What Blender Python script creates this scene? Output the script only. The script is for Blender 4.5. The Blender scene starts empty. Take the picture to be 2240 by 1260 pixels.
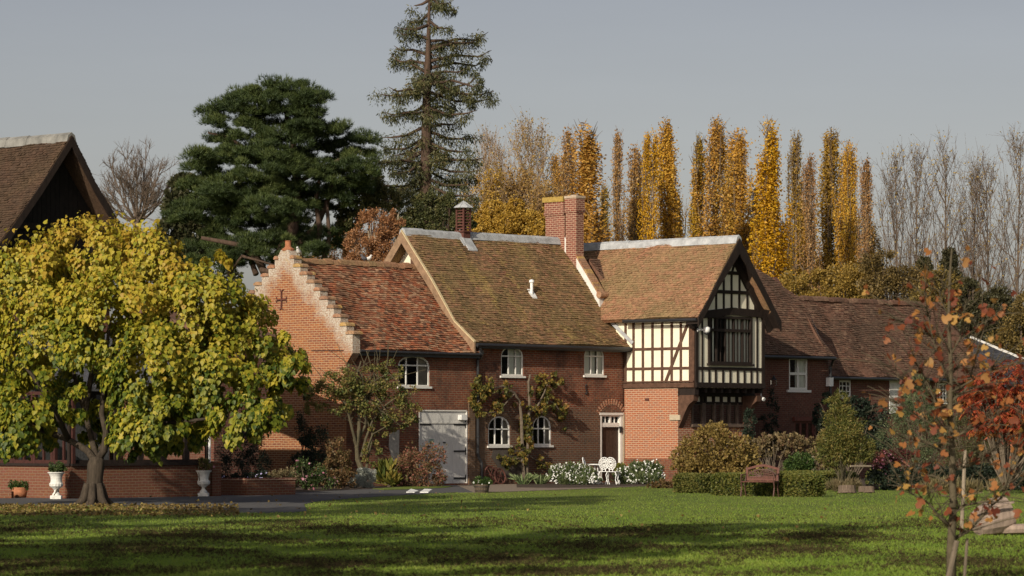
import bpy, math, random
import numpy as np
from mathutils import Vector
from mathutils.geometry import tessellate_polygon
random.seed(7)
RNG = np.random.default_rng(7)
SC = bpy.context.scene
COL = SC.collection
# ---------------------------------------------------------------- camera model (metres)
FPX, CX, HZ, EYE = 7475.0, 1120.0, 950.0, 1.7
CAMP = np.array([0.0, 0.0, EYE])
def at(px, py, Y): return np.array([(px-CX)*Y/FPX, Y, EYE+(HZ-py)*Y/FPX])
def gnd(px, py, z=0.0):
    Y = (EYE-z)*FPX/(py-HZ)
    return np.array([(px-CX)*Y/FPX, Y, z])
def ray(px, py): return np.array([(px-CX)/FPX, 1.0, (HZ-py)/FPX])
def A3(*a): return np.array(a, float)
ZV = A3(0, 0, 1)
# ---------------------------------------------------------------- materials
def newmat(name):
    m = bpy.data.materials.new(name); m.use_nodes = True
    nt = m.node_tree; nt.nodes.clear()
    out = nt.nodes.new('ShaderNodeOutputMaterial')
    b = nt.nodes.new('ShaderNodeBsdfPrincipled')
    nt.links.new(b.outputs[0], out.inputs[0])
    b.inputs['Specular IOR Level'].default_value = 0.25
    return m, nt, b, out
def N(nt, t, **kw):
    n = nt.nodes.new(t)
    for k, v in kw.items():
        if k in n.inputs: n.inputs[k].default_value = v
        else: setattr(n, k, v)
    return n
def ramp(nt, fac, stops):
    r = nt.nodes.new('ShaderNodeValToRGB')
    e = r.color_ramp.elements
    while len(e) < len(stops): e.new(0.5)
    for i, (p, c) in enumerate(stops):
        e[i].position = p
        e[i].color = (c, c, c, 1) if isinstance(c, (int, float)) else (*c, 1)
    nt.links.new(fac, r.inputs[0]); return r.outputs[0]
def mix(nt, fac, a, b, mode='MIX'):
    m = nt.nodes.new('ShaderNodeMix'); m.data_type = 'RGBA'; m.blend_type = mode
    for sock, v in ((m.inputs[0], fac), (m.inputs[6], a), (m.inputs[7], b)):
        if hasattr(v, 'is_linked'): nt.links.new(v, sock)
        elif isinstance(v, (int, float)): sock.default_value = v if sock == m.inputs[0] else (v, v, v, 1)
        else: sock.default_value = (*v, 1)
    return m.outputs[2]
def noise(nt, scale, detail=4, rough=0.6, vec=None, stretch=None):
    if vec is None: vec = nt.nodes.new('ShaderNodeTexCoord').outputs['Object']
    if stretch:
        mp = nt.nodes.new('ShaderNodeMapping'); mp.inputs['Scale'].default_value = stretch
        nt.links.new(vec, mp.inputs[0]); vec = mp.outputs[0]
    n = N(nt, 'ShaderNodeTexNoise', Scale=scale, Detail=detail, Roughness=rough)
    nt.links.new(vec, n.inputs['Vector']); return n.outputs[0]
def bump(nt, b, h, strength=0.5, dist=0.02):
    n = N(nt, 'ShaderNodeBump', Strength=strength, Distance=dist)
    nt.links.new(h, n.inputs['Height']); nt.links.new(n.outputs[0], b.inputs['Normal'])
def uvout(nt): return nt.nodes.new('ShaderNodeUVMap').outputs[0]
def attr(nt, name):
    a = nt.nodes.new('ShaderNodeAttribute'); a.attribute_name = name; return a.outputs['Fac']
def simple(name, c, rough=0.7, var=0.25, scale=6, metal=0, bmp=0.2, stretch=None, spec=0.25, detail=5):
    m, nt, b, o = newmat(name)
    n = noise(nt, scale, detail, 0.65, stretch=stretch)
    c2 = tuple(x*(1-var) for x in c); c3 = tuple(min(1, x*(1+var)) for x in c)
    nt.links.new(ramp(nt, n, [(0.3, c2), (0.7, c3)]), b.inputs['Base Color'])
    b.inputs['Roughness'].default_value = rough; b.inputs['Metallic'].default_value = metal
    b.inputs['Specular IOR Level'].default_value = spec
    if bmp: bump(nt, b, n, bmp, 0.01)
    return m
def brickmat(name, c1, c2, mortar, dark=(0.08, 0.05, 0.04), darkamt=0.5, msize=0.011, bw=0.225, rh=0.075, third=None, seed=0.0, mdark=0.0, low=None):
    m, nt, b, o = newmat(name)
    uv = uvout(nt)
    mp = nt.nodes.new('ShaderNodeMapping'); mp.inputs['Location'].default_value = (seed, seed*0.7, 0)
    nt.links.new(uv, mp.inputs[0])
    br = N(nt, 'ShaderNodeTexBrick', Scale=1.0, **{'Mortar Size': msize, 'Mortar Smooth': 0.3, 'Bias': 0.0, 'Brick Width': bw, 'Row Height': rh})
    br.offset = 0.5
    # wobble so the courses are hand laid
    nz = noise(nt, 3.0, 2, 0.5, vec=mp.outputs[0])
    mx = nt.nodes.new('ShaderNodeVectorMath'); mx.operation = 'MULTIPLY_ADD'
    cmb = nt.nodes.new('ShaderNodeCombineXYZ'); nt.links.new(nz, cmb.inputs[1]); nt.links.new(nz, cmb.inputs[0])
    nt.links.new(cmb.outputs[0], mx.inputs[0]); mx.inputs[1].default_value = (0.03, 0.025, 0)
    nt.links.new(mp.outputs[0], mx.inputs[2]); nt.links.new(mx.outputs[0], br.inputs['Vector'])
    big = noise(nt, 0.75, 8, 0.78, vec=mp.outputs[0]); mid = noise(nt, 9.0, 3, 0.7, vec=mp.outputs[0])
    ca = mix(nt, ramp(nt, mid, [(0.35, 0.0), (0.65, 1.0)]), c1, c2)
    cb = mix(nt, ramp(nt, mid, [(0.4, 0.0), (0.6, 1.0)]), c2, third or tuple(x*0.55 for x in c1))
    nt.links.new(ca, br.inputs['Color1']); nt.links.new(cb, br.inputs['Color2'])
    br.inputs['Mortar'].default_value = (*mortar, 1)
    col = mix(nt, ramp(nt, big, [(0.42, 0.0), (0.68, darkamt)]), br.outputs[0], dark)
    if mdark:
        big2 = noise(nt, 0.5, 3, 0.6, vec=mp.outputs[0])
        col = mix(nt, ramp(nt, big2, [(0.45, 0.0), (0.6, mdark)]), col, mortar)
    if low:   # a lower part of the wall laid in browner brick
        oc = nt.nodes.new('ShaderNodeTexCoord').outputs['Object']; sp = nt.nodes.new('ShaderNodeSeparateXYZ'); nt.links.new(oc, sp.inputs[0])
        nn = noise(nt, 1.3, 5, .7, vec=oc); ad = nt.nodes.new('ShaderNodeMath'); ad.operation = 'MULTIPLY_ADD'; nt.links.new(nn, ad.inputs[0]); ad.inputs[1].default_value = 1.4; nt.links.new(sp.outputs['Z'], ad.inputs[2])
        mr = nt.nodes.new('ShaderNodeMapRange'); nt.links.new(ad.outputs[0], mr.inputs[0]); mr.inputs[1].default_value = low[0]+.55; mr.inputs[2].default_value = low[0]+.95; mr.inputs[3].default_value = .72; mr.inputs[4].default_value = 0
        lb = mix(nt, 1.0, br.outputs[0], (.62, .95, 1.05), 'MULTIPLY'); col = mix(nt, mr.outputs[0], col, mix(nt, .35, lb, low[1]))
    nt.links.new(col, b.inputs['Base Color']); b.inputs['Roughness'].default_value = 0.92
    h = mix(nt, 0.35, br.outputs['Fac'], mid)
    inv = nt.nodes.new('ShaderNodeMath'); inv.operation = 'SUBTRACT'; inv.inputs[0].default_value = 1.0
    nt.links.new(br.outputs['Fac'], inv.inputs[1])
    h = mix(nt, 0.3, inv.outputs[0], mid)
    bump(nt, b, h, 0.7, 0.012)
    return m
def gablemat():
    m = brickmat('sunlit orange brick', (.37, .135, .048), (.21, .065, .036), (.42, .29, .17), dark=(.36, .17, .065), darkamt=.4, msize=.012, third=(.15, .05, .04))
    nt = m.node_tree; b = next(n for n in nt.nodes if n.type == 'BSDF_PRINCIPLED'); old = b.inputs['Base Color'].links[0].from_socket
    oc = nt.nodes.new('ShaderNodeTexCoord').outputs['Object']
    def mth(op, a, c, cl=False):
        n = nt.nodes.new('ShaderNodeMath'); n.operation = op; n.use_clamp = cl
        for i, q in enumerate((a, c)):
            if hasattr(q, 'is_linked'): nt.links.new(q, n.inputs[i])
            else: n.inputs[i].default_value = q
        return n.outputs[0]
    dp = nt.nodes.new('ShaderNodeVectorMath'); dp.operation = 'DOT_PRODUCT'; nt.links.new(oc, dp.inputs[0]); dp.inputs[1].default_value = tuple(F.V)
    sp = nt.nodes.new('ShaderNodeSeparateXYZ'); nt.links.new(oc, sp.inputs[0])
    av = mth('ABSOLUTE', mth('SUBTRACT', dp.outputs['Value'], GV['vc']), 0.0)
    line = mth('SUBTRACT', GV['z0'], mth('MULTIPLY', av, GV['k']))
    d = mth('SUBTRACT', sp.outputs['Z'], line)      # 0 on the step line, negative below it
    n1 = noise(nt, 2.2, 6, .75, vec=oc); n2 = noise(nt, 22, 4, .8, vec=oc)
    dd = mth('ADD', d, mth('MULTIPLY', mth('SUBTRACT', n1, .5), 1.9))
    f = mth('MULTIPLY', mth('ADD', dd, .98), 1.7, True)
    f = mth('MULTIPLY', f, ramp(nt, n2, [(.38, .3), (.52, 1.0)]), True)
    pale = mix(nt, ramp(nt, n2, [(.35, 0.0), (.65, 1.0)]), (.30, .235, .18), (.56, .51, .43))
    pale = mix(nt, ramp(nt, noise(nt, 3.3, 5, .7, vec=oc), [(.60, 0.0), (.70, .7)]), pale, (.50, .33, .07))
    nt.links.new(mix(nt, f, old, pale), b.inputs['Base Color']); return m
def tilemat(name, cols, moss, mossamt=0.6, mscale=0.7, streak=None, streakamt=0.6):
    m, nt, b, o = newmat(name)
    r = attr(nt, 'rnd'); oc = nt.nodes.new('ShaderNodeTexCoord').outputs['Object']
    k = len(cols)
    base = ramp(nt, r, [((i+0.5)/k, c) for i, c in enumerate(cols)])
    n1 = noise(nt, mscale, 6, 0.72, vec=oc)
    col = mix(nt, ramp(nt, n1, [(0.38, 0.0), (0.62, mossamt)]), base, moss)
    if streak:
        n3 = noise(nt, 1.2, 5, 0.7, vec=uvout(nt), stretch=(0.9, 0.22, 1))
        col = mix(nt, ramp(nt, n3, [(0.52, 0.0), (0.68, streakamt)]), col, streak)
    n2 = noise(nt, 14, 4, 0.7, vec=oc)
    col = mix(nt, 0.75, col, ramp(nt, n2, [(0.3, 0.45), (0.7, 1.5)]), 'MULTIPLY')
    nt.links.new(col, b.inputs['Base Color']); b.inputs['Roughness'].default_value = 0.95
    b.inputs['Specular IOR Level'].default_value = 0.15
    bump(nt, b, n2, 0.5, 0.02)
    return m
def leafmat(name, cols, transl=0.3, rough=0.55, spec=0.3):
    m, nt, b, o = newmat(name)
    k = len(cols)
    c = ramp(nt, attr(nt, 'rnd'), [((i+0.5)/k, c) for i, c in enumerate(cols)])
    oi = nt.nodes.new('ShaderNodeObjectInfo'); hv = nt.nodes.new('ShaderNodeHueSaturation'); nt.links.new(c, hv.inputs['Color'])
    for sock, lo, hi in (('Value', .93, 1.14), ('Hue', .494, .505), ('Saturation', .95, 1.04)):
        mr = nt.nodes.new('ShaderNodeMapRange'); nt.links.new(oi.outputs['Random'], mr.inputs[0]); mr.inputs[3].default_value = lo; mr.inputs[4].default_value = hi; nt.links.new(mr.outputs[0], hv.inputs[sock])
    c = hv.outputs[0]
    nt.links.new(c, b.inputs['Base Color']); b.inputs['Roughness'].default_value = rough
    b.inputs['Specular IOR Level'].default_value = spec
    t = nt.nodes.new('ShaderNodeBsdfTranslucent'); nt.links.new(c, t.inputs[0])
    ms = nt.nodes.new('ShaderNodeMixShader'); ms.inputs[0].default_value = transl
    nt.links.new(b.outputs[0], ms.inputs[1]); nt.links.new(t.outputs[0], ms.inputs[2]); nt.links.new(ms.outputs[0], o.inputs[0])
    return m
def glassmat():
    m, nt, b, o = newmat('window glass'); nt.nodes.remove(b)
    t = nt.nodes.new('ShaderNodeBsdfTransparent'); t.inputs[0].default_value = (0.9, 0.92, 0.9, 1)
    g = nt.nodes.new('ShaderNodeBsdfGlossy'); g.inputs['Roughness'].default_value = 0.04
    lw = nt.nodes.new('ShaderNodeLayerWeight'); lw.inputs[0].default_value = 0.18
    n = noise(nt, 2.5, 2, 0.5); bp = N(nt, 'ShaderNodeBump', Strength=0.15, Distance=0.02)
    nt.links.new(n, bp.inputs['Height']); nt.links.new(bp.outputs[0], g.inputs['Normal'])
    ms = nt.nodes.new('ShaderNodeMixShader')
    nt.links.new(lw.outputs['Fresnel'], ms.inputs[0]); nt.links.new(t.outputs[0], ms.inputs[1]); nt.links.new(g.outputs[0], ms.inputs[2])
    nt.links.new(ms.outputs[0], o.inputs[0]); return m
# ---------------------------------------------------------------- objects
W = {}
def tagobj(o, label=None, cat=None, group=None, kind=None):
    if label: o['label'] = label
    if cat: o['category'] = cat
    if group: o['group'] = group
    if kind: o['kind'] = kind
    return o
def thing(name, label, cat, loc, group=None):
    o = bpy.data.objects.new(name, None); COL.objects.link(o)
    o.empty_display_size = 0.2
    o.location = tuple(loc); W[o.name] = np.array(loc, float)
    return tagobj(o, label, cat, group)
def link(me, name, parent, origin):
    o = bpy.data.objects.new(name, me); COL.objects.link(o)
    if parent is not None: o.parent = parent; W[o.name] = W[parent.name]
    else: o.location = tuple(origin); W[o.name] = np.array(origin, float)
    return o
def make_uv(me):
    n = len(me.polygons)
    if not n: return
    nv = len(me.vertices)
    co = np.empty(nv*3, np.float32); me.vertices.foreach_get('co', co); co = co.reshape(-1, 3)
    nl = len(me.loops)
    vi = np.empty(nl, np.int32); me.loops.foreach_get('vertex_index', vi)
    nrm = np.empty(n*3, np.float32); me.polygons.foreach_get('normal', nrm); nrm = nrm.reshape(-1, 3)
    tot = np.empty(n, np.int32); me.polygons.foreach_get('loop_total', tot)
    nl_n = np.repeat(nrm, tot, axis=0)
    t = np.stack([-nl_n[:, 1], nl_n[:, 0], np.zeros(nl)], 1)
    ln = np.linalg.norm(t, axis=1); bad = ln < 1e-3
    t[bad] = (1, 0, 0); ln[bad] = 1; t /= ln[:, None]
    flip = (t[:, 0] < 0); t[flip] *= -1
    bt = np.cross(nl_n, t); fl = bt[:, 2] < 0; bt[fl] *= -1
    P = co[vi]
    uv = np.stack([(P*t).sum(1), (P*bt).sum(1)], 1).astype(np.float32)
    layer = me.uv_layers.new(name='UVMap'); layer.data.foreach_set('uv', uv.ravel())
class MB:
    def __init__(s): s.v = []; s.f = []; s.r = []; s.m = []; s.rc = 0.5; s.mi = 0
    def add(s, vs, fs):
        b = len(s.v); s.v += [tuple(map(float, x)) for x in vs]; s.r += [s.rc]*len(vs)
        s.f += [tuple(b+i for i in f) for f in fs]; s.m += [s.mi]*len(fs); return b
    def hexa(s, c):   # 8 corners: bottom 4 ccw, top 4
        s.add(c, [(0, 3, 2, 1), (4, 5, 6, 7), (0, 1, 5, 4), (1, 2, 6, 5), (2, 3, 7, 6), (3, 0, 4, 7)])
    def box(s, c, ax, ay, az):  # centre and half axes
        c, ax, ay, az = map(np.array, (c, ax, ay, az))
        s.hexa([c-ax-ay-az, c+ax-ay-az, c+ax+ay-az, c-ax+ay-az, c-ax-ay+az, c+ax-ay+az, c+ax+ay+az, c-ax+ay+az])
    def prism(s, poly, off):
        n = len(poly); poly = [np.array(p, float) for p in poly]; off = np.array(off)
        tri = tessellate_polygon([[Vector(p) for p in poly]])
        b = s.add(list(poly)+[p+off for p in poly], [])
        for t in tri:
            s.f.append(tuple(b+i for i in t)); s.f.append(tuple(b+n+i for i in reversed(t))); s.m += [s.mi]*2
        for i in range(n):
            j = (i+1) % n; s.f.append((b+i, b+j, b+n+j, b+n+i)); s.m.append(s.mi)
    def tube(s, pts, rad, k=8, cap=True, flat=1.0):
        pts = [np.array(p, float) for p in pts]; n = len(pts); vs = []
        ref = A3(0.31, 0.95, 0.05)
        for i, p in enumerate(pts):
            d = pts[min(i+1, n-1)]-pts[max(i-1, 0)]; d = d/(np.linalg.norm(d)+1e-9)
            a = np.cross(d, ref if abs(d@ref) < 0.95 else A3(1, 0, 0)); a /= np.linalg.norm(a)+1e-9; b = np.cross(d, a)
            for j in range(k):
                an = 2*math.pi*j/k
                vs.append(p+rad[i]*(math.cos(an)*a+math.sin(an)*b*flat))
        fs = [(i*k+j, i*k+(j+1) % k, (i+1)*k+(j+1) % k, (i+1)*k+j) for i in range(n-1) for j in range(k)]
        if cap: fs += [tuple(range(k))[::-1], tuple((n-1)*k+j for j in range(k))]
        s.add(vs, fs)
    def lathe(s, base, prof, k=20, squash=(1, 1)):
        vs = []; base = np.array(base, float)
        for r, z in prof:
            for j in range(k):
                an = 2*math.pi*j/k; vs.append(base+A3(r*math.cos(an)*squash[0], r*math.sin(an)*squash[1], z))
        n = len(prof)
        fs = [(i*k+j, i*k+(j+1) % k, (i+1)*k+(j+1) % k, (i+1)*k+j) for i in range(n-1) for j in range(k)]
        fs += [tuple(range(k))[::-1], tuple((n-1)*k+j for j in range(k))]
        s.add(vs, fs)
    def build(s, name, mat, parent=None, origin=None, smooth=False, label=None, cat=None, group=None, kind=None, bevel=0):
        if parent is not None: org = W[parent.name]
        else: org = np.array(origin if origin is not None else (0, 0, 0), float)
        me = bpy.data.meshes.new(name)
        me.from_pydata([tuple(np.array(v)-org) for v in s.v] if len(s.v) < 200000 else s.v, [], s.f)
        mats = mat if isinstance(mat, (list, tuple)) else [mat]
        for m in mats: me.materials.append(m)
        if len(mats) > 1: me.polygons.foreach_set('material_index', s.m)
        a = me.attributes.new('rnd', 'FLOAT', 'POINT'); a.data.foreach_set('value', s.r)
        if smooth: me.polygons.foreach_set('use_smooth', [True]*len(me.polygons))
        me.update(); make_uv(me)
        o = link(me, name, parent, org)
        if bevel:
            bv = o.modifiers.new('bevel', 'BEVEL'); bv.width = bevel; bv.segments = 2; bv.limit_method = 'ANGLE'
        return tagobj(o, label, cat, group, kind)
# leaf clouds ------------------------------------------------------
T_HEART = ([(0, 0, 0), (-.40, .12, .06), (-.40, .45, .10), (0, 1, -.12), (.40, .45, .10), (.40, .12, .06), (0, .5, -.02)],
           [(0, 6, 2, 1), (6, 3, 2), (0, 5, 4, 6), (6, 4, 3)])
T_DIAM = ([(0, 0, 0), (-.36, .5, .06), (0, 1, 0), (.36, .5, .06)], [(0, 3, 2, 1)])
T_BLADE = ([(-.07, 0, 0), (.07, 0, 0), (0, 1, 0)], [(0, 1, 2)])
T_LONG = ([(0, 0, 0), (-.14, .4, .03), (0, 1, -.1), (.14, .4, .03)], [(0, 3, 2, 1)])
T_TUFT = ([(0, 0, 0)]+[(math.cos(a)*.62, .75+.2*math.sin(a*3), math.sin(a)*.62) for a in [i*math.pi/3 for i in range(6)]]+[(math.cos(a)*.13, .1, math.sin(a)*.13) for a in [i*math.pi/3+.5 for i in range(6)]]+[(0, 1.05, 0), (.15, .2, 0)],
          [(0, 1+i, 7+i) for i in range(6)]+[(0, 13, 14)])
T_MAPLE = ([(0, 0, 0), (-.28, .06, .03), (-.5, .30, .08), (-.24, .42, 0), (-.30, .78, .06), (0, .62, -.03), (.0, 1, .02), (.30, .78, .05), (.24, .42, 0), (.5, .30, .08), (.28, .06, .03)],
           [(0, 3, 2, 1), (0, 5, 4, 3), (0, 8, 7, 5), (0, 10, 9, 8), (4, 5, 7, 6)])
def unit(a): return a/(np.linalg.norm(a, axis=-1, keepdims=True)+1e-9)
def leafmesh(name, C, D, Nn, size, tmpl, mat, rnd=None, parent=None, origin=None, **tags):
    C = np.asarray(C, float); n = len(C)
    if parent is not None: org = W[parent.name]
    else: org = np.array(origin if origin is not None else (0, 0, 0), float)
    C = C-org
    D = unit(np.asarray(D, float)); X = unit(np.cross(D, Nn)); Zx = np.cross(X, D)
    tv = np.array(tmpl[0]); k = len(tv)
    size = np.broadcast_to(np.asarray(size, float), (n,))
    V = C[:, None, :]+size[:, None, None]*(tv[None, :, 0:1]*X[:, None, :]+tv[None, :, 1:2]*D[:, None, :]+tv[None, :, 2:3]*Zx[:, None, :])
    me = bpy.data.meshes.new(name)
    me.vertices.add(n*k); me.vertices.foreach_set('co', V.astype(np.float32).ravel())
    loops = []; tot = []
    for f in tmpl[1]: loops += list(f); tot.append(len(f))
    L = (np.array(loops)[None, :]+(np.arange(n)*k)[:, None]).ravel().astype(np.int32)
    me.loops.add(len(L)); me.loops.foreach_set('vertex_index', L)
    tots = np.tile(np.array(tot, np.int32), n); starts = np.concatenate([[0], np.cumsum(tots)[:-1]]).astype(np.int32)
    me.polygons.add(len(tots)); me.polygons.foreach_set('loop_start', starts)
    me.update(calc_edges=True)
    if rnd is None: rnd = RNG.random(n)
    a = me.attributes.new('rnd', 'FLOAT', 'POINT'); a.data.foreach_set('value', np.repeat(np.clip(rnd, 0, 1), k).astype(np.float32))
    me.materials.append(mat)
    o = link(me, name, parent, org); return tagobj(o, **tags)
def rdir(n): return unit(RNG.normal(size=(n, 3)))
def cloud(clumps, nsub, nleaf, spread=0.16, out=1.0, flatbottom=False, droop=0.0, thresh=-2):
    """clumps: (centre, (rx,ry,rz), weight). Returns leaf centres, outward dirs, sub clump randoms."""
    C = []; O = []; R = []
    w = np.array([c[2] for c in clumps], float); w /= w.sum()
    for (c, r, _), ww in zip(clumps, w):
        k = max(3, int(nsub*ww)); d = rdir(k*3); d = d[d[:, 2] > thresh][:k]; k = len(d)
        r = np.array(r); rad = 0.55+0.5*RNG.random(k)**0.5
        sc = np.array(c)+d*r*rad[:, None]; sr = spread*r.mean()*(0.7+0.8*RNG.random(k))
        m = max(2, int(nleaf*ww/k)); rr = RNG.random(k)
        l = rdir(k*m)*(RNG.random((k*m, 1))**0.45)
        p = np.repeat(sc, m, 0)+l*np.repeat(sr, m)[:, None]
        p[:, 2] -= droop*RNG.random(k*m)*np.repeat(sr, m)
        C.append(p); O.append(unit(np.repeat(d, m, 0)*out+l*0.8)); R.append(np.repeat(rr, m))
    return np.vstack(C), np.vstack(O), np.concatenate(R)
# ---------------------------------------------------------------- frames and planes
class Fr:
    def __init__(s, O, deg):
        a = math.radians(deg); s.O = np.array(O, float)
        s.U = A3(math.cos(a), math.sin(a), 0); s.V = A3(math.sin(a), -math.cos(a), 0)
    def p(s, u, v, z): return s.O+s.U*u+s.V*v+ZV*z
    def hitV(s, px, py, v):
        d = ray(px, py); t = (v-(CAMP-s.O)@s.V)/(d@s.V); P = CAMP+d*t; return (P-s.O)@s.U, P[2]
    def hitU(s, px, py, u):
        d = ray(px, py); t = (u-(CAMP-s.O)@s.U)/(d@s.U); P = CAMP+d*t; return (P-s.O)@s.V, P[2]
class PV:   # plane v=v0 facing +V
    def __init__(s, F, v0): s.F = F; s.v0 = v0
    def pos(s, a, z, d=0): return s.F.p(a, s.v0+d, z)
    def hit(s, px, py): return s.F.hitV(px, py, s.v0)
class PU:   # plane u=u0 facing -U
    def __init__(s, F, u0): s.F = F; s.u0 = u0
    def pos(s, a, z, d=0): return s.F.p(s.u0-d, a, z)
    def hit(s, px, py): return s.F.hitU(px, py, s.u0)
def wall(mb, Pl, outer, holes=(), d0=0.0, thick=0.3):
    loops = [list(outer)]+[list(h) for h in holes]
    flat = [q for l in loops for q in l]
    tri = tessellate_polygon([[Vector((q[0], q[1], 0)) for q in l] for l in loops])
    mb.add([Pl.pos(a, z, d0) for a, z in flat], tri)
    mb.add([Pl.pos(a, z, d0-thick) for a, z in flat], [t[::-1] for t in tri])
    for l in loops:
        n = len(l)
        for i in range(n):
            a, b = l[i], l[(i+1) % n]
            mb.add([Pl.pos(*a, d0), Pl.pos(*b, d0), Pl.pos(*b, d0-thick), Pl.pos(*a, d0-thick)], [(0, 1, 2, 3)])
def arch(a0, a1, z0, zs, z1, n=8):
    pts = [(a0, z0), (a1, z0), (a1, zs)]
    if z1 > zs+1e-3:
        c = (a0+a1)/2; r = (a1-a0)/2
        for i in range(1, n):
            t = math.pi*i/n; pts.append((c+r*math.cos(t), zs+(z1-zs)*math.sin(t)))
    pts.append((a0, zs)); return pts
def shrink(poly, d):
    c = np.mean(poly, 0); xs = [p[0] for p in poly]; zs = [p[1] for p in poly]
    w = (max(xs)-min(xs))/2; h = (max(zs)-min(zs))/2; cx = (max(xs)+min(xs))/2; cz = (max(zs)+min(zs))/2
    return [(cx+(x-cx)*(1-d/w), cz+(z-cz)*(1-d/h)) for x, z in poly]
def ring(mb, Pl, outer, inner, d0, d1):
    n = len(outer)
    for i in range(n):
        j = (i+1) % n
        o0, o1, i0, i1 = outer[i], outer[j], inner[i], inner[j]
        mb.hexa([Pl.pos(*o0, d0), Pl.pos(*o1, d0), Pl.pos(*i1, d0), Pl.pos(*i0, d0), Pl.pos(*o0, d1), Pl.pos(*o1, d1), Pl.pos(*i1, d1), Pl.pos(*i0, d1)])
def bar(mb, Pl, p, q, w, d0, d1):
    p = np.array(p, float); q = np.array(q, float); t = q-p; t /= np.linalg.norm(t)+1e-9; n = A3(-t[1], t[0])[:2]*w/2
    c = [p-n, q-n, q+n, p+n]
    mb.hexa([Pl.pos(*x, d0) for x in c]+[Pl.pos(*x, d1) for x in c])
def pbox(mb, Pl, a0, a1, z0, z1, d0, d1):
    c = [(a0, z0), (a1, z0), (a1, z1), (a0, z1)]
    mb.hexa([Pl.pos(*x, d0) for x in c]+[Pl.pos(*x, d1) for x in c])
# ================================================================ materials of the house
M = {}
M['brick'] = brickmat('weathered red brick', (.30, .068, .03), (.11, .04, .028), (.24, .17, .11), dark=(.038, .028, .023), darkamt=.9, msize=.011, third=(.34, .105, .04))
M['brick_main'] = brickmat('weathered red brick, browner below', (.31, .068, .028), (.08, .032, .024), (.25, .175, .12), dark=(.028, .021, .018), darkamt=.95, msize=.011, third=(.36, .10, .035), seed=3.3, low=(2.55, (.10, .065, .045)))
M['brick_brown'] = brickmat('brown stock brick', (.17, .10, .06), (.22, .13, .07), (.19, .14, .10), dark=(.05, .035, .03), darkamt=.7)
M['brick_lichen'] = brickmat('lichened pale brick', (.38, .29, .21), (.46, .39, .29), (.52, .46, .37), dark=(.26, .18, .13), darkamt=.6, third=(.36, .21, .13))
M['brick_pier'] = brickmat('orange pink repointed brick', (.40, .125, .052), (.30, .085, .038), (.46, .33, .22), dark=(.36, .17, .10), darkamt=.2, msize=.013, third=(.24, .12, .085))
M['brick_chim'] = brickmat('chimney brick', (.24, .07, .045), (.17, .055, .04), (.42, .28, .19), dark=(.13, .05, .04), darkamt=.3, msize=.014, third=(.13, .05, .04))
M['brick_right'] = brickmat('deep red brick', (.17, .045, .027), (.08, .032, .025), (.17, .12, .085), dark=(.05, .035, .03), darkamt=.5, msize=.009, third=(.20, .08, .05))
M['brick_low'] = brickmat('smooth modern brick', (.20, .08, .037), (.13, .047, .028), (.20, .14, .09), dark=(.14, .06, .04), darkamt=.3, msize=.010, third=(.19, .07, .05))  # base colour lowered to carry the shade on the conservatory wall
M['tile_red'] = tilemat('old red clay tiles', [(.11, .055, .038), (.29, .10, .055), (.37, .115, .055), (.20, .095, .06), (.40, .25, .155), (.40, .155, .075), (.33, .19, .115)], (.235, .145, .085), .4, .9)
M['tile_moss'] = tilemat('mossy brown clay tiles', [(.20, .12, .065), (.29, .17, .09), (.24, .145, .075), (.34, .165, .10), (.15, .095, .055)], (.165, .125, .055), .62, .6, streak=(.40, .29, .09), streakamt=.65)
M['tile_tan'] = tilemat('tan clay tiles', [(.27, .145, .085), (.34, .175, .10), (.24, .15, .08), (.31, .15, .09)], (.205, .155, .075), .75, .55)
M['tile_brown'] = tilemat('dark brown clay tiles', [(.11, .062, .044), (.17, .085, .056), (.13, .068, .048), (.20, .12, .08)], (.085, .062, .044), .6, .6)
M['tile_barn'] = tilemat('barn clay tiles', [(.06, .038, .026), (.085, .05, .033), (.068, .043, .03)], (.085, .058, .033), .5, .8)
M['slate'] = tilemat('grey slates', [(.07, .07, .08), (.09, .09, .10), (.06, .06, .07)], (.07, .065, .06), .3, .8)
M['lead'] = simple('weathered lead', (.36, .37, .38), .6, .35, 3)
M['render_white'] = simple('white mortar render', (.62, .60, .56), .9, .15, 5)
M['plaster'] = simple('cream plaster', (.78, .73, .57), .9, .07, 2.5, bmp=.3)
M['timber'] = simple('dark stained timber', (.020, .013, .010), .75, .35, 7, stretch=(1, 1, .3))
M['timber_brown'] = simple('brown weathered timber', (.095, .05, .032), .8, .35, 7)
M['barge'] = simple('pale weathered bargeboard', (.24, .155, .095), .85, .3, 6)
M['white'] = simple('white painted wood', (.70, .68, .63), .55, .06, 8)
M['greydoor'] = simple('pale grey painted boards', (.60, .585, .55), .6, .08, 1.5, detail=7)
M['doorwood'] = simple('dark brown door boards', (.055, .032, .022), .6, .35, 12)
M['iron'] = simple('black iron', (.015, .015, .017), .5, .2, 10, spec=.5)
M['rust'] = simple('rusty iron', (.10, .04, .03), .8, .4, 30)
M['gutter'] = simple('black painted gutter', (.02, .02, .022), .45, .2, 8, spec=.5)
M['stone'] = simple('pale stone', (.42, .35, .25), .9, .2, 12)
M['curtain'] = simple('pale curtain', (.74, .72, .64), .95, .15, 30, stretch=(6, 6, .2))
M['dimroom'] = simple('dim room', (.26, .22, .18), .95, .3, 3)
M['glass'] = glassmat()
M['terracotta'] = simple('terracotta', (.36, .15, .075), .85, .25, 9)
M['plastic'] = simple('white plastic', (.72, .72, .70), .4, .05, 5, spec=.4)
M['redwood'] = simple('red brown window wood', (.13, .042, .03), .6, .3, 8)
M['stain'] = simple('peeling whitewash', (.42, .39, .34), .95, .35, 9, detail=8)

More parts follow.
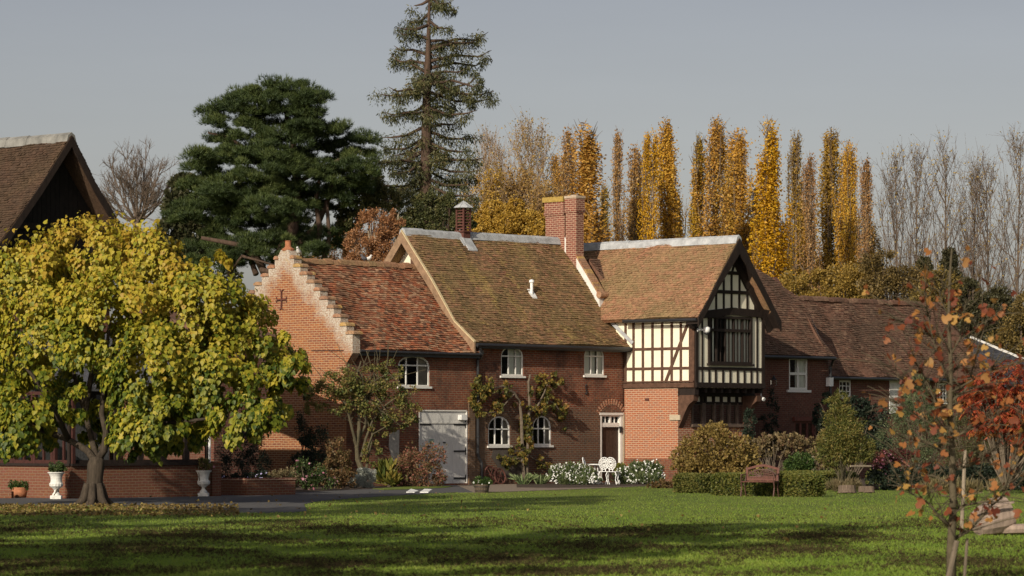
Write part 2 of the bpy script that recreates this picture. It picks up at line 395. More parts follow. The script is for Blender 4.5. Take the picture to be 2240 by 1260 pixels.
def tiled(mb, pos, prof, sL, sR, exp=.10, wid=.17, seed=0, relief=.028, deck=.14, sag=.025, back=False):
    """tile one slope. prof [(h, z)] ridge to eave, pos(s, h, z)."""
    rs = random.Random(seed)
    pr = np.array(prof, float); seg = np.linalg.norm(np.diff(pr, axis=0), axis=1); T = np.concatenate([[0], np.cumsum(seg)]); L = T[-1]
    def hz(t):
        return float(np.interp(t, T, pr[:, 0])), float(np.interp(t, T, pr[:, 1]))
    def nz(t):
        a = np.array(hz(max(0, t-.2))); b = np.array(hz(min(L, t+.2))); d = (b-a)/np.linalg.norm(b-a)
        n = np.array([-d[1], d[0]]); return n if n[1] > 0 else -n
    def S(s, t, lift):
        h, z = hz(min(t, L)); n = nz(t)
        if t > L: d = np.array(hz(L))-np.array(hz(L-.1)); h += d[0]*(t-L)/.1; z += d[1]*(t-L)/.1
        w = sag*(math.sin(s*1.3+seed)*math.sin(t*1.1+seed*2)+.5*math.sin(s*3.1+t*2.3))
        lift = lift+w; return pos(s, h+n[0]*lift, z+n[1]*lift)
    nt = int(L/exp)+1; e = L/nt
    if not back:
        for i in range(nt):
            t0, t1 = i*e, (i+1)*e+.012
            h0 = hz((i+.5)*e)[0]; a, b = sL(h0), sR(h0)
            if b-a < .05: continue
            x = a-(.5*wid if i % 2 else 0)-rs.random()*.02
            while x < b:
                x0, x1 = max(a, x+.003), min(b, x+wid-.003); x += wid
                if x1-x0 < .02: continue
                j0 = rs.gauss(0, .004); j1 = relief+rs.gauss(0, .007); tw = rs.gauss(0, .004); dt = rs.gauss(0, .006)
                mb.rc = rs.random()
                mb.add([S(x0, t0, j0+.004), S(x1, t0, j0+.004), S(x1, t1+dt, j1+tw), S(x0, t1+dt, j1-tw), S(x0, t1+dt, -.004), S(x1, t1+dt, -.004)],
                       [(0, 1, 2, 3), (3, 2, 5, 4)])
    mb.rc = .4
    ts = list(np.linspace(0, L, max(6, int(L/.5))))
    for t0, t1 in zip(ts[:-1], ts[1:]):
        h0, h1 = hz(t0)[0], hz(t1)[0]
        a0, a1, b0, b1 = sL(h0), sL(h1), sR(h0), sR(h1)
        k = 12; 
        for q in range(k):
            f0, f1 = q/k, (q+1)/k
            c = [(a0+(b0-a0)*f0, t0), (a0+(b0-a0)*f1, t0), (a1+(b1-a1)*f1, t1), (a1+(b1-a1)*f0, t1)]
            mb.add([S(s, t, -.006) for s, t in c]+[S(s, t, -deck) for s, t in c],
                   [(0, 1, 2, 3), (7, 6, 5, 4)]+([(0, 3, 7, 4)] if q == 0 else [])+([(1, 5, 6, 2)] if q == k-1 else [])+([(3, 2, 6, 7)] if t1 == ts[-1] else [])+([(0, 4, 5, 1)] if t0 == 0 else []))
    return S
def ridge(mb, pos, s0, s1, h, z, r=.13, k=None, wob=.012, step=.32, drop=.12):
    """row of ridge tiles: inverted v / half round caps."""
    n = max(1, int(abs(s1-s0)/step)) if k is None else k
    for i in range(n):
        a = s0+(s1-s0)*i/n; b = s0+(s1-s0)*(i+1)/n-.004*(1 if s1 > s0 else -1)
        mb.rc = random.random(); dz = random.gauss(0, wob)
        sec = [(-r*1.25, -drop), (-r*.8, 0), (0, r*.55), (r*.8, 0), (r*1.25, -drop), (0, -.02)]
        va = [pos(a, h+x, z+y+dz) for x, y in sec]; vb = [pos(b, h+x, z+y+dz+.006) for x, y in sec]
        m = len(sec)
        mb.add(va+vb, [(j, (j+1) % m, m+(j+1) % m, m+j) for j in range(m)]+[tuple(range(m))[::-1], tuple(range(m, 2*m))])
# ================================================================ house frame
YA = 115.0
F = Fr(A3((1040-CX)*YA/FPX, YA, 0), 47.0)
PW = PV(F, 0.0)
house = thing('country_house', 'long red brick country house with tiled roofs, stepped gable and half timbered bay', 'house', F.O)
def S(px, py=900, v=0.0): return F.hitV(px, py, v)[0]
# --- main block numbers
sv, zv = F.hitV(1040, 748, .30)            # verge foot
def pu(px, py, s=None): return F.hitU(px, py, sv if s is None else s)
mp = [pu(880, 505), pu(946, 612), pu(996, 703), (0.30, zv)]
mp = [(mp[0][0], mp[0][1]), mp[1], mp[2], mp[3]]
vR, zR = mp[0]
sT = S(1366, 840)
vBm = 2*vR
back = lambda prof, vr: [(2*vr-h, z) for h, z in prof]
posM = lambda s, h, z: F.p(s, h, z)
sWL = sv+.28                                  # main block left end wall plane
# --- left wing
sG = S(757, 900)
PG = PU(F, sG)
eL = F.hitV(782, 764, .25); rl = F.hitU(645, 570, sG+.35)
lp = [(rl[0], rl[1]), ((rl[0]+.25)*.5, (rl[1]+eL[1])*.5-.02), (.25, eL[1])]
# main and left wing front walls ---------------------------------------------------
zE = 4.75
def win_hole(x0, x1, yb, ys, yt, Pl=PW, n=8):
    a0, zb = Pl.hit(x0, yb); a1, _ = Pl.hit(x1, yb); xm = (x0+x1)/2
    return [a0, a1, Pl.hit(xm, yb)[1], Pl.hit(xm, ys)[1], Pl.hit(xm, yt)[1]]
def window(Pl, w, verts=1, trans=(), mat='white', inset=.025, fw=.055, sill=True, curtain=None, name='window', label=None, glassd=None, cm='curtain', mull=.04, sillh=.07, over=.06, fullverts=None):
    a0, a1, z0, zs, z1 = w
    out = arch(*w); inn = shrink(out, fw)
    mb = MB(); ring(mb, Pl, out, inn, -inset-.05, -inset)
    def top(a):
        if z1 <= zs+1e-3: return z1
        c = (a0+a1)/2; r = (a1-a0)/2; return zs+(z1-zs)*math.sqrt(max(0, 1-((a-c)/r)**2))
    vs = verts if isinstance(verts, (list, tuple)) else [(i+1)/(verts+1) for i in range(verts)]
    for f in vs:
        a = a0+(a1-a0)*f; bar(mb, Pl, (a, z0+fw*.8), (a, top(a)-fw*.5), mull, -inset-.04, -inset+.005)
    for f in trans:
        z = z0+(z1-z0)*f; wd = mull*1.1; pbox(mb, Pl, a0+fw*.5, a1-fw*.5, z-wd/2, z+wd/2, -inset-.042, -inset+.012)
    o = mb.build(name, M[mat], house, label=label)
    g = MB(); c = shrink(out, fw*.5)
    g.add([Pl.pos(*q, -inset-.03) for q in c], [tuple(range(len(c)))]); g.build('pane', M['glass'], o)
    if sill:
        s = MB(); pbox(s, Pl, a0-over, a1+over, z0-sillh, z0-.002, -inset, .06); s.build('sill', M[mat], o)
    if curtain:
        s = MB()
        for f0, f1 in curtain:
            n = 10
            for i in range(n):
                x0 = a0+(a1-a0)*(f0+(f1-f0)*i/n); x1 = a0+(a1-a0)*(f0+(f1-f0)*(i+1)/n); dd = .02*(i % 2); de = .02*((i+1) % 2)
                s.add([Pl.pos(x0, z0, -inset-.07-dd), Pl.pos(x1, z0, -inset-.07-de), Pl.pos(x1, z1, -inset-.07-de), Pl.pos(x0, z1, -inset-.07-dd)], [(0, 1, 2, 3)])
        s.build('curtain', M[cm], o)
    return o
W1 = win_hole(1096, 1145, 822, 778, 757); W2 = win_hole(1278, 1322, 821, 778, 758)
L1 = win_hole(1068, 1116, 975, 935, 910); L2 = win_hole(1165, 1206, 974, 935, 909)
W0 = win_hole(871, 940, 845, 798, 778)
dg = [S(916), S(1022), .06, PW.hit(970, 897)[1]]
db = [S(1313), S(1362), .06, PW.hit(1338, 903)[1]]
hole = lambda d: [(d[0], d[2]), (d[1], d[2]), (d[1], d[3]), (d[0], d[3])]
sJ = S(1036)
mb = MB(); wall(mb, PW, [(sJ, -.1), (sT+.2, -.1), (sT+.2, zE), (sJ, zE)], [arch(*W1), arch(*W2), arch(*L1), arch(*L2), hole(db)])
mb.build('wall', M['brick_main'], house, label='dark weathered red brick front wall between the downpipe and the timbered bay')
mb = MB(); wall(mb, PW, [(sG+.02, -.1), (sJ, -.1), (sJ, eL[1]+.1), (sG+.02, eL[1]+.1)], [arch(*W0), hole(dg)], d0=.004)
mb.build('wall', M['brick'], house, label='red brick front wall around the grey double door')
mb = MB(); sp = S(1026); pbox(mb, PW, S(1023)+.02, S(1037), 0, PW.hit(1030, 880)[1], .0, .05)
pbox(mb, PW, S(1037)+.002, S(1062), 0, PW.hit(1050, 906)[1], .0, .008); mb.build('brick_pilaster', M['brick_brown'], house)
# arches of brick over lower windows and door
for w, r in ((L1, .17), (L2, .17)):
    mb = MB(); o = arch(w[0]-.13, w[1]+.13, w[3]-.02, w[3]-.0, w[4]+r, 14); i_ = arch(w[0], w[1], w[3]-.02, w[3], w[4], 14)
    for j in range(2, len(o)-1):
        mb.rc = random.random(); mb.hexa([PW.pos(*o[j], .0), PW.pos(*o[j+1], .0), PW.pos(*i_[j+1], .0), PW.pos(*i_[j], .0), PW.pos(*o[j], .012), PW.pos(*o[j+1], .012), PW.pos(*i_[j+1], .012), PW.pos(*i_[j], .012)])
    mb.build('brick_arch', M['brick_brown'], house)
window(PW, W1, [.36, .68], [.66], curtain=[(.38, .66), (.7, .97)], label='upper arched window over the espalier', cm='curtain')
window(PW, W2, [.36, .68], [.66], curtain=[(.03, .34), (.40, .62), (.68, .97)], label='upper arched window above the brown door')
window(PW, L1, [.33, .66], [.56], curtain=[(.7, .97)], cm='dimroom', label='lower arched window beside the downpipe')
window(PW, L2, [.33, .66], [.56], curtain=[(.7, .97)], cm='dimroom', label='lower arched window beside the espalier')
window(PW, W0, [.27, .63], [.68], curtain=[(.65, .97)], cm='dimroom', label='wide arched window above the climbing rose', fw=.05)
# grey stable door
a0, a1, z0, z1 = dg; zt = PW.hit(970, 925)[1]
mb = MB(); nb = 14
for i in range(nb):
    x0 = a0+(a1-a0)*i/nb+.004; x1 = a0+(a1-a0)*(i+1)/nb-.004; pbox(mb, PW, x0, x1, z0, zt-.02, -.06, -.03-.004*(i % 2))
    pbox(mb, PW, x0, x1, zt+.02, z1-.03, -.06, -.03)
pbox(mb, PW, a0+.01, a1-.01, z0, z1-.01, -.10, -.055)
door = mb.build('double_door', M['greydoor'], house)
mb = MB(); pbox(mb, PW, a0, a1, zt-.02, zt+.015, -.06, .0); pbox(mb, PW, a0, a1, z1-.04, z1, -.06, .01); pbox(mb, PW, a0, a0+.04, z0, z1, -.06, .01); pbox(mb, PW, a1-.04, a1, z0, z1, -.06, .01); mb.build('frame', M['white'], door)
for py, sides in ((928.5, 'lr'), (987, 'r'), (1046, 'r')):
    z = PW.hit(1020, py)[1]
    for sd in sides:
        mb = MB()
        if sd == 'r': pbox(mb, PW, a1-.62, a1-.03, z-.03, z+.03, -.03, -.012); pbox(mb, PW, a1-.07, a1-.02, z-.12, z+.12, -.03, -.005)
        else: pbox(mb, PW, a0+.03, a0+.62, z-.03, z+.03, -.03, -.012)
        mb.build('strap_hinge', M['iron'], door)
mb = MB(); zz = PW.hit(970, 968)[1]; am = (a0+a1)/2; pbox(mb, PW, am+.02, am+.13, zz-.02, zz+.02, -.03, .0); mb.build('latch', M['iron'], door)
mb = MB(); zz = PW.hit(945, 967)[1]
M['greenprint'] = simple('green print', (.05, .28, .18), .7, .1)
for r in range(3): pbox(mb, PW, a0+.52, a0+.74-.05*(r == 2), zz+.06-.06*r, zz+.085-.06*r, -.03, -.024)
mb.build('notice', M['greenprint'], door)
lamp = MB(); zz = PW.hit(1008, 912)[1]; pbox(lamp, PW, a1-.40, a1-.12, zz-.10, zz+.07, -.03, .12)
# brown door
a0, a1, z0, z1 = db; zt = PW.hit(1338, 934)[1]; ztt = PW.hit(1338, 908)[1]
mb = MB(); nb = 6
for i in range(nb): pbox(mb, PW, a0+.08+(a1-a0-.16)*i/nb+.004, a0+.08+(a1-a0-.16)*(i+1)/nb-.004, z0, zt, -.13, -.10)
pbox(mb, PW, a0+.05, a1-.05, z0, zt, -.16, -.128)
d2 = mb.build('plank_door', M['doorwood'], house)
mb = MB(); pbox(mb, PW, a0, a0+.09, z0, ztt, -.14, .0); pbox(mb, PW, a1-.12, a1, z0, ztt, -.14, .0); pbox(mb, PW, a0-.04, a1+.02, ztt, z1, -.14, .03)
pbox(mb, PW, a0+.09, a1-.12, zt, zt+.10, -.14, -.02)
zm = zt+.10; k = (a1-.12-a0-.09)
for f in (0, .5, 1): pbox(mb, PW, a0+.09+k*f-.04, a0+.09+k*f+.04, zm, ztt, -.14, -.03)
for f in (.25, .75): pbox(mb, PW, a0+.09+k*f-.012, a0+.09+k*f+.012, zm, ztt, -.13, -.05)
pbox(mb, PW, a0+.09, a1-.12, zm, zm+.05, -.138, -.032); pbox(mb, PW, a0+.09, a1-.12, ztt-.05, ztt, -.138, -.032)
mb.build('door_frame', M['white'], d2)
mb = MB(); mb.add([PW.pos(a0+.05, zm, -.10), PW.pos(a1-.05, zm, -.10), PW.pos(a1-.05, ztt, -.10), PW.pos(a0+.05, ztt, -.10)], [(0, 1, 2, 3)]); mb.build('pane', M['glass'], d2)
mb = MB(); pbox(mb, PW, a1+.01, sT-.02, z0, ztt+.05, .0, .03); mb.build('door_jamb', M['stone'], d2)
mb = MB(); z = PW.hit(1355, 939)[1]; pbox(mb, PW, a1-.15, a1-.07, z-.12, z+.10, -.02, .05); mb.build('latch', M['iron'], d2)
# segmental relieving arch over the door
mb = MB(); c = (a0+a1)/2; 
for i in range(13):
    t = math.pi*(.18+.64*i/12); r0, r1 = .72, .92; zc = z1-.42
    w_ = .028
    p0 = (c+r0*math.cos(t), zc+r0*math.sin(t)); p1 = (c+r1*math.cos(t), zc+r1*math.sin(t)); mb.rc = random.random(); bar(mb, PW, p0, p1, .07, 0, .012)
mb.build('brick_arch', M['brick_pier'], house)
# grey cement render below the lower windows, and whitewash strip
mb = MB()
def blob(pl, pts, d):
    return [pl.pos(*pl.hit(*p), d) for p in pts]
mb.prism(blob(PW, [(1078, 984), (1140, 984), (1140, 1040), (1120, 1050), (1098, 1040), (1086, 1018), (1074, 1000)], .006), F.V*.006)
M['cement'] = simple('grey brown cement render', (.085, .07, .058), .95, .3, 5, detail=8)
mb.build('render_patch', M['cement'], house)
mb = MB(); mb.prism(blob(PW, [(851, 948), (873, 940), (872, 985), (874, 1020), (860, 1028), (856, 1000), (850, 980)], .006), F.V*.010)
mb.build('whitewash_patch', M['stain'], house)
# main side/back closing walls
mb = MB()
wall(mb, PV(F, vBm+.25), [(sG, 0), (sT, 0), (sT, zE), (sG, zE)], d0=0, thick=.2)
prof2 = [(0, 0), (0, mp[3][1]-.1)]+[(h, z-.15) for h, z in mp[2::-1]]+[(2*vR-h, z-.15) for h, z in mp[1:3]]+[(vBm, zE), (vBm, 0)]
mb.prism([F.p(sT+.2, h, z) for h, z in prof2], F.U*(-.3))
mb.build('wall', M['brick'], house, label='rear and end walls')
# main left gable: plaster above left wing roof with timber
mb = MB(); gp = [(0, 4.2), (0, mp[3][1]-.1)]+[(h, z-.15) for h, z in mp[2::-1]]+[(2*vR-h, z-.15) for h, z in mp[1:3]]+[(vBm, 4.2)]
mb.prism([F.p(sWL+.25, h, z) for h, z in gp], F.U*.2); mb.build('gable_infill', M['plaster'], house)
mb = MB(); PL_ = PU(F, sWL+.25)
for q in ((vR, .5), (vR-.75, .3), (vR+.75, .3)): bar(mb, PL_, (q[0], 6.4), (q[0], zR-.4-abs(q[0]-vR)), .16, .0, .05)
mb.build('gable_timber', M['timber_brown'], house)
# roofs -----------------------------------------------------------------------------
mb = MB(); sTr = sT+.30
tiled(mb, posM, mp, lambda h: sv, lambda h: sT+.02+(.0 if h < vR*.45 else .28), seed=1)
tiled(mb, posM, back(mp, vR), lambda h: sv, lambda h: sT+.3, seed=2, back=True)
roofM = mb.build('roof', M['tile_moss'], house, label='mossy brown tiled roof of the main block')
mb = MB(); ridge(mb, posM, sv, sT, vR, zR+.03, r=.14, step=.9, drop=.20); mb.build('ridge_capping', M['lead'], roofM)
def bargeboard(mb, pos, prof, s, w=.30, t=.05, dz=.02):
    for (h0, z0), (h1, z1) in zip(prof[:-1], prof[1:]):
        mb.hexa([pos(s, h0, z0-w), pos(s, h1, z1-w), pos(s+t, h1, z1-w), pos(s+t, h0, z0-w), pos(s, h0, z0+dz), pos(s, h1, z1+dz), pos(s+t, h1, z1+dz), pos(s+t, h0, z0+dz)])
mb = MB(); bargeboard(mb, posM, mp, sv-.05, .42, .06, .0); bargeboard(mb, posM, back(mp, vR), sv-.05, .42, .06, 0)
mb.build('bargeboard', M['barge'], roofM)
M['vergecream'] = simple('pale verge mortar', (.50, .40, .24), .9, .2, 12)
mb = MB(); bargeboard(mb, posM, [(h, z+.035) for h, z in mp], sv-.07, .05, .10, .0); mb.build('verge_mortar', M['vergecream'], roofM)
mb = MB(); zg = mp[3][1]-.10; 
for x0, x1, vv, z in ((sv+.02, sTr+.15, .36, zg),): mb.tube([F.p(x0, vv, z), F.p(x1, vv, z)], [.065, .065], 8); pbox(mb, PW, x0+.1, x1-.1, z-.10, z+.02, .0, .33)
mb.build('gutter', M['gutter'], roofM)
mb = MB()
tiled(mb, posM, lp, lambda h: sG+.30, lambda h: sv+.35, seed=3, relief=.036, sag=.05, exp=.105)
tiled(mb, posM, back(lp, lp[0][0]), lambda h: sG+.3, lambda h: sv+.35, seed=4, back=True)
roofL = mb.build('roof', M['tile_red'], house, label='uneven red tiled roof of the lower wing')
mb = MB(); ridge(mb, posM, sG+.3, sv+.3, lp[0][0], lp[0][1]+.04, r=.12, step=.33); mb.build('ridge_tiles', M['tile_tan'], roofL)
mb = MB(); z = lp[2][1]-.06; mb.tube([F.p(sG+.35, .30, z), F.p(sv+.2, .30, z-.02)], [.05, .05], 8); pbox(mb, PW, sG+.1, sv+.3, z-.14, z-.0, .005, .24); mb.build('gutter', M['gutter'], roofL)
# downpipe at the junction
mb = MB(); sd = S(1041)
mb.tube([F.p(sv+.1, .34, zg-.02), F.p(sd, .3, zg-.25), F.p(sd, .09, zg-.5), F.p(sd, .09, 1.05), F.p(sd+.05, .09, .9), F.p(sd+.16, .11, .75), F.p(sd+.18, .11, .08)], [.05]*7, 8)
for z in (3.6, 2.6, 1.6): mb.tube([F.p(sd, .09, z), F.p(sd, .09, z+.05)], [.075, .075], 8)
mb.lathe(F.p(sd, .2, zg-.42), [(.06, 0), (.13, .12), (.13, .24)], 8)
mb.build('downpipe', M['gutter'], house)
# stepped gable -----------------------------------------------------------------------
steps = [(643, 566), (657, 584), (672, 601), (688, 619), (700, 636), (717, 655), (730, 674), (745, 694), (758, 713), (775, 731)]
st = [F.hitU(x, y, sG) for x, y in steps]
vc = F.hitU(622, 600, sG)[0]
kn = F.hitU(776, 772, sG)
right = [(0, -.1), (0, kn[1]-.35), (.30, kn[1]), (.30, st[-1][1])]
for i in range(len(st)-1, 0, -1):
    x = st[i-1][0]; right += [(x, st[i][1]), (x, st[i-1][1])]
tp = F.hitU(622, 545, sG)[1]
def capw(z): return z
right += [(vc+.36, st[0][1]), (vc+.36, st[0][1]+.05), (vc+.26, F.hitU(622, 556, sG)[1]), (vc+.17, F.hitU(622, 547, sG)[1])]
left = [(2*vc-a, z) for a, z in right[::-1]]
outl = right+left
kk_ = (st[0][1]-st[-1][1])/(st[-1][0]-st[0][0]); GV = dict(vc=float(vc), z0=float(st[0][1]+kk_*(st[0][0]-vc)), k=float(kk_)); M['brick_gable'] = gablemat()
mb = MB(); mb.prism([F.p(sG, a, z) for a, z in outl], F.U*.34)
gable = mb.build('stepped_gable', M['brick_gable'], house, label='sunlit stepped brick gable with lichened crow steps')
M['capbrick'] = tilemat('lichened cap bricks', [(.30, .14, .08), (.34, .19, .10), (.20, .10, .07), (.44, .27, .09)], (.36, .28, .19), .4, 3)
for sgn in (1, -1):
    mb = MB()
    for i in range(len(st)):
        x1 = st[i][0]+.03; x0 = (st[i-1][0] if i else vc+.3)-.02; zt_ = st[i][1]
        c = (x0+x1)/2; hw = (x1-x0)/2
        if sgn < 0: c = 2*vc-c
        for j in range(3):
            mb.rc = random.random(); d0 = -.36+.135*j
            sec = [(c-hw, zt_+.005), (c-hw*.95, zt_+.07), (c-hw*.4, zt_+.12), (c+hw*.4, zt_+.12), (c+hw*.95, zt_+.07), (c+hw, zt_+.005)]
            mb.prism([PG.pos(a, z, d0) for a, z in sec], F.U*(-.128))
    mb.build('step_caps', M['capbrick'], gable)
mb = MB(); c0 = F.p(sG+.17, vc, F.hitU(622, 547, sG)[1]-.02); mb.lathe(c0, [(.20, 0), (.22, .06), (.14, .10), (.10, .14), (.10, .30), (.12, .33), (.07, .34)], 12); mb.build('finial', M['terracotta'], gable)
cx_, cz_ = F.hitU(617, 657, sG); mb = MB()
bar(mb, PG, (cx_, cz_-.26), (cx_, cz_+.30), .045, 0, .05); bar(mb, PG, (cx_-.17, cz_+.02), (cx_+.17, cz_+.02), .045, 0, .052)
for a, b in ((1, 1), (-1, 1), (1, -1), (-1, -1)):
    mb.tube([PG.pos(cx_+a*.17, cz_+.02, .03), PG.pos(cx_+a*.23, cz_+.02+b*.03, .03), PG.pos(cx_+a*.24, cz_+.02+b*.10, .03)], [.02, .018, .012], 6)
    mb.tube([PG.pos(cx_, cz_+.02+b*.27, .03), PG.pos(cx_+a*.04, cz_+.02+b*.31, .03), PG.pos(cx_+a*.10, cz_+.02+b*.33, .03)], [.02, .018, .012], 6)
mb.build('wall_tie', M['rust'], gable)
mb = MB(); a_, z_ = F.hitU(641, 700, sG); z_ = F.hitU(700, 768, sG)[1]; mb.tube([PG.pos(-.1, z_, .02), PG.pos(-1.6, z_+.02, .02)], [.012, .012], 5); mb.build('wall_cable', M['iron'], gable)
# wall behind stepped gable is its own thickness: close left wing back
# parapet and chimney --------------------------------------------------------------------
def roofz(v):
    hs = [h for h, z in mp]; zs = [z for h, z in mp]; return float(np.interp(v, hs, zs))
PT = PU(F, sT)
v1, _ = F.hitU(1312, 632, sT)
mb = MB(); vv0 = vR+.1; vv1 = v1
q = [(vR-.15, roofz(vR)+.28), (vR+.25, roofz(vR)+.22), (vv1, roofz(vv1)+.42), (vv1+.02, roofz(vv1)-.02), (vR+.1, roofz(vR)-.3), (vR-.15, roofz(vR)-.3)]
mb.prism([F.p(sT-.03, a, z) for a, z in q], F.U*(.30)); par = mb.build('parapet', M['render_white'], house)
mb = MB(); n = 18
vb = F.hitU(1262, 560, sT)[0]
for i in range(n):
    a0_ = vb+(vv1-vb)*i/n; a1_ = vb+(vv1-vb)*(i+1)/n-.012; f = lambda a: np.interp(a, [vR+.25, vv1], [q[1][1], q[2][1]])
    mb.rc = random.random()
    c = [F.p(sT-.07, a0_, f(a0_)+.002), F.p(sT-.07, a1_, f(a1_)+.002), F.p(sT+.31, a1_, f(a1_)+.002), F.p(sT+.31, a0_, f(a0_)+.002)]
    mb.hexa(c+[x+ZV*.10 for x in c])
mb.tube([F.p(sT-.08, vv1+.02, f(vv1)+.02), F.p(sT+.32, vv1+.02, f(vv1)+.02)], [.12, .12], 10)
mb.build('coping_bricks', M['capbrick'], par)
ca, cb = F.hitU(1195, 500, sT)[0], F.hitU(1262, 500, sT)[0]; zc = F.hitU(1262, 427, sT)[1]; cm_ = F.hitU(1239, 500, sT)[0]
wC = .40
mb = MB()
def cbox(mb, u0, u1, a0, a1, z0, z1):
    mb.hexa([F.p(u0, a0, z0), F.p(u1, a0, z0), F.p(u1, a1, z0), F.p(u0, a1, z0), F.p(u0, a0, z1), F.p(u1, a0, z1), F.p(u1, a1, z1), F.p(u0, a1, z1)])
u0 = sT-.04; zb = 7.0
cbox(mb, u0, u0+wC, cm_+.01, cb, zb, zc-.62); cbox(mb, u0+.0, u0+wC, ca, cm_-.06, zb, zc-.70)
cbox(mb, u0+.10, u0+wC-.1, cm_-.06, cm_+.01, zb, zc-.70)
cbox(mb, u0-.03, u0+wC+.03, cm_-.02, cb+.03, zc-.62, zc-.08); cbox(mb, u0-.03, u0+wC+.03, ca-.03, cm_-.08, zc-.70, zc-.14)
cbox(mb, u0-.05, u0+wC+.05, cm_-.04, cb+.05, zc-.56, zc-.50)
cbox(mb, u0-.05, u0+wC+.05, ca-.06, cm_-.06, zc-.64, zc-.58)
chim = mb.build('chimney', M['brick_chim'], house)
M['lichen'] = simple('orange lichen on mortar', (.33, .225, .06), .95, .35, 14, detail=8)
mb = MB(); cbox(mb, u0-.07, u0+wC+.06, ca-.10, cm_-.07, zc-.20, zc-.02); mb.build('cap', M['lichen'], chim, label='chimney cap covered in orange lichen')
mb = MB(); cbox(mb, u0-.05, u0+wC+.05, cm_-.03, cb+.05, zc-.10, zc-.01); mb.lathe(F.p(u0+.2, cm_+.25, zc-.01), [(.17, 0), (.15, .03), (.12, .04)], 10); mb.build('cap', M['brick_lichen'], chim)
# vent turret on the main ridge
def roofpt(px, py):
    # intersect pixel ray with front slope, segment by segment
    d = ray(px, py)
    for (h0, z0), (h1, z1) in zip(mp[:-1], mp[1:]):
        P0 = F.p(0, h0, z0); T = F.p(0, h1, z1)-P0; n = np.cross(F.U, T); t = ((P0-CAMP)@n)/(d@n); P = CAMP+d*t; h = (P-F.O)@F.V
        if min(h0, h1)-.01 <= h <= max(h0, h1)+.01: return (P-F.O)@F.U, h, P[2]
su, hu, zu = roofpt(1014, 529); zt = F.hitU(1014, 454, su)[1]
tw = .34
mb = MB(); cbox(mb, su, su+tw, hu-tw, hu, zu-.3, zt-.80)
mb2 = MB()
for (x, y) in ((0, 0), (1, 0), (0, 1), (1, 1)): cbox(mb, su-.02+x*(tw-.01), su+.03+x*(tw-.01), hu-tw-.02+y*(tw-.01), hu-tw+.03+y*(tw-.01), zt-.80, zt)
cbox(mb, su-.05, su+tw+.05, hu-tw-.05, hu+.05, zt-.84, zt-.79); cbox(mb, su+.1, su+tw-.1, hu-tw+.1, hu-.1, zt-.8, zt)
for i in range(7):
    z = zt-.74+i*.105
    mb.hexa([F.p(su-.01, hu-tw, z), F.p(su+tw+.01, hu-tw, z), F.p(su+tw+.01, hu+.02, z-.0), F.p(su-.01, hu+.02, z-.0), F.p(su+.04, hu-tw+.04, z+.05), F.p(su+tw-.04, hu-tw+.04, z+.05), F.p(su+tw-.04, hu-.03, z+.05), F.p(su+.04, hu-.03, z+.05)])
tur = mb.build('vent_turret', M['rust'], house)
mb = MB(); cc = F.p(su+tw/2, hu-tw/2, zt); tipz = zt+.22; e = tw/2+.16
ring8 = [cc+F.U*(e*1.08*math.cos(a))+F.V*(e*1.08*math.sin(a)) for a in [math.pi/8+i*math.pi/4 for i in range(8)]]
mb.add(ring8+[cc+ZV*.24, cc-ZV*.02], [(i, (i+1) % 8, 8) for i in range(8)]+[((i+1) % 8, i, 9) for i in range(8)])
for p in ring8: mb.tube([p+ZV*.01, cc+ZV*.25], [.014, .008], 5)
mb.build('cap', M['lead'], tur)
mb = MB(); pA = F.p(su-.02, hu+.015, zu+.0); 
def onr(s, h, l=.05): return F.p(s, h, roofz(h)+l)
mb.hexa([onr(su-.03, hu-.02, 0), onr(su+tw+.03, hu-.02, 0), onr(su+tw+.09, hu+.28, .0), onr(su-.03, hu+.28, .0), onr(su-.02, hu-.02, .14), onr(su+tw+.02, hu-.02, .14), onr(su+tw+.09, hu+.28, .05), onr(su-.03, hu+.28, .05)])
mb.hexa([onr(su-.13, vR+.05, .02), onr(su, vR+.05, .02), onr(su, hu+.15, .02), onr(su-.13, hu+.15, .02), onr(su-.13, vR+.05, .055), onr(su, vR+.05, .09), onr(su, hu+.15, .09), onr(su-.13, hu+.15, .055)])
mb.build('flashing', M['lead'], tur)
# white vent pipe
s_, h_, z_ = roofpt(1163, 643); mb = MB(); mb.tube([F.p(s_, h_, z_-.05), F.p(s_, h_, z_+.40)], [.055, .055], 10); mb.tube([F.p(s_, h_, z_+.40), F.p(s_, h_, z_+.46)], [.09, .09], 10)
mb.lathe(F.p(s_, h_, z_+.44), [(.08, 0), (.08, .05), (.02, .07)], 10)
mb.hexa([onr(s_-.12, h_-.1, 0), onr(s_+.14, h_-.1, 0), onr(s_+.14, h_+.14, 0), onr(s_-.12, h_+.14, 0), onr(s_-.12, h_-.1, .04), onr(s_+.14, h_-.1, .04), onr(s_+.14, h_+.14, .06), onr(s_-.12, h_+.14, .06)])
mb.build('vent_pipe', M['plastic'], roofM)
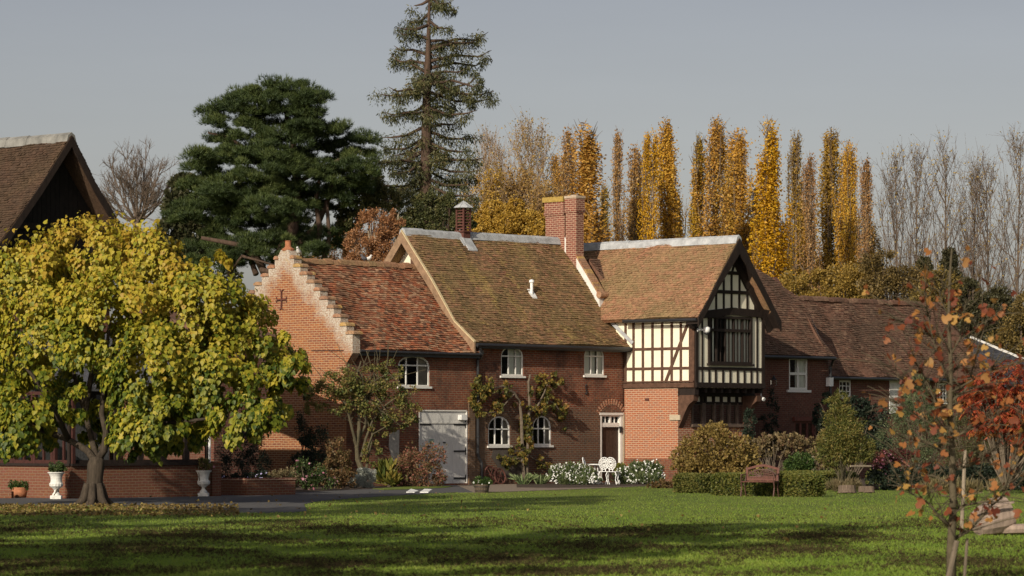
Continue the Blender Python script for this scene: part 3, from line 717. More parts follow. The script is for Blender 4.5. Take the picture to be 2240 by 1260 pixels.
# ================================================================ half timbered bay
vC = F.hitU(1520, 843, sT)[0]; PF = PV(F, vC)
sR_ = F.hitV(1671, 843, vC)[0]
zJ = PT.hit(1366, 849)[1]; zJ = PF.hit(1520, 848)[1]
PVg = PV(F, vC+.45)
ap = PVg.hit(1617, 521)
tl = [ap, PVg.hit(1571, 608), PVg.hit(1548, 655), PVg.hit(1527, 693)]
tr = [ap, PVg.hit(1660, 608), PVg.hit(1684, 655), PVg.hit(1708, 703)]
zB = tl[3][1]
posT = lambda s, h, z: F.p(h, s, z)
mb = MB()
tiled(mb, posT, tl, lambda h: vR-.5, lambda h: vC+.45, seed=5, sag=.03)
tiled(mb, posT, tr, lambda h: vR-3.0, lambda h: vC+.45, seed=6)
roofT = mb.build('roof', M['tile_tan'], house, label='tan tiled roof of the timbered bay')
mb = MB(); ridge(mb, posT, vR-.7, vC+.45, ap[0], ap[1]+.03, r=.14, step=1.2, drop=.22, wob=.004); mb.build('ridge_capping', M['lead'], roofT)
mb = MB()
for pr in (tl, tr):
    for (h0, z0), (h1, z1) in zip(pr[:-1], pr[1:]):
        w = .34; t0, t1 = vC+.43, vC+.49
        sh = lambda h, z: (h+(0.0), z)
        mb.hexa([F.p(h0, t0, z0-w*1.6 if h0 == ap[0] else z0-w), F.p(h1, t0, z1-w), F.p(h1, t1, z1-w), F.p(h0, t1, z0-w*1.6 if h0 == ap[0] else z0-w), F.p(h0, t0, z0-.01), F.p(h1, t0, z1-.01), F.p(h1, t1, z1-.01), F.p(h0, t1, z0-.01)])
mb.build('bargeboard', M['timber'], roofT)
mb = MB()
for pr in (tl, tr):
    for (h0, z0), (h1, z1) in zip(pr[:-1], pr[1:]):
        c = [F.p(h0, vC-.1, z0-.24), F.p(h1, vC-.1, z1-.24), F.p(h1, vC+.425, z1-.24), F.p(h0, vC+.425, z0-.24)]; mb.hexa(c+[q+ZV*.055 for q in c])
mb.build('soffit', M['timber'], roofT)
mb = MB()
mb.tube([F.p(tl[3][0]-.05, .3, zB-.08), F.p(tl[3][0]-.05, vC+.42, zB-.10)], [.06, .06], 8)
mb.build('gutter', M['gutter'], roofT)
# plaster walls
mb = MB()
wall(mb, PT, [(-.4, zJ), (vC, zJ), (vC, zB+.12), (-.4, zB+.12)], thick=.2)
mb.build('plaster_panel', M['plaster'], house, label='sunlit cream side wall of the timbered bay')
wx = [PF.hit(1548, 740)[0], PF.hit(1643, 740)[0], PF.hit(1595, 797)[1], PF.hit(1595, 692)[1]]
def rz_(h, pr): return float(np.interp(h, *zip(*sorted(pr))))-.19
gw = [(sT+.003, zJ), (sR_, zJ), (sR_, rz_(sR_, tr)), (tr[1][0], tr[1][1]-.15), (ap[0], ap[1]-.15), (tl[1][0], tl[1][1]-.15), (sT+.003, rz_(sT, tl))]
mb = MB(); wall(mb, PF, gw, [[(wx[0], wx[2]), (wx[1], wx[2]), (wx[1], wx[3]), (wx[0], wx[3])]], thick=.2)
mb.build('plaster_panel', M['plaster'], house, label='cream gable front of the timbered bay')
mb = MB(); wall(mb, PU(F, sR_+.003), [(-.2, zJ), (vC, zJ), (vC, 5.9), (-.2, 5.9)], thick=-.003); mb.hexa([F.p(sT, -.2, zJ-.02), F.p(sR_, -.2, zJ-.02), F.p(sR_, vC, zJ-.02), F.p(sT, vC, zJ-.02), F.p(sT, -.2, zJ+.1), F.p(sR_, -.2, zJ+.1), F.p(sR_, vC, zJ+.1), F.p(sT, vC, zJ+.1)])
mb.build('bay_floor', M['timber'], house)
# side timbers
mb = MB(); PTt = PT
pz = lambda py, px=1440: PT.hit(px, py)[1]
zt_ = zB+.12
for px in (1369, 1386.5, 1407, 1428, 1449, 1470, 1490):
    a = PT.hit(px, 770)[0]; bar(mb, PT, (a, zJ), (a, zt_), .10, -.02, .03)
for py in (763, 806):
    z = pz(py); bar(mb, PT, (-.1, z), (vC-.15, z), .09, -.02, .034)
bar(mb, PT, PT.hit(1457, 835), PT.hit(1506, 706), .11, -.02, .038)
bar(mb, PT, (vC-.12, zJ), (vC-.12, zt_), .24, -.02, .045)
bar(mb, PT, (-.05, pz(843)+.0), (vC, pz(843)), .16, -.02, .07); bar(mb, PT, (-.05, pz(835)), (vC, pz(835)), .05, -.02, .10)
bar(mb, PT, (-.05, pz(700)), (vC, pz(700)), .10, -.02, .036)
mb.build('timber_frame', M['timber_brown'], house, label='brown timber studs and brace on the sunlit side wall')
# front timbers
mb = MB(); X = lambda px, py=760: PF.hit(px, py)[0]; Zf = lambda py, px=1595: PF.hit(px, py)[1]
z1_ = Zf(684); zlow = Zf(807); zbt = Zf(843)
bar(mb, PF, (sT+.07, zJ), (sT+.07, z1_), .16, -.02, .05); bar(mb, PF, (sR_-.07, zJ), (sR_-.07, z1_), .14, -.02, .045)
bar(mb, PF, (sT, zbt), (sR_, zbt), .18, -.02, .08); bar(mb, PF, (sT, zlow), (sR_, zlow), .11, -.02, .04)
for px in (1535.5, 1655.5): bar(mb, PF, (X(px), zJ), (X(px), z1_), .07, -.02, .034)
for px in (1551, 1565, 1581, 1597, 1613, 1628, 1643): bar(mb, PF, (X(px), zJ), (X(px), zlow), .09, -.02, .03)
# cranked tie beam over the window
za = Zf(690); zbm = Zf(677)
for (xa, ya), (xb, yb) in (((1519, 690), (1600, 681)), ((1600, 681), (1672, 688))):
    bar(mb, PF, PF.hit(xa, ya), PF.hit(xb, yb), .26, -.02, .10)
zr1, zr2 = Zf(639), Zf(597)
def halfw(z, pr): return float(np.interp(-z, [-p[1] for p in pr], [p[0] for p in pr]))
for z in (zr1, zr2): bar(mb, PF, (halfw(z, tl)+.05, z), (halfw(z, tr)-.05, z), .12, -.02, .05)
for px in (1566, 1582.5, 1599.5, 1616.5, 1634, 1651): bar(mb, PF, (X(px, 660), Zf(680)), (X(px, 660), zr1), .085, -.02, .032)
for px in (1582.5, 1599.5, 1617, 1634): bar(mb, PF, (X(px, 620), zr1), (X(px, 620), zr2), .085, -.02, .032)
bar(mb, PF, (X(1615, 580), zr2), (X(1615, 580), Zf(555)), .08, -.02, .032)
bar(mb, PF, PF.hit(1600, 597), PF.hit(1611, 560), .08, -.02, .034); bar(mb, PF, PF.hit(1634, 597), PF.hit(1620, 560), .08, -.02, .034)
# dark soffit side rafters
for pr, sg in ((tl, 1), (tr, -1)):
    for (h0, z0), (h1, z1) in zip(pr[:-1], pr[1:]): bar(mb, PF, (h0+sg*.06, z0-.33), (h1+sg*.10, z1-.33), .22, -.02, .12)
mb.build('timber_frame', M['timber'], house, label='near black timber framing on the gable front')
# big window
a0, a1, z0, z1 = wx
mb = MB(); out = hole((a0, a1, z0, z1)); ring(mb, PF, out, shrink(out, .09), -.10, .07)
ztr = Zf(723)
pbox(mb, PF, a0, a1, ztr-.05, ztr+.05, -.08, .06)
for i in range(1, 5): a = a0+(a1-a0)*i/5; pbox(mb, PF, a-.035, a+.035, z0+.05, z1-.05, -.05, .03)
for i in range(5):
    a = a0+(a1-a0)*(i+.5)/5
    pbox(mb, PF, a-.010, a+.010, z0+.05, z1-.05, -.05, .0)
pbox(mb, PF, a0-.05, a1+.05, z0-.05, z0+.02, -.05, .12)
bw = mb.build('casement_window', M['timber'], house)
g = MB(); g.add([PF.pos(a0, z0, -.03), PF.pos(a1, z0, -.03), PF.pos(a1, z1, -.03), PF.pos(a0, z1, -.03)], [(0, 1, 2, 3)]); g.build('pane', M['glass'], bw)
s = MB()
for f0, f1 in ((.03, .17), (.43, .58), (.63, .78), (.83, .97)):
    for i in range(8):
        x0 = a0+(a1-a0)*(f0+(f1-f0)*i/8); x1 = a0+(a1-a0)*(f0+(f1-f0)*(i+1)/8)
        s.add([PF.pos(x0, z0, -.06-.03*(i % 2)), PF.pos(x1, z0, -.06-.03*((i+1) % 2)), PF.pos(x1, z1, -.06-.03*((i+1) % 2)), PF.pos(x0, z1, -.06-.03*(i % 2))], [(0, 1, 2, 3)])
s.build('curtain', M['curtain'], bw)
# ground floor under the jetty
vg = F.hitU(1483, 900, sT)[0]; PGf = PV(F, vg)
mb = MB(); wall(mb, PT, [(0, -.1), (vg, -.1), (vg, zJ), (0, zJ)], d0=.0, thick=.3)
sgr = PGf.hit(1640, 900)[0]
gx = [PGf.hit(1512, 900)[0], PGf.hit(1636, 900)[0], PGf.hit(1570, 930)[1], PGf.hit(1570, 882)[1]]
wall(mb, PGf, [(sT+.3, -.1), (sgr+.15, -.1), (sgr+.15, gx[3]), (sT+.3, gx[3])], [hole(gx)], thick=.3)
pier = mb.build('wall', M['brick_pier'], house, label='bright orange brick pier under the timbered bay')
mb = MB(); pbox(mb, PT, -.0, vg, 0, PT.hit(1420, 1003)[1], .0, .05); mb.build('plinth', M['brick'], pier)
mb = MB(); pbox(mb, PT, vg-.35, vg+.12, PT.hit(1470, 919)[1], PT.hit(1470, 908)[1], -.2, .05); mb.build('corbel_stone', M['stone'], pier)
mb = MB(); bar(mb, PT, PT.hit(1338, 703), PT.hit(1386, 751), .13, .03, .065); mb.build('flashing', M['lead'], house)
mb = MB(); sx_, zx_ = PW.hit(1281, 853)
mb.tube([PW.pos(sx_+.05, zx_+.16, .03), PW.pos(sx_, zx_+.19, .03), PW.pos(sx_-.04, zx_+.12, .03), PW.pos(sx_+.0, zx_, .03), PW.pos(sx_+.05, zx_-.09, .03), PW.pos(sx_, zx_-.15, .03), PW.pos(sx_-.05, zx_-.12, .03)], [.02]*7, 6); mb.build('wall_tie', M['iron'], house)
mb = MB(); pbox(mb, PT, PT.hit(1412, 872)[0], PT.hit(1420, 872)[0], PT.hit(1416, 876)[1], PT.hit(1416, 871)[1], 0, .04); mb.build('wall_plate', M['rust'], pier)
# recess panels + jetty joists + brackets
mb = MB(); wall(mb, PGf, [(sT+.3, gx[3]), (sgr+.15, gx[3]), (sgr+.15, zJ), (sT+.3, zJ)], thick=.1, d0=-.02); mb.build('plaster_panel', M['plaster'], house, label='small cream panels under the jetty')
mb = MB(); ztp = PGf.hit(1570, 868)[1]; zbp = PGf.hit(1570, 879)[1]
pbox(mb, PGf, sT, sgr+.2, ztp, zJ+.0, -.05, .06); pbox(mb, PGf, sT+.2, sgr+.2, gx[3]-.05, zbp, -.05, .06)
for px in (1512, 1534, 1542, 1560, 1577, 1594, 1611, 1630): a = PGf.hit(px, 873)[0]; bar(mb, PGf, (a, gx[3]), (a, zJ), .11, -.05, .05)
for i in range(9):
    a = sT+.2+(sR_-sT-.3)*i/8; pbox(mb, PGf, a-.06, a+.06, zJ-.16, zJ-.02, 0, vC-vg-.02)
mb.hexa([F.p(sT, vg, zJ-.25), F.p(sT+.2, vg, zJ-.25), F.p(sT+.2, vC, zJ-.25), F.p(sT, vC, zJ-.25), F.p(sT, vg, zJ), F.p(sT+.2, vg, zJ), F.p(sT+.2, vC, zJ), F.p(sT, vC, zJ)])
mb.build('jetty_beam', M['timber'], house)
for s0 in (sT+.01, sR_-.32):
    mb = MB(); n = 10; poly = [(vg, zJ-.25), (vC-.05, zJ-.25)]
    for i in range(n+1):
        t = i/n; poly.append((vC-.08-(vC-.08-vg)*(t**.55), zJ-.45-(.95)*t-.10*math.sin(t*math.pi)))
    mb.prism([F.p(s0, a, z) for a, z in poly], F.U*.26); mb.build('jetty_bracket', M['timber_brown'], house)
a0, a1, z0, z1 = gx
mb = MB(); out = hole(gx); ring(mb, PGf, out, shrink(out, .07), -.10, .05)
for px in (1535, 1539, 1561, 1578, 1594, 1611, 1627): a = PGf.hit(px, 900)[0]; pbox(mb, PGf, a-.04, a+.04, z0, z1, -.08, .07)
pbox(mb, PGf, a0-.05, a1+.05, z0-.06, z0+.03, -.05, .12)
M['greywood'] = simple('grey brown oak', (.12, .085, .065), .8, .3, 8)
lw = mb.build('mullioned_window', M['greywood'], house)
g = MB(); g.add([PGf.pos(a0, z0, -.03), PGf.pos(a1, z0, -.03), PGf.pos(a1, z1, -.03), PGf.pos(a0, z1, -.03)], [(0, 1, 2, 3)]); g.build('pane', M['glass'], lw)
# ================================================================ right block
sB0 = sT+.2; sB1 = S(1811, 850)
eB = F.hitV(1825, 779, .30); zBe = eB[1]
w3 = win_hole(1726, 1767, 853, 782, 782); w4 = win_hole(1738, 1782, 962, 921, 921)
vm = F.hitU(1757, 657, eB[0]); RH = vm[0]-1.25; bp_z = vm[1]+1.22
mb = MB(); wall(mb, PW, [(sB0, -.1), (sB1, -.1), (sB1, zBe), (sB0, zBe)], [arch(*w3), arch(*w4)])
mb.prism([F.p(sB1-.25, h, z) for h, z in [(0, 0), (0, zBe), (RH, bp_z-.3), (2*RH, zBe), (2*RH, 0)]], F.U*.247)
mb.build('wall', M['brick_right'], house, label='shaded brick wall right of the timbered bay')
window(PW, w3, [.5], [.50], curtain=[(.42, .95)], label='tall white casement on the right block', fw=.09, mull=.09, over=.14, sillh=.09)
window(PW, w4, [.33, .66], [], mat='redwood', sill=False, label='red brown window low on the right block', fw=.09, mull=.10)
mb = MB(); pbox(mb, PW, w4[0]-.12, w4[1]+.25, w4[4], w4[4]+.16, 0, .10); mb.build('lintel', M['redwood'], house)
vm = F.hitU(1757, 657, eB[0])
slope = (vm[1]-zBe)/(.30-vm[0])
RH = vm[0]-1.25
bp = [(RH, vm[1]+1.25*.98), (vm[0], vm[1]), (vm[0]*.35, (vm[1]*.42+zBe*.58)-.12), (.30, zBe)]
sBe = eB[0]
mb = MB(); sRB = lambda h: sBe if h > vm[0] else sBe-(vm[0]-h)*1.0
tiled(mb, posM, bp, lambda h: sR_-1.0-(0 if h > -1 else 2), sRB, seed=7)
tiled(mb, posM, [(2*RH-h, z) for h, z in bp], lambda h: sR_-3, lambda h: sBe-2, seed=8, back=True)
roofB = mb.build('roof', M['tile_brown'], house, label='dark brown tiled roof with sloping hip right of the bay')
# hip slope on the right end
mb = MB(); tp_ = F.p(sRB(RH), RH, bp[0][1]-.03); ft = F.p(sBe, vm[0], vm[1]-.03); bk = F.p(sBe, 2*RH-vm[0], vm[1]-.03)
mb.add([tp_, ft, bk, tp_-ZV*.15, ft-ZV*.15, bk-ZV*.15], [(0, 1, 2), (3, 5, 4), (0, 3, 4, 1), (1, 4, 5, 2), (2, 5, 3, 0)])
mb.add([F.p(sBe-.28, .25, zBe-.02), F.p(sBe-.28, vm[0], vm[1]-.02), F.p(sBe-.28, 2*RH-vm[0], vm[1]-.02), F.p(sBe-.28, 2*RH-.3, zBe-.02)], [(0, 1, 2, 3)])
mb.build('hip_end', M['tile_brown'], roofB)
mb = MB(); bargeboard(mb, posM, bp[1:], sBe-.02, .16, .05, -.01); mb.tube([F.p(sR_+.1, .36, zBe-.09), F.p(sBe, .36, zBe-.09)], [.06, .06], 8); mb.build('gutter', M['gutter'], roofB)
mb = MB(); sd = sB1+.08; mb.tube([F.p(sBe-.1, .36, zBe-.1), F.p(sd, .06, zBe-.4), F.p(sd, .06, .1)], [.05]*3, 8); mb.build('downpipe', M['gutter'], house)
mb = MB(); pbox(mb, PW, S(1806), S(1814), PW.hit(1810, 845)[1], PW.hit(1810, 826)[1], .02, .2); mb.build('meter_box', M['plastic'], house)
# ================================================================ far range
vD = -1.1; PD = PV(F, vD); eD0 = F.hitV(1900, 824, vD+.3); zD = eD0[1]
rD = None
sv2 = PD.hit(2100, 900)[0]
for v_ in np.linspace(-3, -6, 60):
    s_, z_ = F.hitV(2060, 667, v_); 
    e_ = F.hitU(2178, 805, s_)
    if abs(e_[0]-(vD+.3)) < .12: rD = (v_, z_, s_); break
if rD is None: rD = (-4.4, 7.0, F.hitV(2060, 667, -4.4)[0])
vDr, zDr, sDe = rD
dp = [(vDr, zDr), ((vDr+vD+.3)*.5, (zDr+zD)*.5-.06), (vD-.15, zD+.30), (vD+.3, zD)]
hD = [PD.hit(1836, 900)[0], PD.hit(1862, 900)[0], PD.hit(1849, 868)[1], PD.hit(1849, 832)[1]]
hE = [PD.hit(2050, 900)[0], PD.hit(2072, 900)[0], PD.hit(2060, 880)[1], PD.hit(2060, 838)[1]]
hF = [PD.hit(2122, 900)[0], PD.hit(2150, 900)[0], PD.hit(2135, 880)[1], PD.hit(2135, 838)[1]]
mb = MB(); wall(mb, PD, [(sB1-.3, -.1), (sDe-.3, -.1), (sDe-.3, zD), (sB1-.3, zD)], [hole(hD), hole(hE), hole(hF)])
mb.prism([F.p(sDe-.55, h, z) for h, z in [(vD, 0), (vD, zD), (vDr, zDr-.2), (2*vDr-vD, zD), (2*vDr-vD, 0)]], F.U*.247)
wall(mb, PV(F, 2*vDr-vD), [(sB1-.3, -.1), (sDe-.3, -.1), (sDe-.3, zD), (sB1-.3, zD)])
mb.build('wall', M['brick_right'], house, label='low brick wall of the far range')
for h_, lb in ((hD, 'small white window by the corner of the far range'), (hE, 'white barred window on the far range'), (hF, 'white window at the far end')):
    window(PD, [h_[0], h_[1], h_[2], h_[3], h_[3]], [.33, .66], [.33, .66], label=lb, fw=.07, mull=.03, over=.08)
mb = MB(); pbox(mb, PD, PD.hit(1945, 900)[0], PD.hit(1968, 900)[0], PD.hit(1950, 905)[1], PD.hit(1950, 830)[1], .0, .03); mb.build('white_panel', M['render_white'], house)
mb = MB(); tiled(mb, posM, dp, lambda h: sBe-3.0, lambda h: sDe, seed=9, sag=.04)
tiled(mb, posM, back(dp, vDr), lambda h: sBe-3, lambda h: sDe, seed=10, back=True)
roofD = mb.build('roof', M['tile_brown'], house, label='long brown tiled roof of the far range')
mb = MB(); ridge(mb, posM, sBe-2.5, sDe, vDr, zDr+.03, r=.12); mb.build('ridge_tiles', M['tile_brown'], roofD)
mb = MB(); mb.tube([F.p(sB1, vD+.36, zD-.08), F.p(sDe, vD+.36, zD-.08)], [.06, .06], 8); mb.build('gutter', M['gutter'], roofD)
# ================================================================ slate outbuilding
Y0 = 150.0; apx = at(2122, 739, Y0); FS = Fr((apx[0], apx[1], 0), 47); zz = apx[2]; run = 4.5; rise = 2.6
so = thing('slate_roofed_outbuilding', 'low outbuilding with a grey slate hipped roof beyond the far end of the house', 'outbuilding', FS.O)
posS = lambda s, h, z: FS.p(s, h, z)
mb = MB(); tiled(mb, posS, [(0, zz), (run, zz-rise)], lambda h: -3.0-h*.0, lambda h: h*.95+.02, seed=11, wid=.28, exp=.14, relief=.014)
mb.add([FS.p(0, 0, zz-.02), FS.p(run, run, zz-rise), FS.p(run, -run, zz-rise)], [(0, 1, 2)]); mb.add([FS.p(-3, 0, zz-.02), FS.p(0, 0, zz-.02), FS.p(run, -run, zz-rise), FS.p(-3, -run, zz-rise)], [(0, 1, 2, 3)])
r_ = mb.build('roof', M['slate'], so)
mb = MB(); mb.tube([FS.p(0, 0, zz+.02), FS.p(run*.97, run, zz-rise+.02)], [.08, .08], 6); mb.build('hip_flashing', M['render_white'], r_)
mb = MB(); mb.hexa([FS.p(-3, -run+.3, 0), FS.p(run-.4, -run+.3, 0), FS.p(run-.4, run-.3, 0), FS.p(-3, run-.3, 0), FS.p(-3, -run+.3, zz-rise), FS.p(run-.4, -run+.3, zz-rise), FS.p(run-.4, run-.3, zz-rise), FS.p(-3, run-.3, zz-rise)]); mb.build('wall', M['brick_right'], so)
# ================================================================ dark barn, upper left
M['dull_lead'] = simple('dull lead', (.20, .195, .18), .8, .35, 3)
YB = 104.0; bx = at(157, 296, YB); FB = Fr((bx[0], bx[1], 0), 47); zb = bx[2]
barn = thing('weatherboarded_barn', 'tall dark weatherboarded barn with brown tiled roof behind the yellow tree', 'barn', FB.O)
posB = lambda s, h, z: FB.p(h, s, z)
bl = [(0, zb), FB.hitV(90, 402, 0), FB.hitV(28, 492, 0)]; bl += [(bl[-1][0]+(bl[-1][0]-bl[1][0])*.8, bl[-1][1]+(bl[-1][1]-bl[1][1])*.75)]
br_ = [(0, zb), FB.hitV(207, 395, 0), FB.hitV(256, 478, 0)]; br_ += [(br_[-1][0]+(br_[-1][0]-br_[1][0])*.9, br_[-1][1]+(br_[-1][1]-br_[1][1])*.85)]
mb = MB(); tiled(mb, posB, bl, lambda h: -9.0, lambda h: .0, seed=12); tiled(mb, posB, br_, lambda h: -9.0, lambda h: 0., seed=13)
rb = mb.build('roof', M['tile_barn'], barn)
mb = MB(); ridge(mb, posB, -9, 0, 0, zb+.03, r=.16, step=1.0, drop=.24); mb.build('ridge_capping', M['dull_lead'], rb)
M['board_gap_black'] = simple('black tarred boards and doorway dark', (.016, .013, .012), .85, .3, 5)
mb = MB()
for pr in (bl, br_):
    for (h0, z0), (h1, z1) in zip(pr[:-1], pr[1:]): mb.hexa([FB.p(h0, -.04, z0-.34), FB.p(h1, -.04, z1-.34), FB.p(h1, .02, z1-.34), FB.p(h0, .02, z0-.34), FB.p(h0, -.04, z0-.02), FB.p(h1, -.04, z1-.02), FB.p(h1, .02, z1-.02), FB.p(h0, .02, z0-.02)])
mb.build('bargeboard', M['timber'], rb)
mb = MB(); PB = PV(FB, -.8); zl = bl[2][1]; zr = br_[3][1]; nb = 26; a0, a1 = bl[2][0], br_[3][0]-.3
hw = lambda a: float(np.interp(a, [p[0] for p in bl[::-1]]+[p[0] for p in br_[1:]], [p[1] for p in bl[::-1]]+[p[1] for p in br_[1:]]))-.15
for i in range(nb):
    x0 = a0+(a1-a0)*i/nb; x1 = a0+(a1-a0)*(i+1)/nb-.012
    mb.hexa([PB.pos(x0, zl-.0 if 0 else 5.6, 0), PB.pos(x1, 5.6, 0), PB.pos(x1, 5.6, -.1), PB.pos(x0, 5.6, -.1), PB.pos(x0, hw(x0), .0), PB.pos(x1, hw(x1), 0), PB.pos(x1, hw(x1), -.1), PB.pos(x0, hw(x0), -.1)])
mb.build('gable_boards', M['board_gap_black'], barn)
mb = MB(); pbox(mb, PB, a0-.5, a1+.3, zl-.05, zl+.15, -.05, .12); mb.build('tie_beam', M['timber'], barn)
mb = MB(); mb.hexa([FB.p(a0-.0, -8.8, 0), FB.p(a1, -8.8, 0), FB.p(a1, -.95, 0), FB.p(a0, -.95, 0), FB.p(a0, -8.8, zl-.0), FB.p(a1, -8.8, zl), FB.p(a1, -.95, zl), FB.p(a0, -.95, zl)]); mb.build('wall', M['brick_right'], barn)
# ================================================================ conservatory and link
M['darkred'] = simple('dark red brown stain', (.05, .018, .014), .7, .3, 8)
Pc = gnd(155, 1091); FC = Fr(Pc, 47)
cons = thing('conservatory', 'dark framed conservatory on a low brick wall behind the yellow tree', 'conservatory', FC.O)
zw = FC.hitV(155, 1020, 0)[1]; zs = .12; ztop = FC.hitV(155, 905, 0)[1]+.6
sC1 = FC.hitV(462, 1060, 0)[0]; vC0 = FC.hitU(-60, 1060, 0)[0]
mb = MB(); wall(mb, PV(FC, 0), [(0, -.1), (sC1, -.1), (sC1, zw), (0, zw)], thick=.25); mb.build('dwarf_wall', M['brick_low'], cons)
mb = MB(); wall(mb, PU(FC, 0), [(vC0, -.1), (-.002, -.1), (-.002, zw), (vC0, zw)], thick=.25); mb.build('dwarf_wall', M['brick_low'], cons, label='sunlit orange brick dwarf wall')
mb = MB()
for Pl, a0, a1 in ((PV(FC, 0), 0, sC1), (PU(FC, 0), vC0, 0)):
    pbox(mb, Pl, a0, a1, zw+.002, zw+.07, -.25, .06)
for Pl, a0, a1, n, nm in ((PV(FC, 0), .0, sC1, 6, 0), (PU(FC, 0), vC0, .0, 5, 1)):
    for i in range(n):
        x0 = a0+(a1-a0)*i/n; x1 = a0+(a1-a0)*(i+1)/n
        f = MB(); o_ = hole((x0+.004, x1-.004, zw+.07, ztop)); ring(f, Pl, o_, shrink(o_, .09), -.16, -.06)
        pbox(f, Pl, x0+.02, x1-.02, ztop-.7, ztop-.62, -.14, -.08)
        if nm: pbox(f, Pl, (x0+x1)/2-.03, (x0+x1)/2+.03, zw+.1, ztop, -.14, -.08)
        w_ = f.build('window', M['darkred' if nm else 'timber'], cons)
        g = MB(); g.add([Pl.pos(x0, zw+.1, -.11), Pl.pos(x1, zw+.1, -.11), Pl.pos(x1, ztop, -.11), Pl.pos(x0, ztop, -.11)], [(0, 1, 2, 3)]); g.build('pane', M['glass'], w_)
mb.build('sill', M['timber'], cons)
mb = MB(); c = [FC.p(-.2, .2, ztop), FC.p(sC1+.2, .2, ztop), FC.p(sC1+.2, -4.5, ztop+1.6), FC.p(-.2, -4.5, ztop+1.6)]
mb.hexa(c+[x+ZV*.12 for x in c]); mb.hexa([FC.p(-.1, -4.5, 0), FC.p(sC1, -4.5, 0), FC.p(sC1, -4.3, 0), FC.p(-.1, -4.3, 0), FC.p(-.1, -4.5, ztop+1.5), FC.p(sC1, -4.5, ztop+1.5), FC.p(sC1, -4.3, ztop+1.4), FC.p(-.1, -4.3, ztop+1.4)])
mb.build('roof', M['slate'], cons)
mb = MB(); pi = PV(FC, .02); pbox(mb, pi, sC1-.02, sC1+.30, -.1, zw+.05, -.3, .05); pbox(mb, pi, sC1-.05, sC1+.33, zw+.05, zw+.10, -.33, .08); mb.build('brick_pier', M['brick_low'], cons)
mb = MB(); a_ = FC.hitV(453, 980, 0)[0]; mb.tube([PV(FC, .0).pos(a_, zw, .1), PV(FC, 0).pos(a_, ztop, .1)], [.035, .035], 8); mb.build('downpipe', M['plastic'], cons)
# link block between conservatory and stepped gable
Pk = gnd(468, 1072); FK = Fr(Pk, 47)
lk = thing('brick_link_building', 'shaded brick link building with a dark doorway between conservatory and stepped gable', 'building', FK.O)
sK = FK.hitV(606, 1040, 0)[0]; sD0 = FK.hitV(566, 1040, 0)[0]
kw = [FK.hitV(520, 760, 0)[0], FK.hitV(556, 760, 0)[0], FK.hitV(538, 790, 0)[1], FK.hitV(538, 742, 0)[1]]
PK = PV(FK, 0)
mb = MB(); wall(mb, PK, [(0, -.1), (sD0, -.1), (sD0, 2.45), (sK, 2.45), (sK, 4.6), (0, 4.6)], [hole(kw)], thick=.3)
mb.hexa([FK.p(0, -5, -.1), FK.p(.25, -5, -.1), FK.p(.25, -.3, -.1), FK.p(0, -.3, -.1), FK.p(0, -5, 4.6), FK.p(.25, -5, 4.6), FK.p(.25, -.3, 4.6), FK.p(0, -.3, 4.6)])
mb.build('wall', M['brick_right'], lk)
mb = MB(); pbox(mb, PK, sD0, sK, 0, 2.45, -1.2, -1.1); mb.build('doorway', M['board_gap_black'], lk)  # black sheet set back in the open gap, standing for its darkness
f = MB(); o_ = hole(kw); ring(f, PK, o_, shrink(o_, .07), -.1, -.03); pbox(f, PK, (kw[0]+kw[1])/2-.03, (kw[0]+kw[1])/2+.03, kw[2], kw[3], -.09, -.03); pbox(f, PK, kw[0], kw[1], (kw[2]+kw[3])/2-.02, (kw[2]+kw[3])/2+.02, -.09, -.03)
w_ = f.build('window', M['white'], lk); g = MB(); g.add([PK.pos(a, z, -.06) for a, z in o_], [(0, 1, 2, 3)]); g.build('pane', M['glass'], w_)
mb = MB(); c = [FK.p(-.2, .2, 4.6), FK.p(sK, .2, 4.6), FK.p(sK, -3, 5.5), FK.p(-.2, -3, 5.5)]; mb.hexa(c+[x+ZV*.12 for x in c]); c = [FK.p(-.2, -3.01, 5.5), FK.p(sK, -3.01, 5.5), FK.p(sK, -6, 4.6), FK.p(-.2, -6, 4.6)]; mb.hexa(c+[x+ZV*.12 for x in c]); mb.build('roof', M['tile_brown'], lk)
mb = MB(); a = FK.hitV(607, 880, 0.1); pbox(mb, PV(FK, 0), a[0]-.12, a[0]-.02, a[1]-.15, a[1]+.15, .0, .08); tagobj(mb.build('wall_sign', M['plastic'], None, origin=FK.p(a[0], 0, a[1])), 'small white wall plate half hidden by leaves beside the dark doorway', 'sign')
# ---- small fixtures hung on the house (things of their own)
o = lamp.build('flood_light', M['plastic'], None, origin=PW.pos(dg[1]-.25, PW.hit(1008, 912)[1]), label='white box floodlight at the top of the grey double door', cat='lamp')
def camera_fix(name, base, out, label):
    t = thing(name, label, 'security camera', base)
    mb = MB(); mb.tube([base-out*.04, base, base+out*.02, base+out*.30+ZV*.02], [.07, .07, .03, .03], 8); mb.build('bracket', M['plastic'], t)
    mb = MB(); e = base+out*.30; mb.lathe(e-ZV*.10, [(.06, 0), (.11, .03), (.12, .10), (.12, .18), (.06, .21)], 14); mb.build('housing', M['plastic'], t, smooth=True)
    mb = MB(); mb.lathe(e-ZV*.17, [(.02, 0), (.07, .02), (.09, .07)], 12); mb.build('lens_dome', M['iron'], t, smooth=True)
b0 = PF.pos(sT+.12, PF.hit(1524, 722)[1], .05)
camera_fix('security_camera', b0, unit(F.V*.6+F.U*.5-F.U*.2), 'white dome security camera on the corner post of the timbered bay')
b1 = F.p(sT-.05, vC-.2, PT.hit(1505, 703)[1])
t = thing('lantern', 'glass wall lantern on a curled bracket right of the timbered bay', 'lantern', F.p(S(1678), .2, PW.hit(1678, 838)[1]))
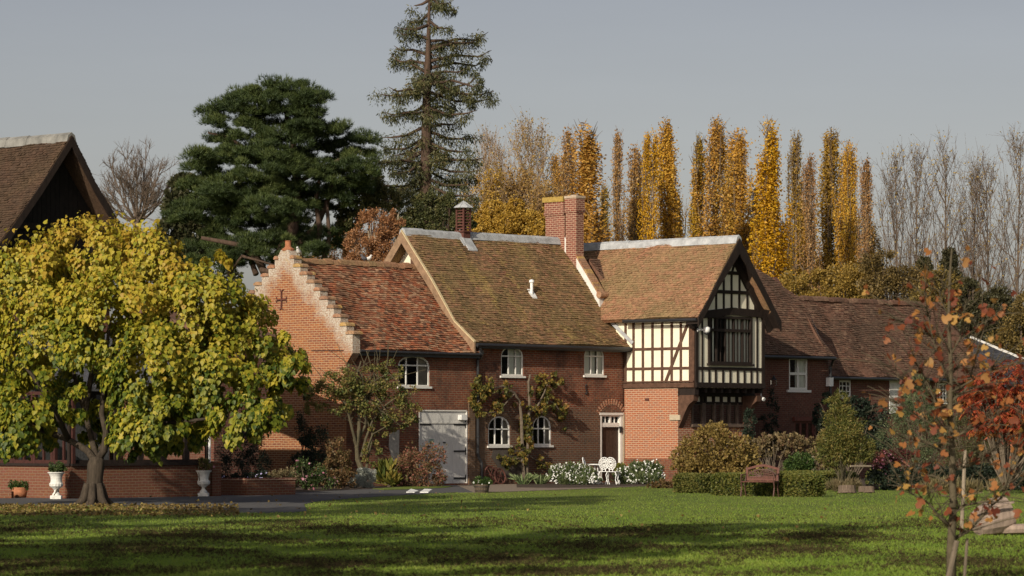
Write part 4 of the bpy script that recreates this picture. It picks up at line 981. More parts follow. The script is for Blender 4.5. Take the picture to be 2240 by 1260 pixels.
q = W[t.name]; mb = MB(); mb.tube([q+F.V*(-.2)-ZV*.25, q-ZV*.3, q+F.V*.12-ZV*.22], [.015]*3, 6); mb.tube([q+F.V*.12-ZV*.22, q+F.V*.12-ZV*.15], [.015]*2, 6); mb.lathe(q+F.V*.12+ZV*.12, [(.12, 0), (.05, .08), (.015, .16)], 8); mb.build('bracket', M['iron'], t)
mb = MB(); mb.lathe(q+F.V*.12-ZV*.15, [(.05, 0), (.12, .10), (.12, .26)], 8); mb.build('lantern_glass', M['glass'], t)
t = thing('spotlight', 'small clear spotlight under the right end of the jetty', 'lamp', F.p(sR_+.05, vg+.6, zJ-.3)); q = W[t.name]
mb = MB(); mb.tube([q+ZV*.15, q], [.02, .02], 6); mb.build('bracket', M['plastic'], t); mb = MB(); mb.tube([q, q+F.V*.06-ZV*.05, q+F.V*.14-ZV*.08], [.03, .06, .07], 8); mb.build('lamp_head', M['plastic'], t)
# ================================================================ ground
def groundmat():
    m, nt, b, o = newmat('lawn turf')
    oc = nt.nodes.new('ShaderNodeTexCoord').outputs['Object']
    n1 = noise(nt, .35, 5, .65, vec=oc, stretch=(1, .45, 1)); n2 = noise(nt, 3.5, 6, .75, vec=oc); n3 = noise(nt, 30, 3, .7, vec=oc)
    c = ramp(nt, n1, [(.3, (.09, .13, .020)), (.5, (.14, .18, .028)), (.72, (.19, .21, .042))])
    c = mix(nt, ramp(nt, n2, [(.55, 0.0), (.75, .55)]), c, (.05, .045, .022))
    c = mix(nt, .8, c, ramp(nt, n3, [(.3, .5), (.7, 1.4)]), 'MULTIPLY')
    nt.links.new(c, b.inputs['Base Color']); b.inputs['Roughness'].default_value = .95
    bump(nt, b, n3, .8, .03); return m
M['turf'] = groundmat()
M['asphalt'] = simple('worn asphalt drive', (.085, .082, .082), .9, .2, 14, bmp=.4, detail=8)
M['gravel'] = simple('buff gravel path', (.21, .165, .125), .95, .3, 16, bmp=.6, detail=8)
M['soil'] = simple('bed soil', (.06, .042, .03), .98, .4, 8, bmp=.7, detail=8)
def lump(x, y): return .035*math.sin(x*.55+1)*math.sin(y*.33)+.02*math.sin(x*1.7+y*.9)
mb = MB()
mb.add([(-4000, -300, -.004), (4000, -300, -.004), (4000, 6000, -.004), (-4000, 6000, -.004)], [(0, 1, 2, 3)])
mb.build('lawn', M['turf'], kind='structure')
def flat(name, px, z, mat, kind='structure', **k):
    mb = MB(); pts = [gnd(x, y, 0) for x, y in px]; pts = [A3(p[0], p[1], z) for p in pts]
    mb.prism([p-ZV*.03 for p in pts], ZV*.03); return mb.build(name, M[mat], kind=kind, **k)
flat('drive', [(-900, 1096), (-900, 1106), (100, 1105), (300, 1108), (440, 1119), (560, 1122), (640, 1121), (672, 1118), (668, 1110), (665, 1103), (700, 1096), (790, 1089), (900, 1082), (1000, 1077), (1046, 1077), (1046, 1056), (900, 1058), (460, 1070), (155, 1075), (-900, 1075)], .006, 'asphalt')
flat('path', [(1038, 1078), (1110, 1076), (1250, 1071), (1425, 1063), (1425, 1056), (1046, 1056), (1000, 1062)], .011, 'gravel')
flat('flower_bed', [(1130, 1067), (1200, 1068), (1300, 1067), (1440, 1062), (1500, 1066), (1500, 1052), (1300, 1050), (1130, 1052)], .016, 'soil')
flat('flower_bed', [(640, 1078), (760, 1072), (900, 1066), (930, 1063), (900, 1060), (640, 1066)], .017, 'soil')
flat('flower_bed', [(1440, 1066), (1500, 1071), (1800, 1066), (2240, 1062), (2500, 1052), (2500, 1046), (1440, 1046)], .012, 'soil')
flat('lawn', [(815, 1070), (880, 1066), (960, 1063.5), (990, 1065), (975, 1067.5), (900, 1071), (840, 1072.5)], .020, 'turf')
# grass blades (stuff)
def inpoly(x, y, poly):
    c = np.zeros(len(x), bool); n = len(poly)
    for i in range(n):
        x1, y1 = poly[i]; x2, y2 = poly[(i+1) % n]
        k = ((y1 > y) != (y2 > y)); xi = (x2-x1)*(y-y1)/(y2-y1+1e-12)+x1; c ^= k & (x < xi)
    return c
NG = 230000
py = 1060+(1275-1060)*RNG.random(NG)**.8; px = -60+2360*RNG.random(NG)
drive_px = [(-900, 1060), (-900, 1106), (100, 1105), (300, 1108), (440, 1119), (560, 1122), (640, 1121), (672, 1118), (668, 1110), (665, 1103), (700, 1096), (790, 1089), (900, 1082), (1000, 1077), (1110, 1076), (1250, 1071), (1425, 1063), (1500, 1070), (1800, 1066), (2300, 1062), (2300, 1040), (-900, 1040)]
strip = [(815, 1070), (880, 1066), (960, 1063.5), (990, 1065), (975, 1067.5), (900, 1071), (840, 1072.5)]
ok = ~inpoly(px, py, drive_px) | inpoly(px, py, strip)
px, py = px[ok], py[ok]
Yg = EYE*FPX/(py-HZ); Xg = (px-CX)*Yg/FPX; n = len(Xg)
C = np.stack([Xg, Yg, np.zeros(n)], 1)
D = np.stack([RNG.normal(0, .35, n), RNG.normal(0, .35, n), np.ones(n)], 1)
patch = .5+.28*np.sin(Xg*.9+3*np.sin(Yg*.31))*np.sin(Yg*.47+2*np.sin(Xg*.4))+.22*np.sin(Xg*3.1+2*np.sin(Yg*.9))*np.sin(Yg*1.3+Xg); 
rn = np.clip(.45*RNG.random(n)+.55*patch, 0, 1)
M['blade'] = leafmat('grass blades', [(.11, .175, .022), (.15, .225, .028), (.19, .26, .034), (.25, .28, .06)], .35, .6)
leafmesh('grass', C, D, RNG.normal(size=(n, 3))*A3(1, 1, .1), .019+.022*RNG.random(n), ([(-.26, 0, 0), (.22, 0, 0), (.06, 1, 0)], [(0, 1, 2)]), M['blade'], rnd=rn, kind='stuff', label='short green mown grass of the lawn', cat='grass')
# clods and thatch scattered on the lawn in bands
n = 22000
py = 1128+135*RNG.random(n); px = -40+2300*RNG.random(n)
f = .5+.5*np.sin(px*.009+2*np.sin(py*.045))*np.sin(py*.11+1.5*np.sin(px*.004)); keep = RNG.random(n) < 1.0*(f*.95)**2.0*np.clip((py-1126)/30, .2, 1)
px, py = px[keep], py[keep]; Yg = EYE*FPX/(py-HZ); Xg = (px-CX)*Yg/FPX; n = len(Xg)
k = 10; C = np.repeat(np.stack([Xg, Yg, np.zeros(n)+.01], 1), k, 0)+RNG.normal(0, 1, (n*k, 3))*A3(.13, .22, .014)
D = rdir(n*k)*A3(1, 1, .5)
M['clod'] = leafmat('dead thatch and clods', [(.022, .016, .009), (.045, .032, .016), (.10, .075, .035), (.04, .04, .014)], .1, .9, .1)
leafmesh('lawn_thatch', C, D, rdir(n*k), .035+.045*RNG.random(n*k), T_TUFT, M['clod'], kind='stuff', label='brown dead thatch and clods strewn over the lawn', cat='debris')
# fallen leaves
n = 4200; px = -40+560*RNG.random(n)**1.2; py = 1106+24*RNG.random(n)
n2 = 220; px = np.concatenate([px, 200+900*RNG.random(n2)]); py = np.concatenate([py, 1076+60*RNG.random(n2)])
n3 = 130; px = np.concatenate([px, 1050+1100*RNG.random(n3)]); py = np.concatenate([py, 1075+120*RNG.random(n3)])
Yg = EYE*FPX/(py-HZ); Xg = (px-CX)*Yg/FPX; n = len(Xg)
M['litter'] = leafmat('fallen yellow leaves', [(.13, .085, .025), (.20, .14, .035), (.10, .06, .022), (.27, .21, .06)], .2)
leafmesh('fallen_leaves', np.stack([Xg, Yg, .03+.02*RNG.random(n)], 1), rdir(n)*A3(1, 1, .35), rdir(n)*A3(.4, .4, 1), .04+.045*RNG.random(n), T_HEART, M['litter'], kind='stuff', label='yellow and brown leaves fallen under the yellow tree', cat='leaves')
# ================================================================ trees
M['bark'] = simple('grey brown bark', (.13, .095, .07), .95, .45, 9, bmp=.8, stretch=(2, 2, .35), detail=8)
M['bark_dark'] = simple('dark conifer bark', (.07, .045, .032), .95, .4, 5, bmp=.6, stretch=(2, 2, .4))
M['bark_pale'] = simple('pale birch bark', (.36, .30, .22), .9, .3, 4)
M['twig'] = simple('bare twigs', (.12, .088, .066), .95, .3, 4, bmp=0)
M['twig_gold'] = simple('tawny twigs', (.26, .17, .095), .95, .3, 4, bmp=0)
def wander(p, d, L, n=4, wob=.12, up=0.0):
    pts = [np.array(p, float)]; d = unit(np.array(d, float))
    for i in range(n):
        d = unit(d+RNG.normal(0, wob, 3)+ZV*up); pts.append(pts[-1]+d*L/n)
    return pts, d
def grow(mb, p, d, L, r, depth, maxd, kids=(3, 5), ang=.5, lr=.68, up=.05, wob=.1, tips=None, k0=7, rmin=.008):
    pts, dd = wander(p, d, L, 4, wob, up)
    r1 = max(rmin, r*.55); rad = np.linspace(r, r1, len(pts))
    mb.tube(pts, rad, max(3, k0-2*depth), cap=False)
    if tips is not None and depth >= maxd-1: tips.extend(pts[1:])
    if depth >= maxd: return
    n = RNG.integers(kids[0], kids[1]+1)
    for i in range(n):
        f = .35+.65*(i+1)/n; j = min(len(pts)-2, int(f*(len(pts)-1))); q = pts[j]+(pts[j+1]-pts[j])*(f*(len(pts)-1)-j) if f < 1 else pts[-1]
        ax = rdir(1)[0]; nd = unit(unit(pts[min(j+1, len(pts)-1)]-pts[j])+ax*ang*(.7+.6*RNG.random()))
        grow(mb, q, nd, L*lr*(.75+.4*RNG.random()), r1*.8 if f < 1 else r1*.95, depth+1, maxd, kids, ang, lr, up, wob, tips, k0, rmin)
# ---- large yellow catalpa-like tree, left foreground
Yc = gnd(205, 1103)[1]; base = gnd(205, 1103)
cat_ = thing('yellow_leaved_tree', 'broad leafy tree with yellow green heart shaped leaves on a stout trunk beside the drive', 'tree', base)
def cp(px, py, dd=0): return at(px, py, Yc+dd)
mb = MB()
mb.tube([cp(205, 1106), cp(204, 1095), cp(206, 1070), cp(208, 1040), cp(210, 1018), cp(213, 1000)], [.36, .245, .205, .195, .215, .16], 14)
for i in range(7):
    a = 2*math.pi*i/7+.2; mb.tube([base+A3(math.cos(a)*.5, math.sin(a)*.5, -.05), base+A3(math.cos(a)*.27, math.sin(a)*.27, .12), base+A3(math.cos(a)*.18, math.sin(a)*.18, .5)], [.05, .11, .08], 6)
limbs = [([(212, 1008, 0), (228, 985, -.1), (232, 945, -.2), (222, 905, -.2), (226, 850, -.1), (232, 780, 0), (240, 700, 0)], .10),
         ([(208, 1008, 0), (190, 985, .2), (150, 962, .4), (90, 940, .6), (50, 900, .8), (10, 850, .9)], .10),
         ([(212, 1005, .1), (200, 960, .5), (185, 900, .7), (170, 850, .8), (150, 770, .8), (130, 660, .6)], .085),
         ([(222, 985, 0), (260, 930, .6), (330, 880, 1.0), (420, 830, 1.3), (520, 790, 1.2)], .10),
         ([(226, 870, 0), (270, 800, .3), (330, 740, .4), (400, 700, .5)], .09), ([(185, 900, .7), (200, 820, 1), (260, 740, 1.3), (300, 640, 1.4)], .09),
         ([(150, 962, .4), (120, 900, -.2), (70, 820, -.6), (20, 760, -.8)], .08), ([(240, 950, 0), (320, 930, -.6), (420, 920, -.9), (500, 910, -1)], .07)]
for pts, r in limbs: mb.tube([cp(*p) for p in pts], list(np.linspace(r, r*.35, len(pts))), 9)
M['bark_shade'] = simple('dark furrowed bark', (.052, .04, .029), .95, .5, 9, bmp=.9, stretch=(2, 2, .35), detail=9)  # bark colour darkened to stand for the shade under the crown
mb.build('trunk', M['bark_shade'], cat_, smooth=True)
px_cl = [(60, 610, 125, 110, .3, .9), (205, 545, 135, 80, .6, .9), (330, 590, 110, 95, .3, .8), (110, 700, 130, 90, -.6, .8), (-60, 700, 90, 170, 0, .7), (250, 690, 130, 100, -1.0, 1), (420, 670, 115, 90, -.3, .9),
         (505, 700, 85, 75, .6, .6), (340, 790, 110, 90, -1.0, .9), (560, 760, 75, 80, .9, .5), (625, 780, 42, 62, .5, .3), (610, 850, 60, 42, .8, .3), (450, 800, 110, 80, -.4, .8), (320, 890, 70, 85, -.9, .6),
         (60, 850, 60, 85, -.8, .4), (10, 900, 70, 80, -.6, .55), (100, 905, 50, 50, .6, .25), (-30, 830, 60, 90, -.4, .4), (60, 930, 60, 35, 1.5, .25), (180, 940, 60, 40, 1.8, .2), (330, 950, 70, 30, 1.4, .2), (285, 940, 55, 45, -1.1, .35), (350, 900, 60, 50, -1.2, .4), (160, 880, 40, 40, -.9, .15), (250, 905, 34, 44, .5, .2), (530, 905, 82, 50, -1.1, .55), (420, 880, 70, 60, .1, .4), (390, 930, 70, 42, -.2, .35), (270, 985, 38, 20, -.4, .08), (200, 800, 70, 60, 1.6, .35), (100, 830, 80, 80, 1.8, .4), (250, 870, 80, 60, 1.9, .35), (480, 560, 50, 22, .3, .1), (560, 640, 35, 40, .3, .14)]
sc = Yc/FPX
cl = [(cp(x, y, d+.3), (rx*sc, min(rx, ry)*sc*1.05, ry*sc), w) for x, y, rx, ry, d, w in px_cl]
C, O, R = cloud(cl, 560, 72000, spread=.27, droop=.9)
n = len(C); D = unit(O*.55+A3(0, 0, -1.0)+RNG.normal(0, .35, (n, 3))); Nn = O+A3(-.2, -.4, .5)
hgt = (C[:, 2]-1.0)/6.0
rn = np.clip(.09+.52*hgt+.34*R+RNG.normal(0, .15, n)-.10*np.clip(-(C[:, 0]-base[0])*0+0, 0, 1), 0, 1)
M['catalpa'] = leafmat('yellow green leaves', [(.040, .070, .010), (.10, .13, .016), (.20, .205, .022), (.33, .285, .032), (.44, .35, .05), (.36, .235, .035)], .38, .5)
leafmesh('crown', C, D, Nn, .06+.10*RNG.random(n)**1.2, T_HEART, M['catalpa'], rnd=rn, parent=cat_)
# ---- pine behind the house
YP = 150.0; pb = A3(*(at(590, 950, YP)[:2]), 0); s_ = YP/FPX
pine = thing('pine_tree', 'huge dark green pine tree with cloud like tiers of foliage behind the stepped gable', 'tree', pb)
P_ = lambda x, y, d=0: at(x, y, YP+d)
mb = MB()
mb.tube([pb, P_(575, 700), P_(600, 600), P_(640, 500), P_(650, 400, .5), P_(640, 300, .5), P_(620, 230)], [.5, .44, .36, .28, .21, .14, .06], 10)
for pts, r in (([(590, 620, 0), (560, 560, -.5), (520, 535, -.8), (440, 520, -1)], .2), ([(560, 600, 0), (545, 560, .5), (530, 530, .5)], .14), ([(620, 560, 0), (690, 500, .5), (720, 430, .5), (740, 350, .4)], .2),
               ([(690, 560, 0), (700, 500, 0), (690, 440, 0), (700, 380, 0)], .17), ([(700, 600, .3), (720, 520, .3), (715, 440, .3)], .16), ([(645, 420, .3), (560, 340, -.3), (500, 300, -.6), (455, 290, -.6)], .12),
               ([(640, 330, .3), (600, 310, 0), (540, 270, 0)], .1), ([(650, 400, 0), (740, 350, -.3), (790, 330, -.4)], .11), ([(570, 590, -.6), (620, 600, -1), (680, 590, -1.2)], .12), ([(500, 600, 0), (530, 560, -.8), (600, 580, -1.4)], .1)):
    mb.tube([P_(*p) for p in pts], list(np.linspace(r, r*.4, len(pts))), 7)
mb.build('trunk', M['bark_dark'], pine, smooth=True)
pads = [(620, 215, 80, 28), (560, 235, 75, 30), (680, 235, 38, 30), (500, 258, 55, 24), (465, 278, 26, 13), (600, 265, 85, 30), (530, 300, 70, 24), (660, 270, 48, 30), (700, 300, 55, 28), (480, 312, 30, 12), (620, 320, 60, 24),
        (745, 290, 26, 14), (770, 330, 50, 32), (700, 350, 70, 28), (780, 370, 38, 28), (440, 360, 28, 26), (500, 350, 60, 24), (470, 380, 65, 26), (580, 370, 80, 30), (660, 390, 70, 28), (740, 400, 62, 30), (540, 420, 90, 30), (450, 420, 55, 26), (620, 440, 80, 30), (700, 440, 60, 24), (770, 420, 40, 22), (480, 460, 75, 26),
        (560, 480, 85, 26), (430, 475, 55, 26), (520, 510, 70, 26), (620, 500, 60, 28), (600, 540, 70, 26), (500, 550, 55, 24), (470, 580, 60, 26), (450, 540, 40, 20), (640, 530, 40, 24), (700, 520, 32, 18), (670, 560, 50, 22), (740, 530, 40, 20), (400, 470, 32, 18), (560, 570, 70, 24), (590, 345, 60, 22), (560, 395, 60, 22), (640, 360, 50, 20), (600, 460, 60, 22), (500, 440, 50, 22), (680, 470, 50, 20), (730, 450, 40, 20), (530, 345, 40, 20), (640, 290, 50, 20)]
def padcloud(pads, Pf, s_, nleaf, lump=.55, depth=1.0):
    C = []; O = []; R = []
    tot = sum(a*b for _, _, a, b in pads)
    for x, y, rx, ry in pads:
        c = Pf(x, y, RNG.normal(0, 1.1)); r = np.array([rx*s_*1.02, rx*s_*.8*depth, ry*s_*1.12])
        k = max(6, int(300*rx*ry/tot*3)); d = rdir(k); d[:, 2] = np.where(d[:, 2] < -.55, -d[:, 2]*.6, d[:, 2]); d = unit(d)
        sc_ = c+d*r*(.72+.3*RNG.random((k, 1))); m = max(5, int(nleaf*rx*ry/tot/k))
        lump_ = np.repeat(.22+.42*RNG.random(k)**1.5, m)[:, None]; l = rdir(k*m); l[:, 2] = np.where(l[:, 2] < -.2, -l[:, 2], l[:, 2]); p = np.repeat(sc_, m, 0)+l*A3(1, 1, .75)*lump_*(RNG.random((k*m, 1))**.4)
        C.append(p); O.append(unit(l+A3(0, 0, .55)+.3*np.repeat(d, m, 0))); R.append(np.repeat(RNG.random(k), m))
    return np.vstack(C), np.vstack(O), np.concatenate(R)
C, O, R = padcloud(pads, P_, s_, 78000)
M['needles'] = leafmat('dark green pine needles', [(.013, .026, .009), (.028, .050, .012), (.056, .085, .018), (.10, .125, .028)], .1, .6)
n = len(C); leafmesh('crown', C, O+RNG.normal(0, .25, (n, 3)), rdir(n), .15+.12*RNG.random(n), T_TUFT, M['needles'], rnd=np.clip(.35*R+.3*RNG.random(n)+.3*O[:, 2], 0, 1), parent=pine)  # tufts facing up get lighter greens: light from above put into the colour
# ---- darker evergreen at the pine's left
Y2 = 158.0; b2 = A3(*(at(400, 950, Y2)[:2]), 0); P2 = lambda x, y, d=0: at(x, y, Y2+d)
hol = thing('evergreen_oak', 'dull brownish green evergreen peeping out left of the pine', 'tree', b2)
mb = MB(); mb.tube([b2, P2(402, 700), P2(410, 500), P2(408, 400)], [.3, .25, .16, .05], 8)
for pts in (([(405, 620), (430, 560), (470, 545)]), ([(405, 600), (370, 560), (350, 550)]), ([(408, 520), (430, 490), (460, 500)])): mb.tube([P2(*p) for p in pts], [.09, .06, .03], 6)
mb.build('trunk', M['bark'], hol)
cl = [(P2(x, y), (rx*Y2/FPX, rx*Y2/FPX, ry*Y2/FPX), w) for x, y, rx, ry, w in ((405, 405, 26, 24, .7), (395, 450, 34, 30, 1), (420, 500, 40, 30, 1), (380, 510, 34, 24, .9), (400, 560, 55, 40, 1.3), (460, 600, 60, 50, 1), (375, 600, 40, 50, 1))]
C, O, R = cloud(cl, 220, 12000, .3); n = len(C)
M['dull_leaf'] = leafmat('dull evergreen leaves', [(.022, .024, .010), (.038, .040, .016), (.060, .055, .024), (.030, .042, .014)], .15)
leafmesh('crown', C, O+RNG.normal(0, .5, (n, 3)), rdir(n), .16+.12*RNG.random(n), T_DIAM, M['dull_leaf'], rnd=.5*R+.5*RNG.random(n), parent=hol)
# ---- tall sparse conifer
Y3 = 160.0; b3 = A3(*(at(928, 950, Y3)[:2]), 0); P3 = lambda x, y, d=0: at(x, y, Y3+d)
tall = thing('tall_conifer', 'very tall ragged conifer with drooping tufted branches rising above the roofs', 'tree', b3)
mb = MB()
def tx(y): return float(np.interp(y, [-30, 0, 200, 400, 520, 950], [938, 939, 934, 930, 928, 928]))
mb.tube([b3, P3(928, 700), P3(928, 520), P3(931, 400), P3(934, 200), P3(938, 60), P3(940, -40)], [.7, .5, .42, .29, .20, .09, .025], 12)
brs = [(0, 905, 12), (-10, 985, 5), (5, 998, 22), (30, 892, 45), (45, 980, 60), (55, 870, 60), (85, 868, 68), (90, 1002, 90), (105, 1068, 70), (110, 1055, 80), (120, 862, 100), (135, 1075, 110), (150, 1066, 130), (140, 848, 130), (160, 855, 118), (165, 1020, 150),
       (170, 1080, 200), (185, 1062, 175), (190, 828, 205), (200, 1078, 215), (205, 850, 190), (225, 1050, 160), (230, 848, 255), (235, 1045, 240), (240, 1000, 230), (250, 840, 245), (275, 835, 300), (280, 1005, 265), (285, 1040, 300), (300, 832, 320), (305, 862, 340), (310, 1035, 330), (325, 1048, 350), (330, 1062, 345), (330, 830, 355), (350, 850, 380), (355, 1050, 372), (360, 812, 345),
       (370, 1035, 385), (380, 838, 410), (390, 1030, 400), (395, 820, 400), (400, 1045, 425), (410, 800, 440), (420, 1030, 440), (430, 1042, 455), (430, 790, 450), (440, 850, 470), (450, 1015, 480), (460, 880, 500), (470, 820, 480), (470, 1000, 505)]
fc = []; fd = []
for i, (y0, ex, ey) in enumerate(brs):
    x0 = tx(y0); dep = RNG.normal(0, 1.6); a = P3(x0, y0); c = P3(ex, ey, dep)
    L = np.linalg.norm(c-a); mid = a*.55+c*.45+A3(0, 0, -.10*L if ey > y0 else .02*L); q = a*.2+c*.8+A3(0, 0, -.06*L)
    mb.tube([a, mid, q, c], [.085, .06, .035, .012], 6)
    for f in np.arange(.22, 1.02, .28/L):
        p = np.array([np.interp(f, [0, .5, .8, 1], [a[k], mid[k], q[k], c[k]]) for k in range(3)])
        if RNG.random() < .25: continue
        fc.append(p+RNG.normal(0, .10, 3)); fd.append((.18+.24*RNG.random()**1.3)*(1.2-.45*abs(f-.6)))
# extra in the depth direction and dense lower crown
for i in range(34):
    y0 = 60+430*RNG.random()**.7; a = P3(tx(y0), y0); w_ = np.interp(y0, [0, 100, 200, 300, 400, 480], [.9, 1.6, 2.0, 1.5, 1.9, 1.9])*(.4+.6*RNG.random()); an = RNG.random()*2*math.pi
    c = a+A3(math.cos(an)*w_*.8, math.sin(an)*w_*1.3, -.25*w_+RNG.normal(0, .2)); mb.tube([a, (a+c)/2, c], [.05, .03, .01], 5)
    for f in np.arange(.3, 1.02, .3/w_): fc.append(a+(c-a)*f+RNG.normal(0, .12, 3)); fd.append(.32+.2*RNG.random())
mb.build('trunk', M['bark_dark'], tall, smooth=True)
fc = np.array(fc); fd = np.array(fd); m = 95; n = len(fc)*m
l = rdir(n)*(RNG.random((n, 1))**.5); p = np.repeat(fc, m, 0)+l*np.repeat(fd, m)[:, None]*A3(1, 1, .8); p[:, 2] -= .28*RNG.random(n)**2
M['fir'] = leafmat('olive conifer foliage', [(.032, .038, .014), (.060, .066, .024), (.10, .10, .036), (.16, .13, .05)], .15)
leafmesh('crown', p, unit(l*.7+A3(0, 0, -.75)+RNG.normal(0, .35, (n, 3))), rdir(n), .10+.11*RNG.random(n), T_LONG, M['fir'], rnd=np.clip(.5*RNG.random(n)+.4*np.repeat(RNG.random(len(fc)), m)+.15*l[:, 2], 0, 1), parent=tall)
# ---- generic leafy tree from pixel clumps
def ptree(name, label, px, Y, clumps, mat, bark, nleaf, size, tmpl=T_DIAM, nsub=160, spread=.28, cat='tree', group=None, py0=950, tr=.14, limbs=(), droop=.2, dens=None, z0=0, rn=None, thresh=-2):
    b = A3(*(at(px, 950, Y)[:2]), z0); Pf = lambda x, y, d=0: at(x, y, Y+d); s = Y/FPX
    t = thing(name, label, cat, b, group)
    mb = MB(); top = min(y-ry*.3 for x, y, rx, ry, *_ in clumps)
    ymid = (950+top)/2
    tp = Pf(clumps[0][0], top+5); pts = [b+(tp-b)*f+(RNG.normal(0, .04, 3)*np.linalg.norm(tp-b)*.3 if 0 < f < 1 else 0) for f in (0, .3, .6, 1)]
    mb.tube(pts, [tr, tr*.75, tr*.5, tr*.12], 8)
    for cl_ in clumps:
        x, y, rx, ry = cl_[:4]; c = Pf(x, y); f = .25+.4*RNG.random(); a = pts[0]+(tp-pts[0])*f*.8; 
        e = c+A3(0, 0, ry*s*.5); mb.tube([a, (a+e)/2+RNG.normal(0, .05, 3), e], [tr*.4, tr*.25, tr*.08], 5)
        for _ in range(4):
            e2 = c+rdir(1)[0]*A3(rx*s, rx*s, ry*s)*.85; mb.tube([(a+e)/2, (c+e2)/2, e2], [tr*.18, tr*.12, tr*.04], 4)
    mb.build('trunk' if cat == 'tree' else 'stems', bark, t)
    cl = [(Pf(c[0], c[1], c[4] if len(c) > 4 else 0), (c[2]*s, min(c[2], c[3]*1.3)*s, c[3]*s), c[2]*c[3]) for c in clumps]
    C, O, R = cloud(cl, nsub, nleaf, spread, droop=droop, thresh=thresh); n = len(C); C[:, 2] = np.maximum(C[:, 2], .03+.05*RNG.random(n))
    rr = .45*R+.55*RNG.random(n) if rn is None else rn(C, O, R)
    leafmesh('crown' if cat == 'tree' else 'foliage', C, unit(O+RNG.normal(0, .5, (n, 3))-ZV*.2), O+RNG.normal(0, .4, (n, 3)), size*(.7+.6*RNG.random(n)), tmpl, mat, rnd=rr, parent=t)
    return t
# ---- bare tree upper left
def leader_tree(name, label, px, ytop, half, Y, mat, nb=46, group=None, leaf=None, nl=0, tr=.17, spreadp=1.0, seed=0):
    rs = np.random.default_rng(seed+int(px)); b = A3(*(at(px, 950, Y)[:2]), 0); H = at(px, ytop, Y)[2]; R_ = half*Y/FPX
    t = thing(name, label, 'tree', b, group); mb = MB(); tips = []; lean = rs.normal(0, .25)
    ax = lambda f: b+A3(lean*f*f, 0, H*f)
    mb.tube([ax(f) for f in (0, .25, .5, .75, 1)], [tr, tr*.8, tr*.5, tr*.22, .008], 8)
    for i in range(nb):
        f = .16+.78*(i/nb)**.9+rs.normal(0, .01); an = rs.random()*2*math.pi; L = H*(.12+.34*(1-f))*(.6+.7*rs.random()); out = min(R_*(.35+.75*rs.random())*np.interp(f, [0, .3, .7, 1], [1, 1, .8, .15]), L*.75)
        o = A3(math.cos(an), math.sin(an), 0); p0 = ax(f); up = math.sqrt(max(.05, L*L-out*out)); top_ = (H*1.0-p0[2])*.97; up = min(up, top_)
        P = [p0, p0+o*out*.42+ZV*up*.25, p0+o*out*.8+ZV*up*.62, p0+o*out+ZV*up]; r = .016+.045*(1-f); mb.tube(P, [r, r*.7, r*.45, .006], 5, cap=False)
        for j in range(9):
            g = .25+.75*rs.random(); k = min(2, int(g*3)); q = P[k]+(P[k+1]-P[k])*(g*3-k); a2 = rs.random()*2*math.pi; l = L*(.16+.2*rs.random()); e = q+A3(math.cos(a2)*l*.42, math.sin(a2)*l*.42, l*.9); m_ = (q+e)/2+A3(math.cos(a2), math.sin(a2), 0)*l*.08
            mb.tube([q, m_, e], [.013, .010, .005], 3, cap=False); tips += [e, m_]
            for _ in range(2):
                e2 = m_+rs.normal(0, .3, 3)*l+ZV*l*.35; mb.tube([m_, e2], [.008, .004], 3, cap=False); tips.append(e2)
    mb.build('trunk', mat, t)
    if nl:
        ti = np.array(tips); C = ti[RNG.integers(0, len(ti), nl)]+RNG.normal(0, .08, (nl, 3)); leafmesh('crown', C, rdir(nl), rdir(nl), .09+.07*RNG.random(nl), T_DIAM, leaf, parent=t)
def fan_tree(name, label, px, yfork, ytop, half, Y, mat, tr=.24):
    b = A3(*(at(px, 950, Y)[:2]), 0); Hf = at(px, yfork, Y)[2]; H = at(px, ytop, Y)[2]; R_ = half*Y/FPX; t = thing(name, label, 'tree', b); mb = MB(); rs = np.random.default_rng(5)
    mb.tube([b, b+ZV*Hf*.5, b+ZV*Hf], [tr*1.3, tr, tr*.85], 9); fk = b+ZV*Hf*.97
    for i in range(13):
        an = i*2.4; th = math.sqrt((i+.5)/13)*1.25; o = A3(math.cos(an)*math.sin(th), math.sin(an)*math.sin(th), math.cos(th)); E_ = fk+A3(o[0]*R_, o[1]*R_, max(.15, o[2])*(H-Hf))*(.9+.1*rs.random())
        m1 = fk+(E_-fk)*.35-ZV*.05*R_+A3(o[0], o[1], 0)*R_*.10; m2 = fk+(E_-fk)*.7+A3(o[0], o[1], 0)*R_*.06; P = [fk, m1, m2, E_]; r = tr*.36; mb.tube(P, [r, r*.62, r*.32, .008], 6, cap=False)
        for j in range(15):
            g = .2+.75*rs.random(); k = min(2, int(g*3)); q = P[k]+(P[k+1]-P[k])*(g*3-k); d = unit(unit(P[k+1]-P[k])+rs.normal(0, .42, 3)); l = (H-Hf)*(.12+.24*(1-g)+.1*rs.random()); e = q+d*l; m_ = (q+e)/2+rs.normal(0, .03, 3)*l
            mb.tube([q, m_, e], [.022, .016, .006], 4, cap=False)
            for s in range(8):
                f2 = .3+.7*rs.random(); w = q+(e-q)*f2; d2 = unit(d+rs.normal(0, .5, 3)+ZV*.15); e2 = w+d2*l*(.3+.3*rs.random()); mb.tube([w, e2], [.011, .004], 3, cap=False)
                if s % 2: e3 = w+(e2-w)*.5+unit(d2+rs.normal(0, .5, 3))*l*.25; mb.tube([w+(e2-w)*.5, e3], [.007, .003], 3, cap=False)
    mb.build('trunk', mat, t)
fan_tree('bare_tree', 'bare round headed tree between the dark barn and the pine', 300, 474, 294, 92, 170, M['twig'])
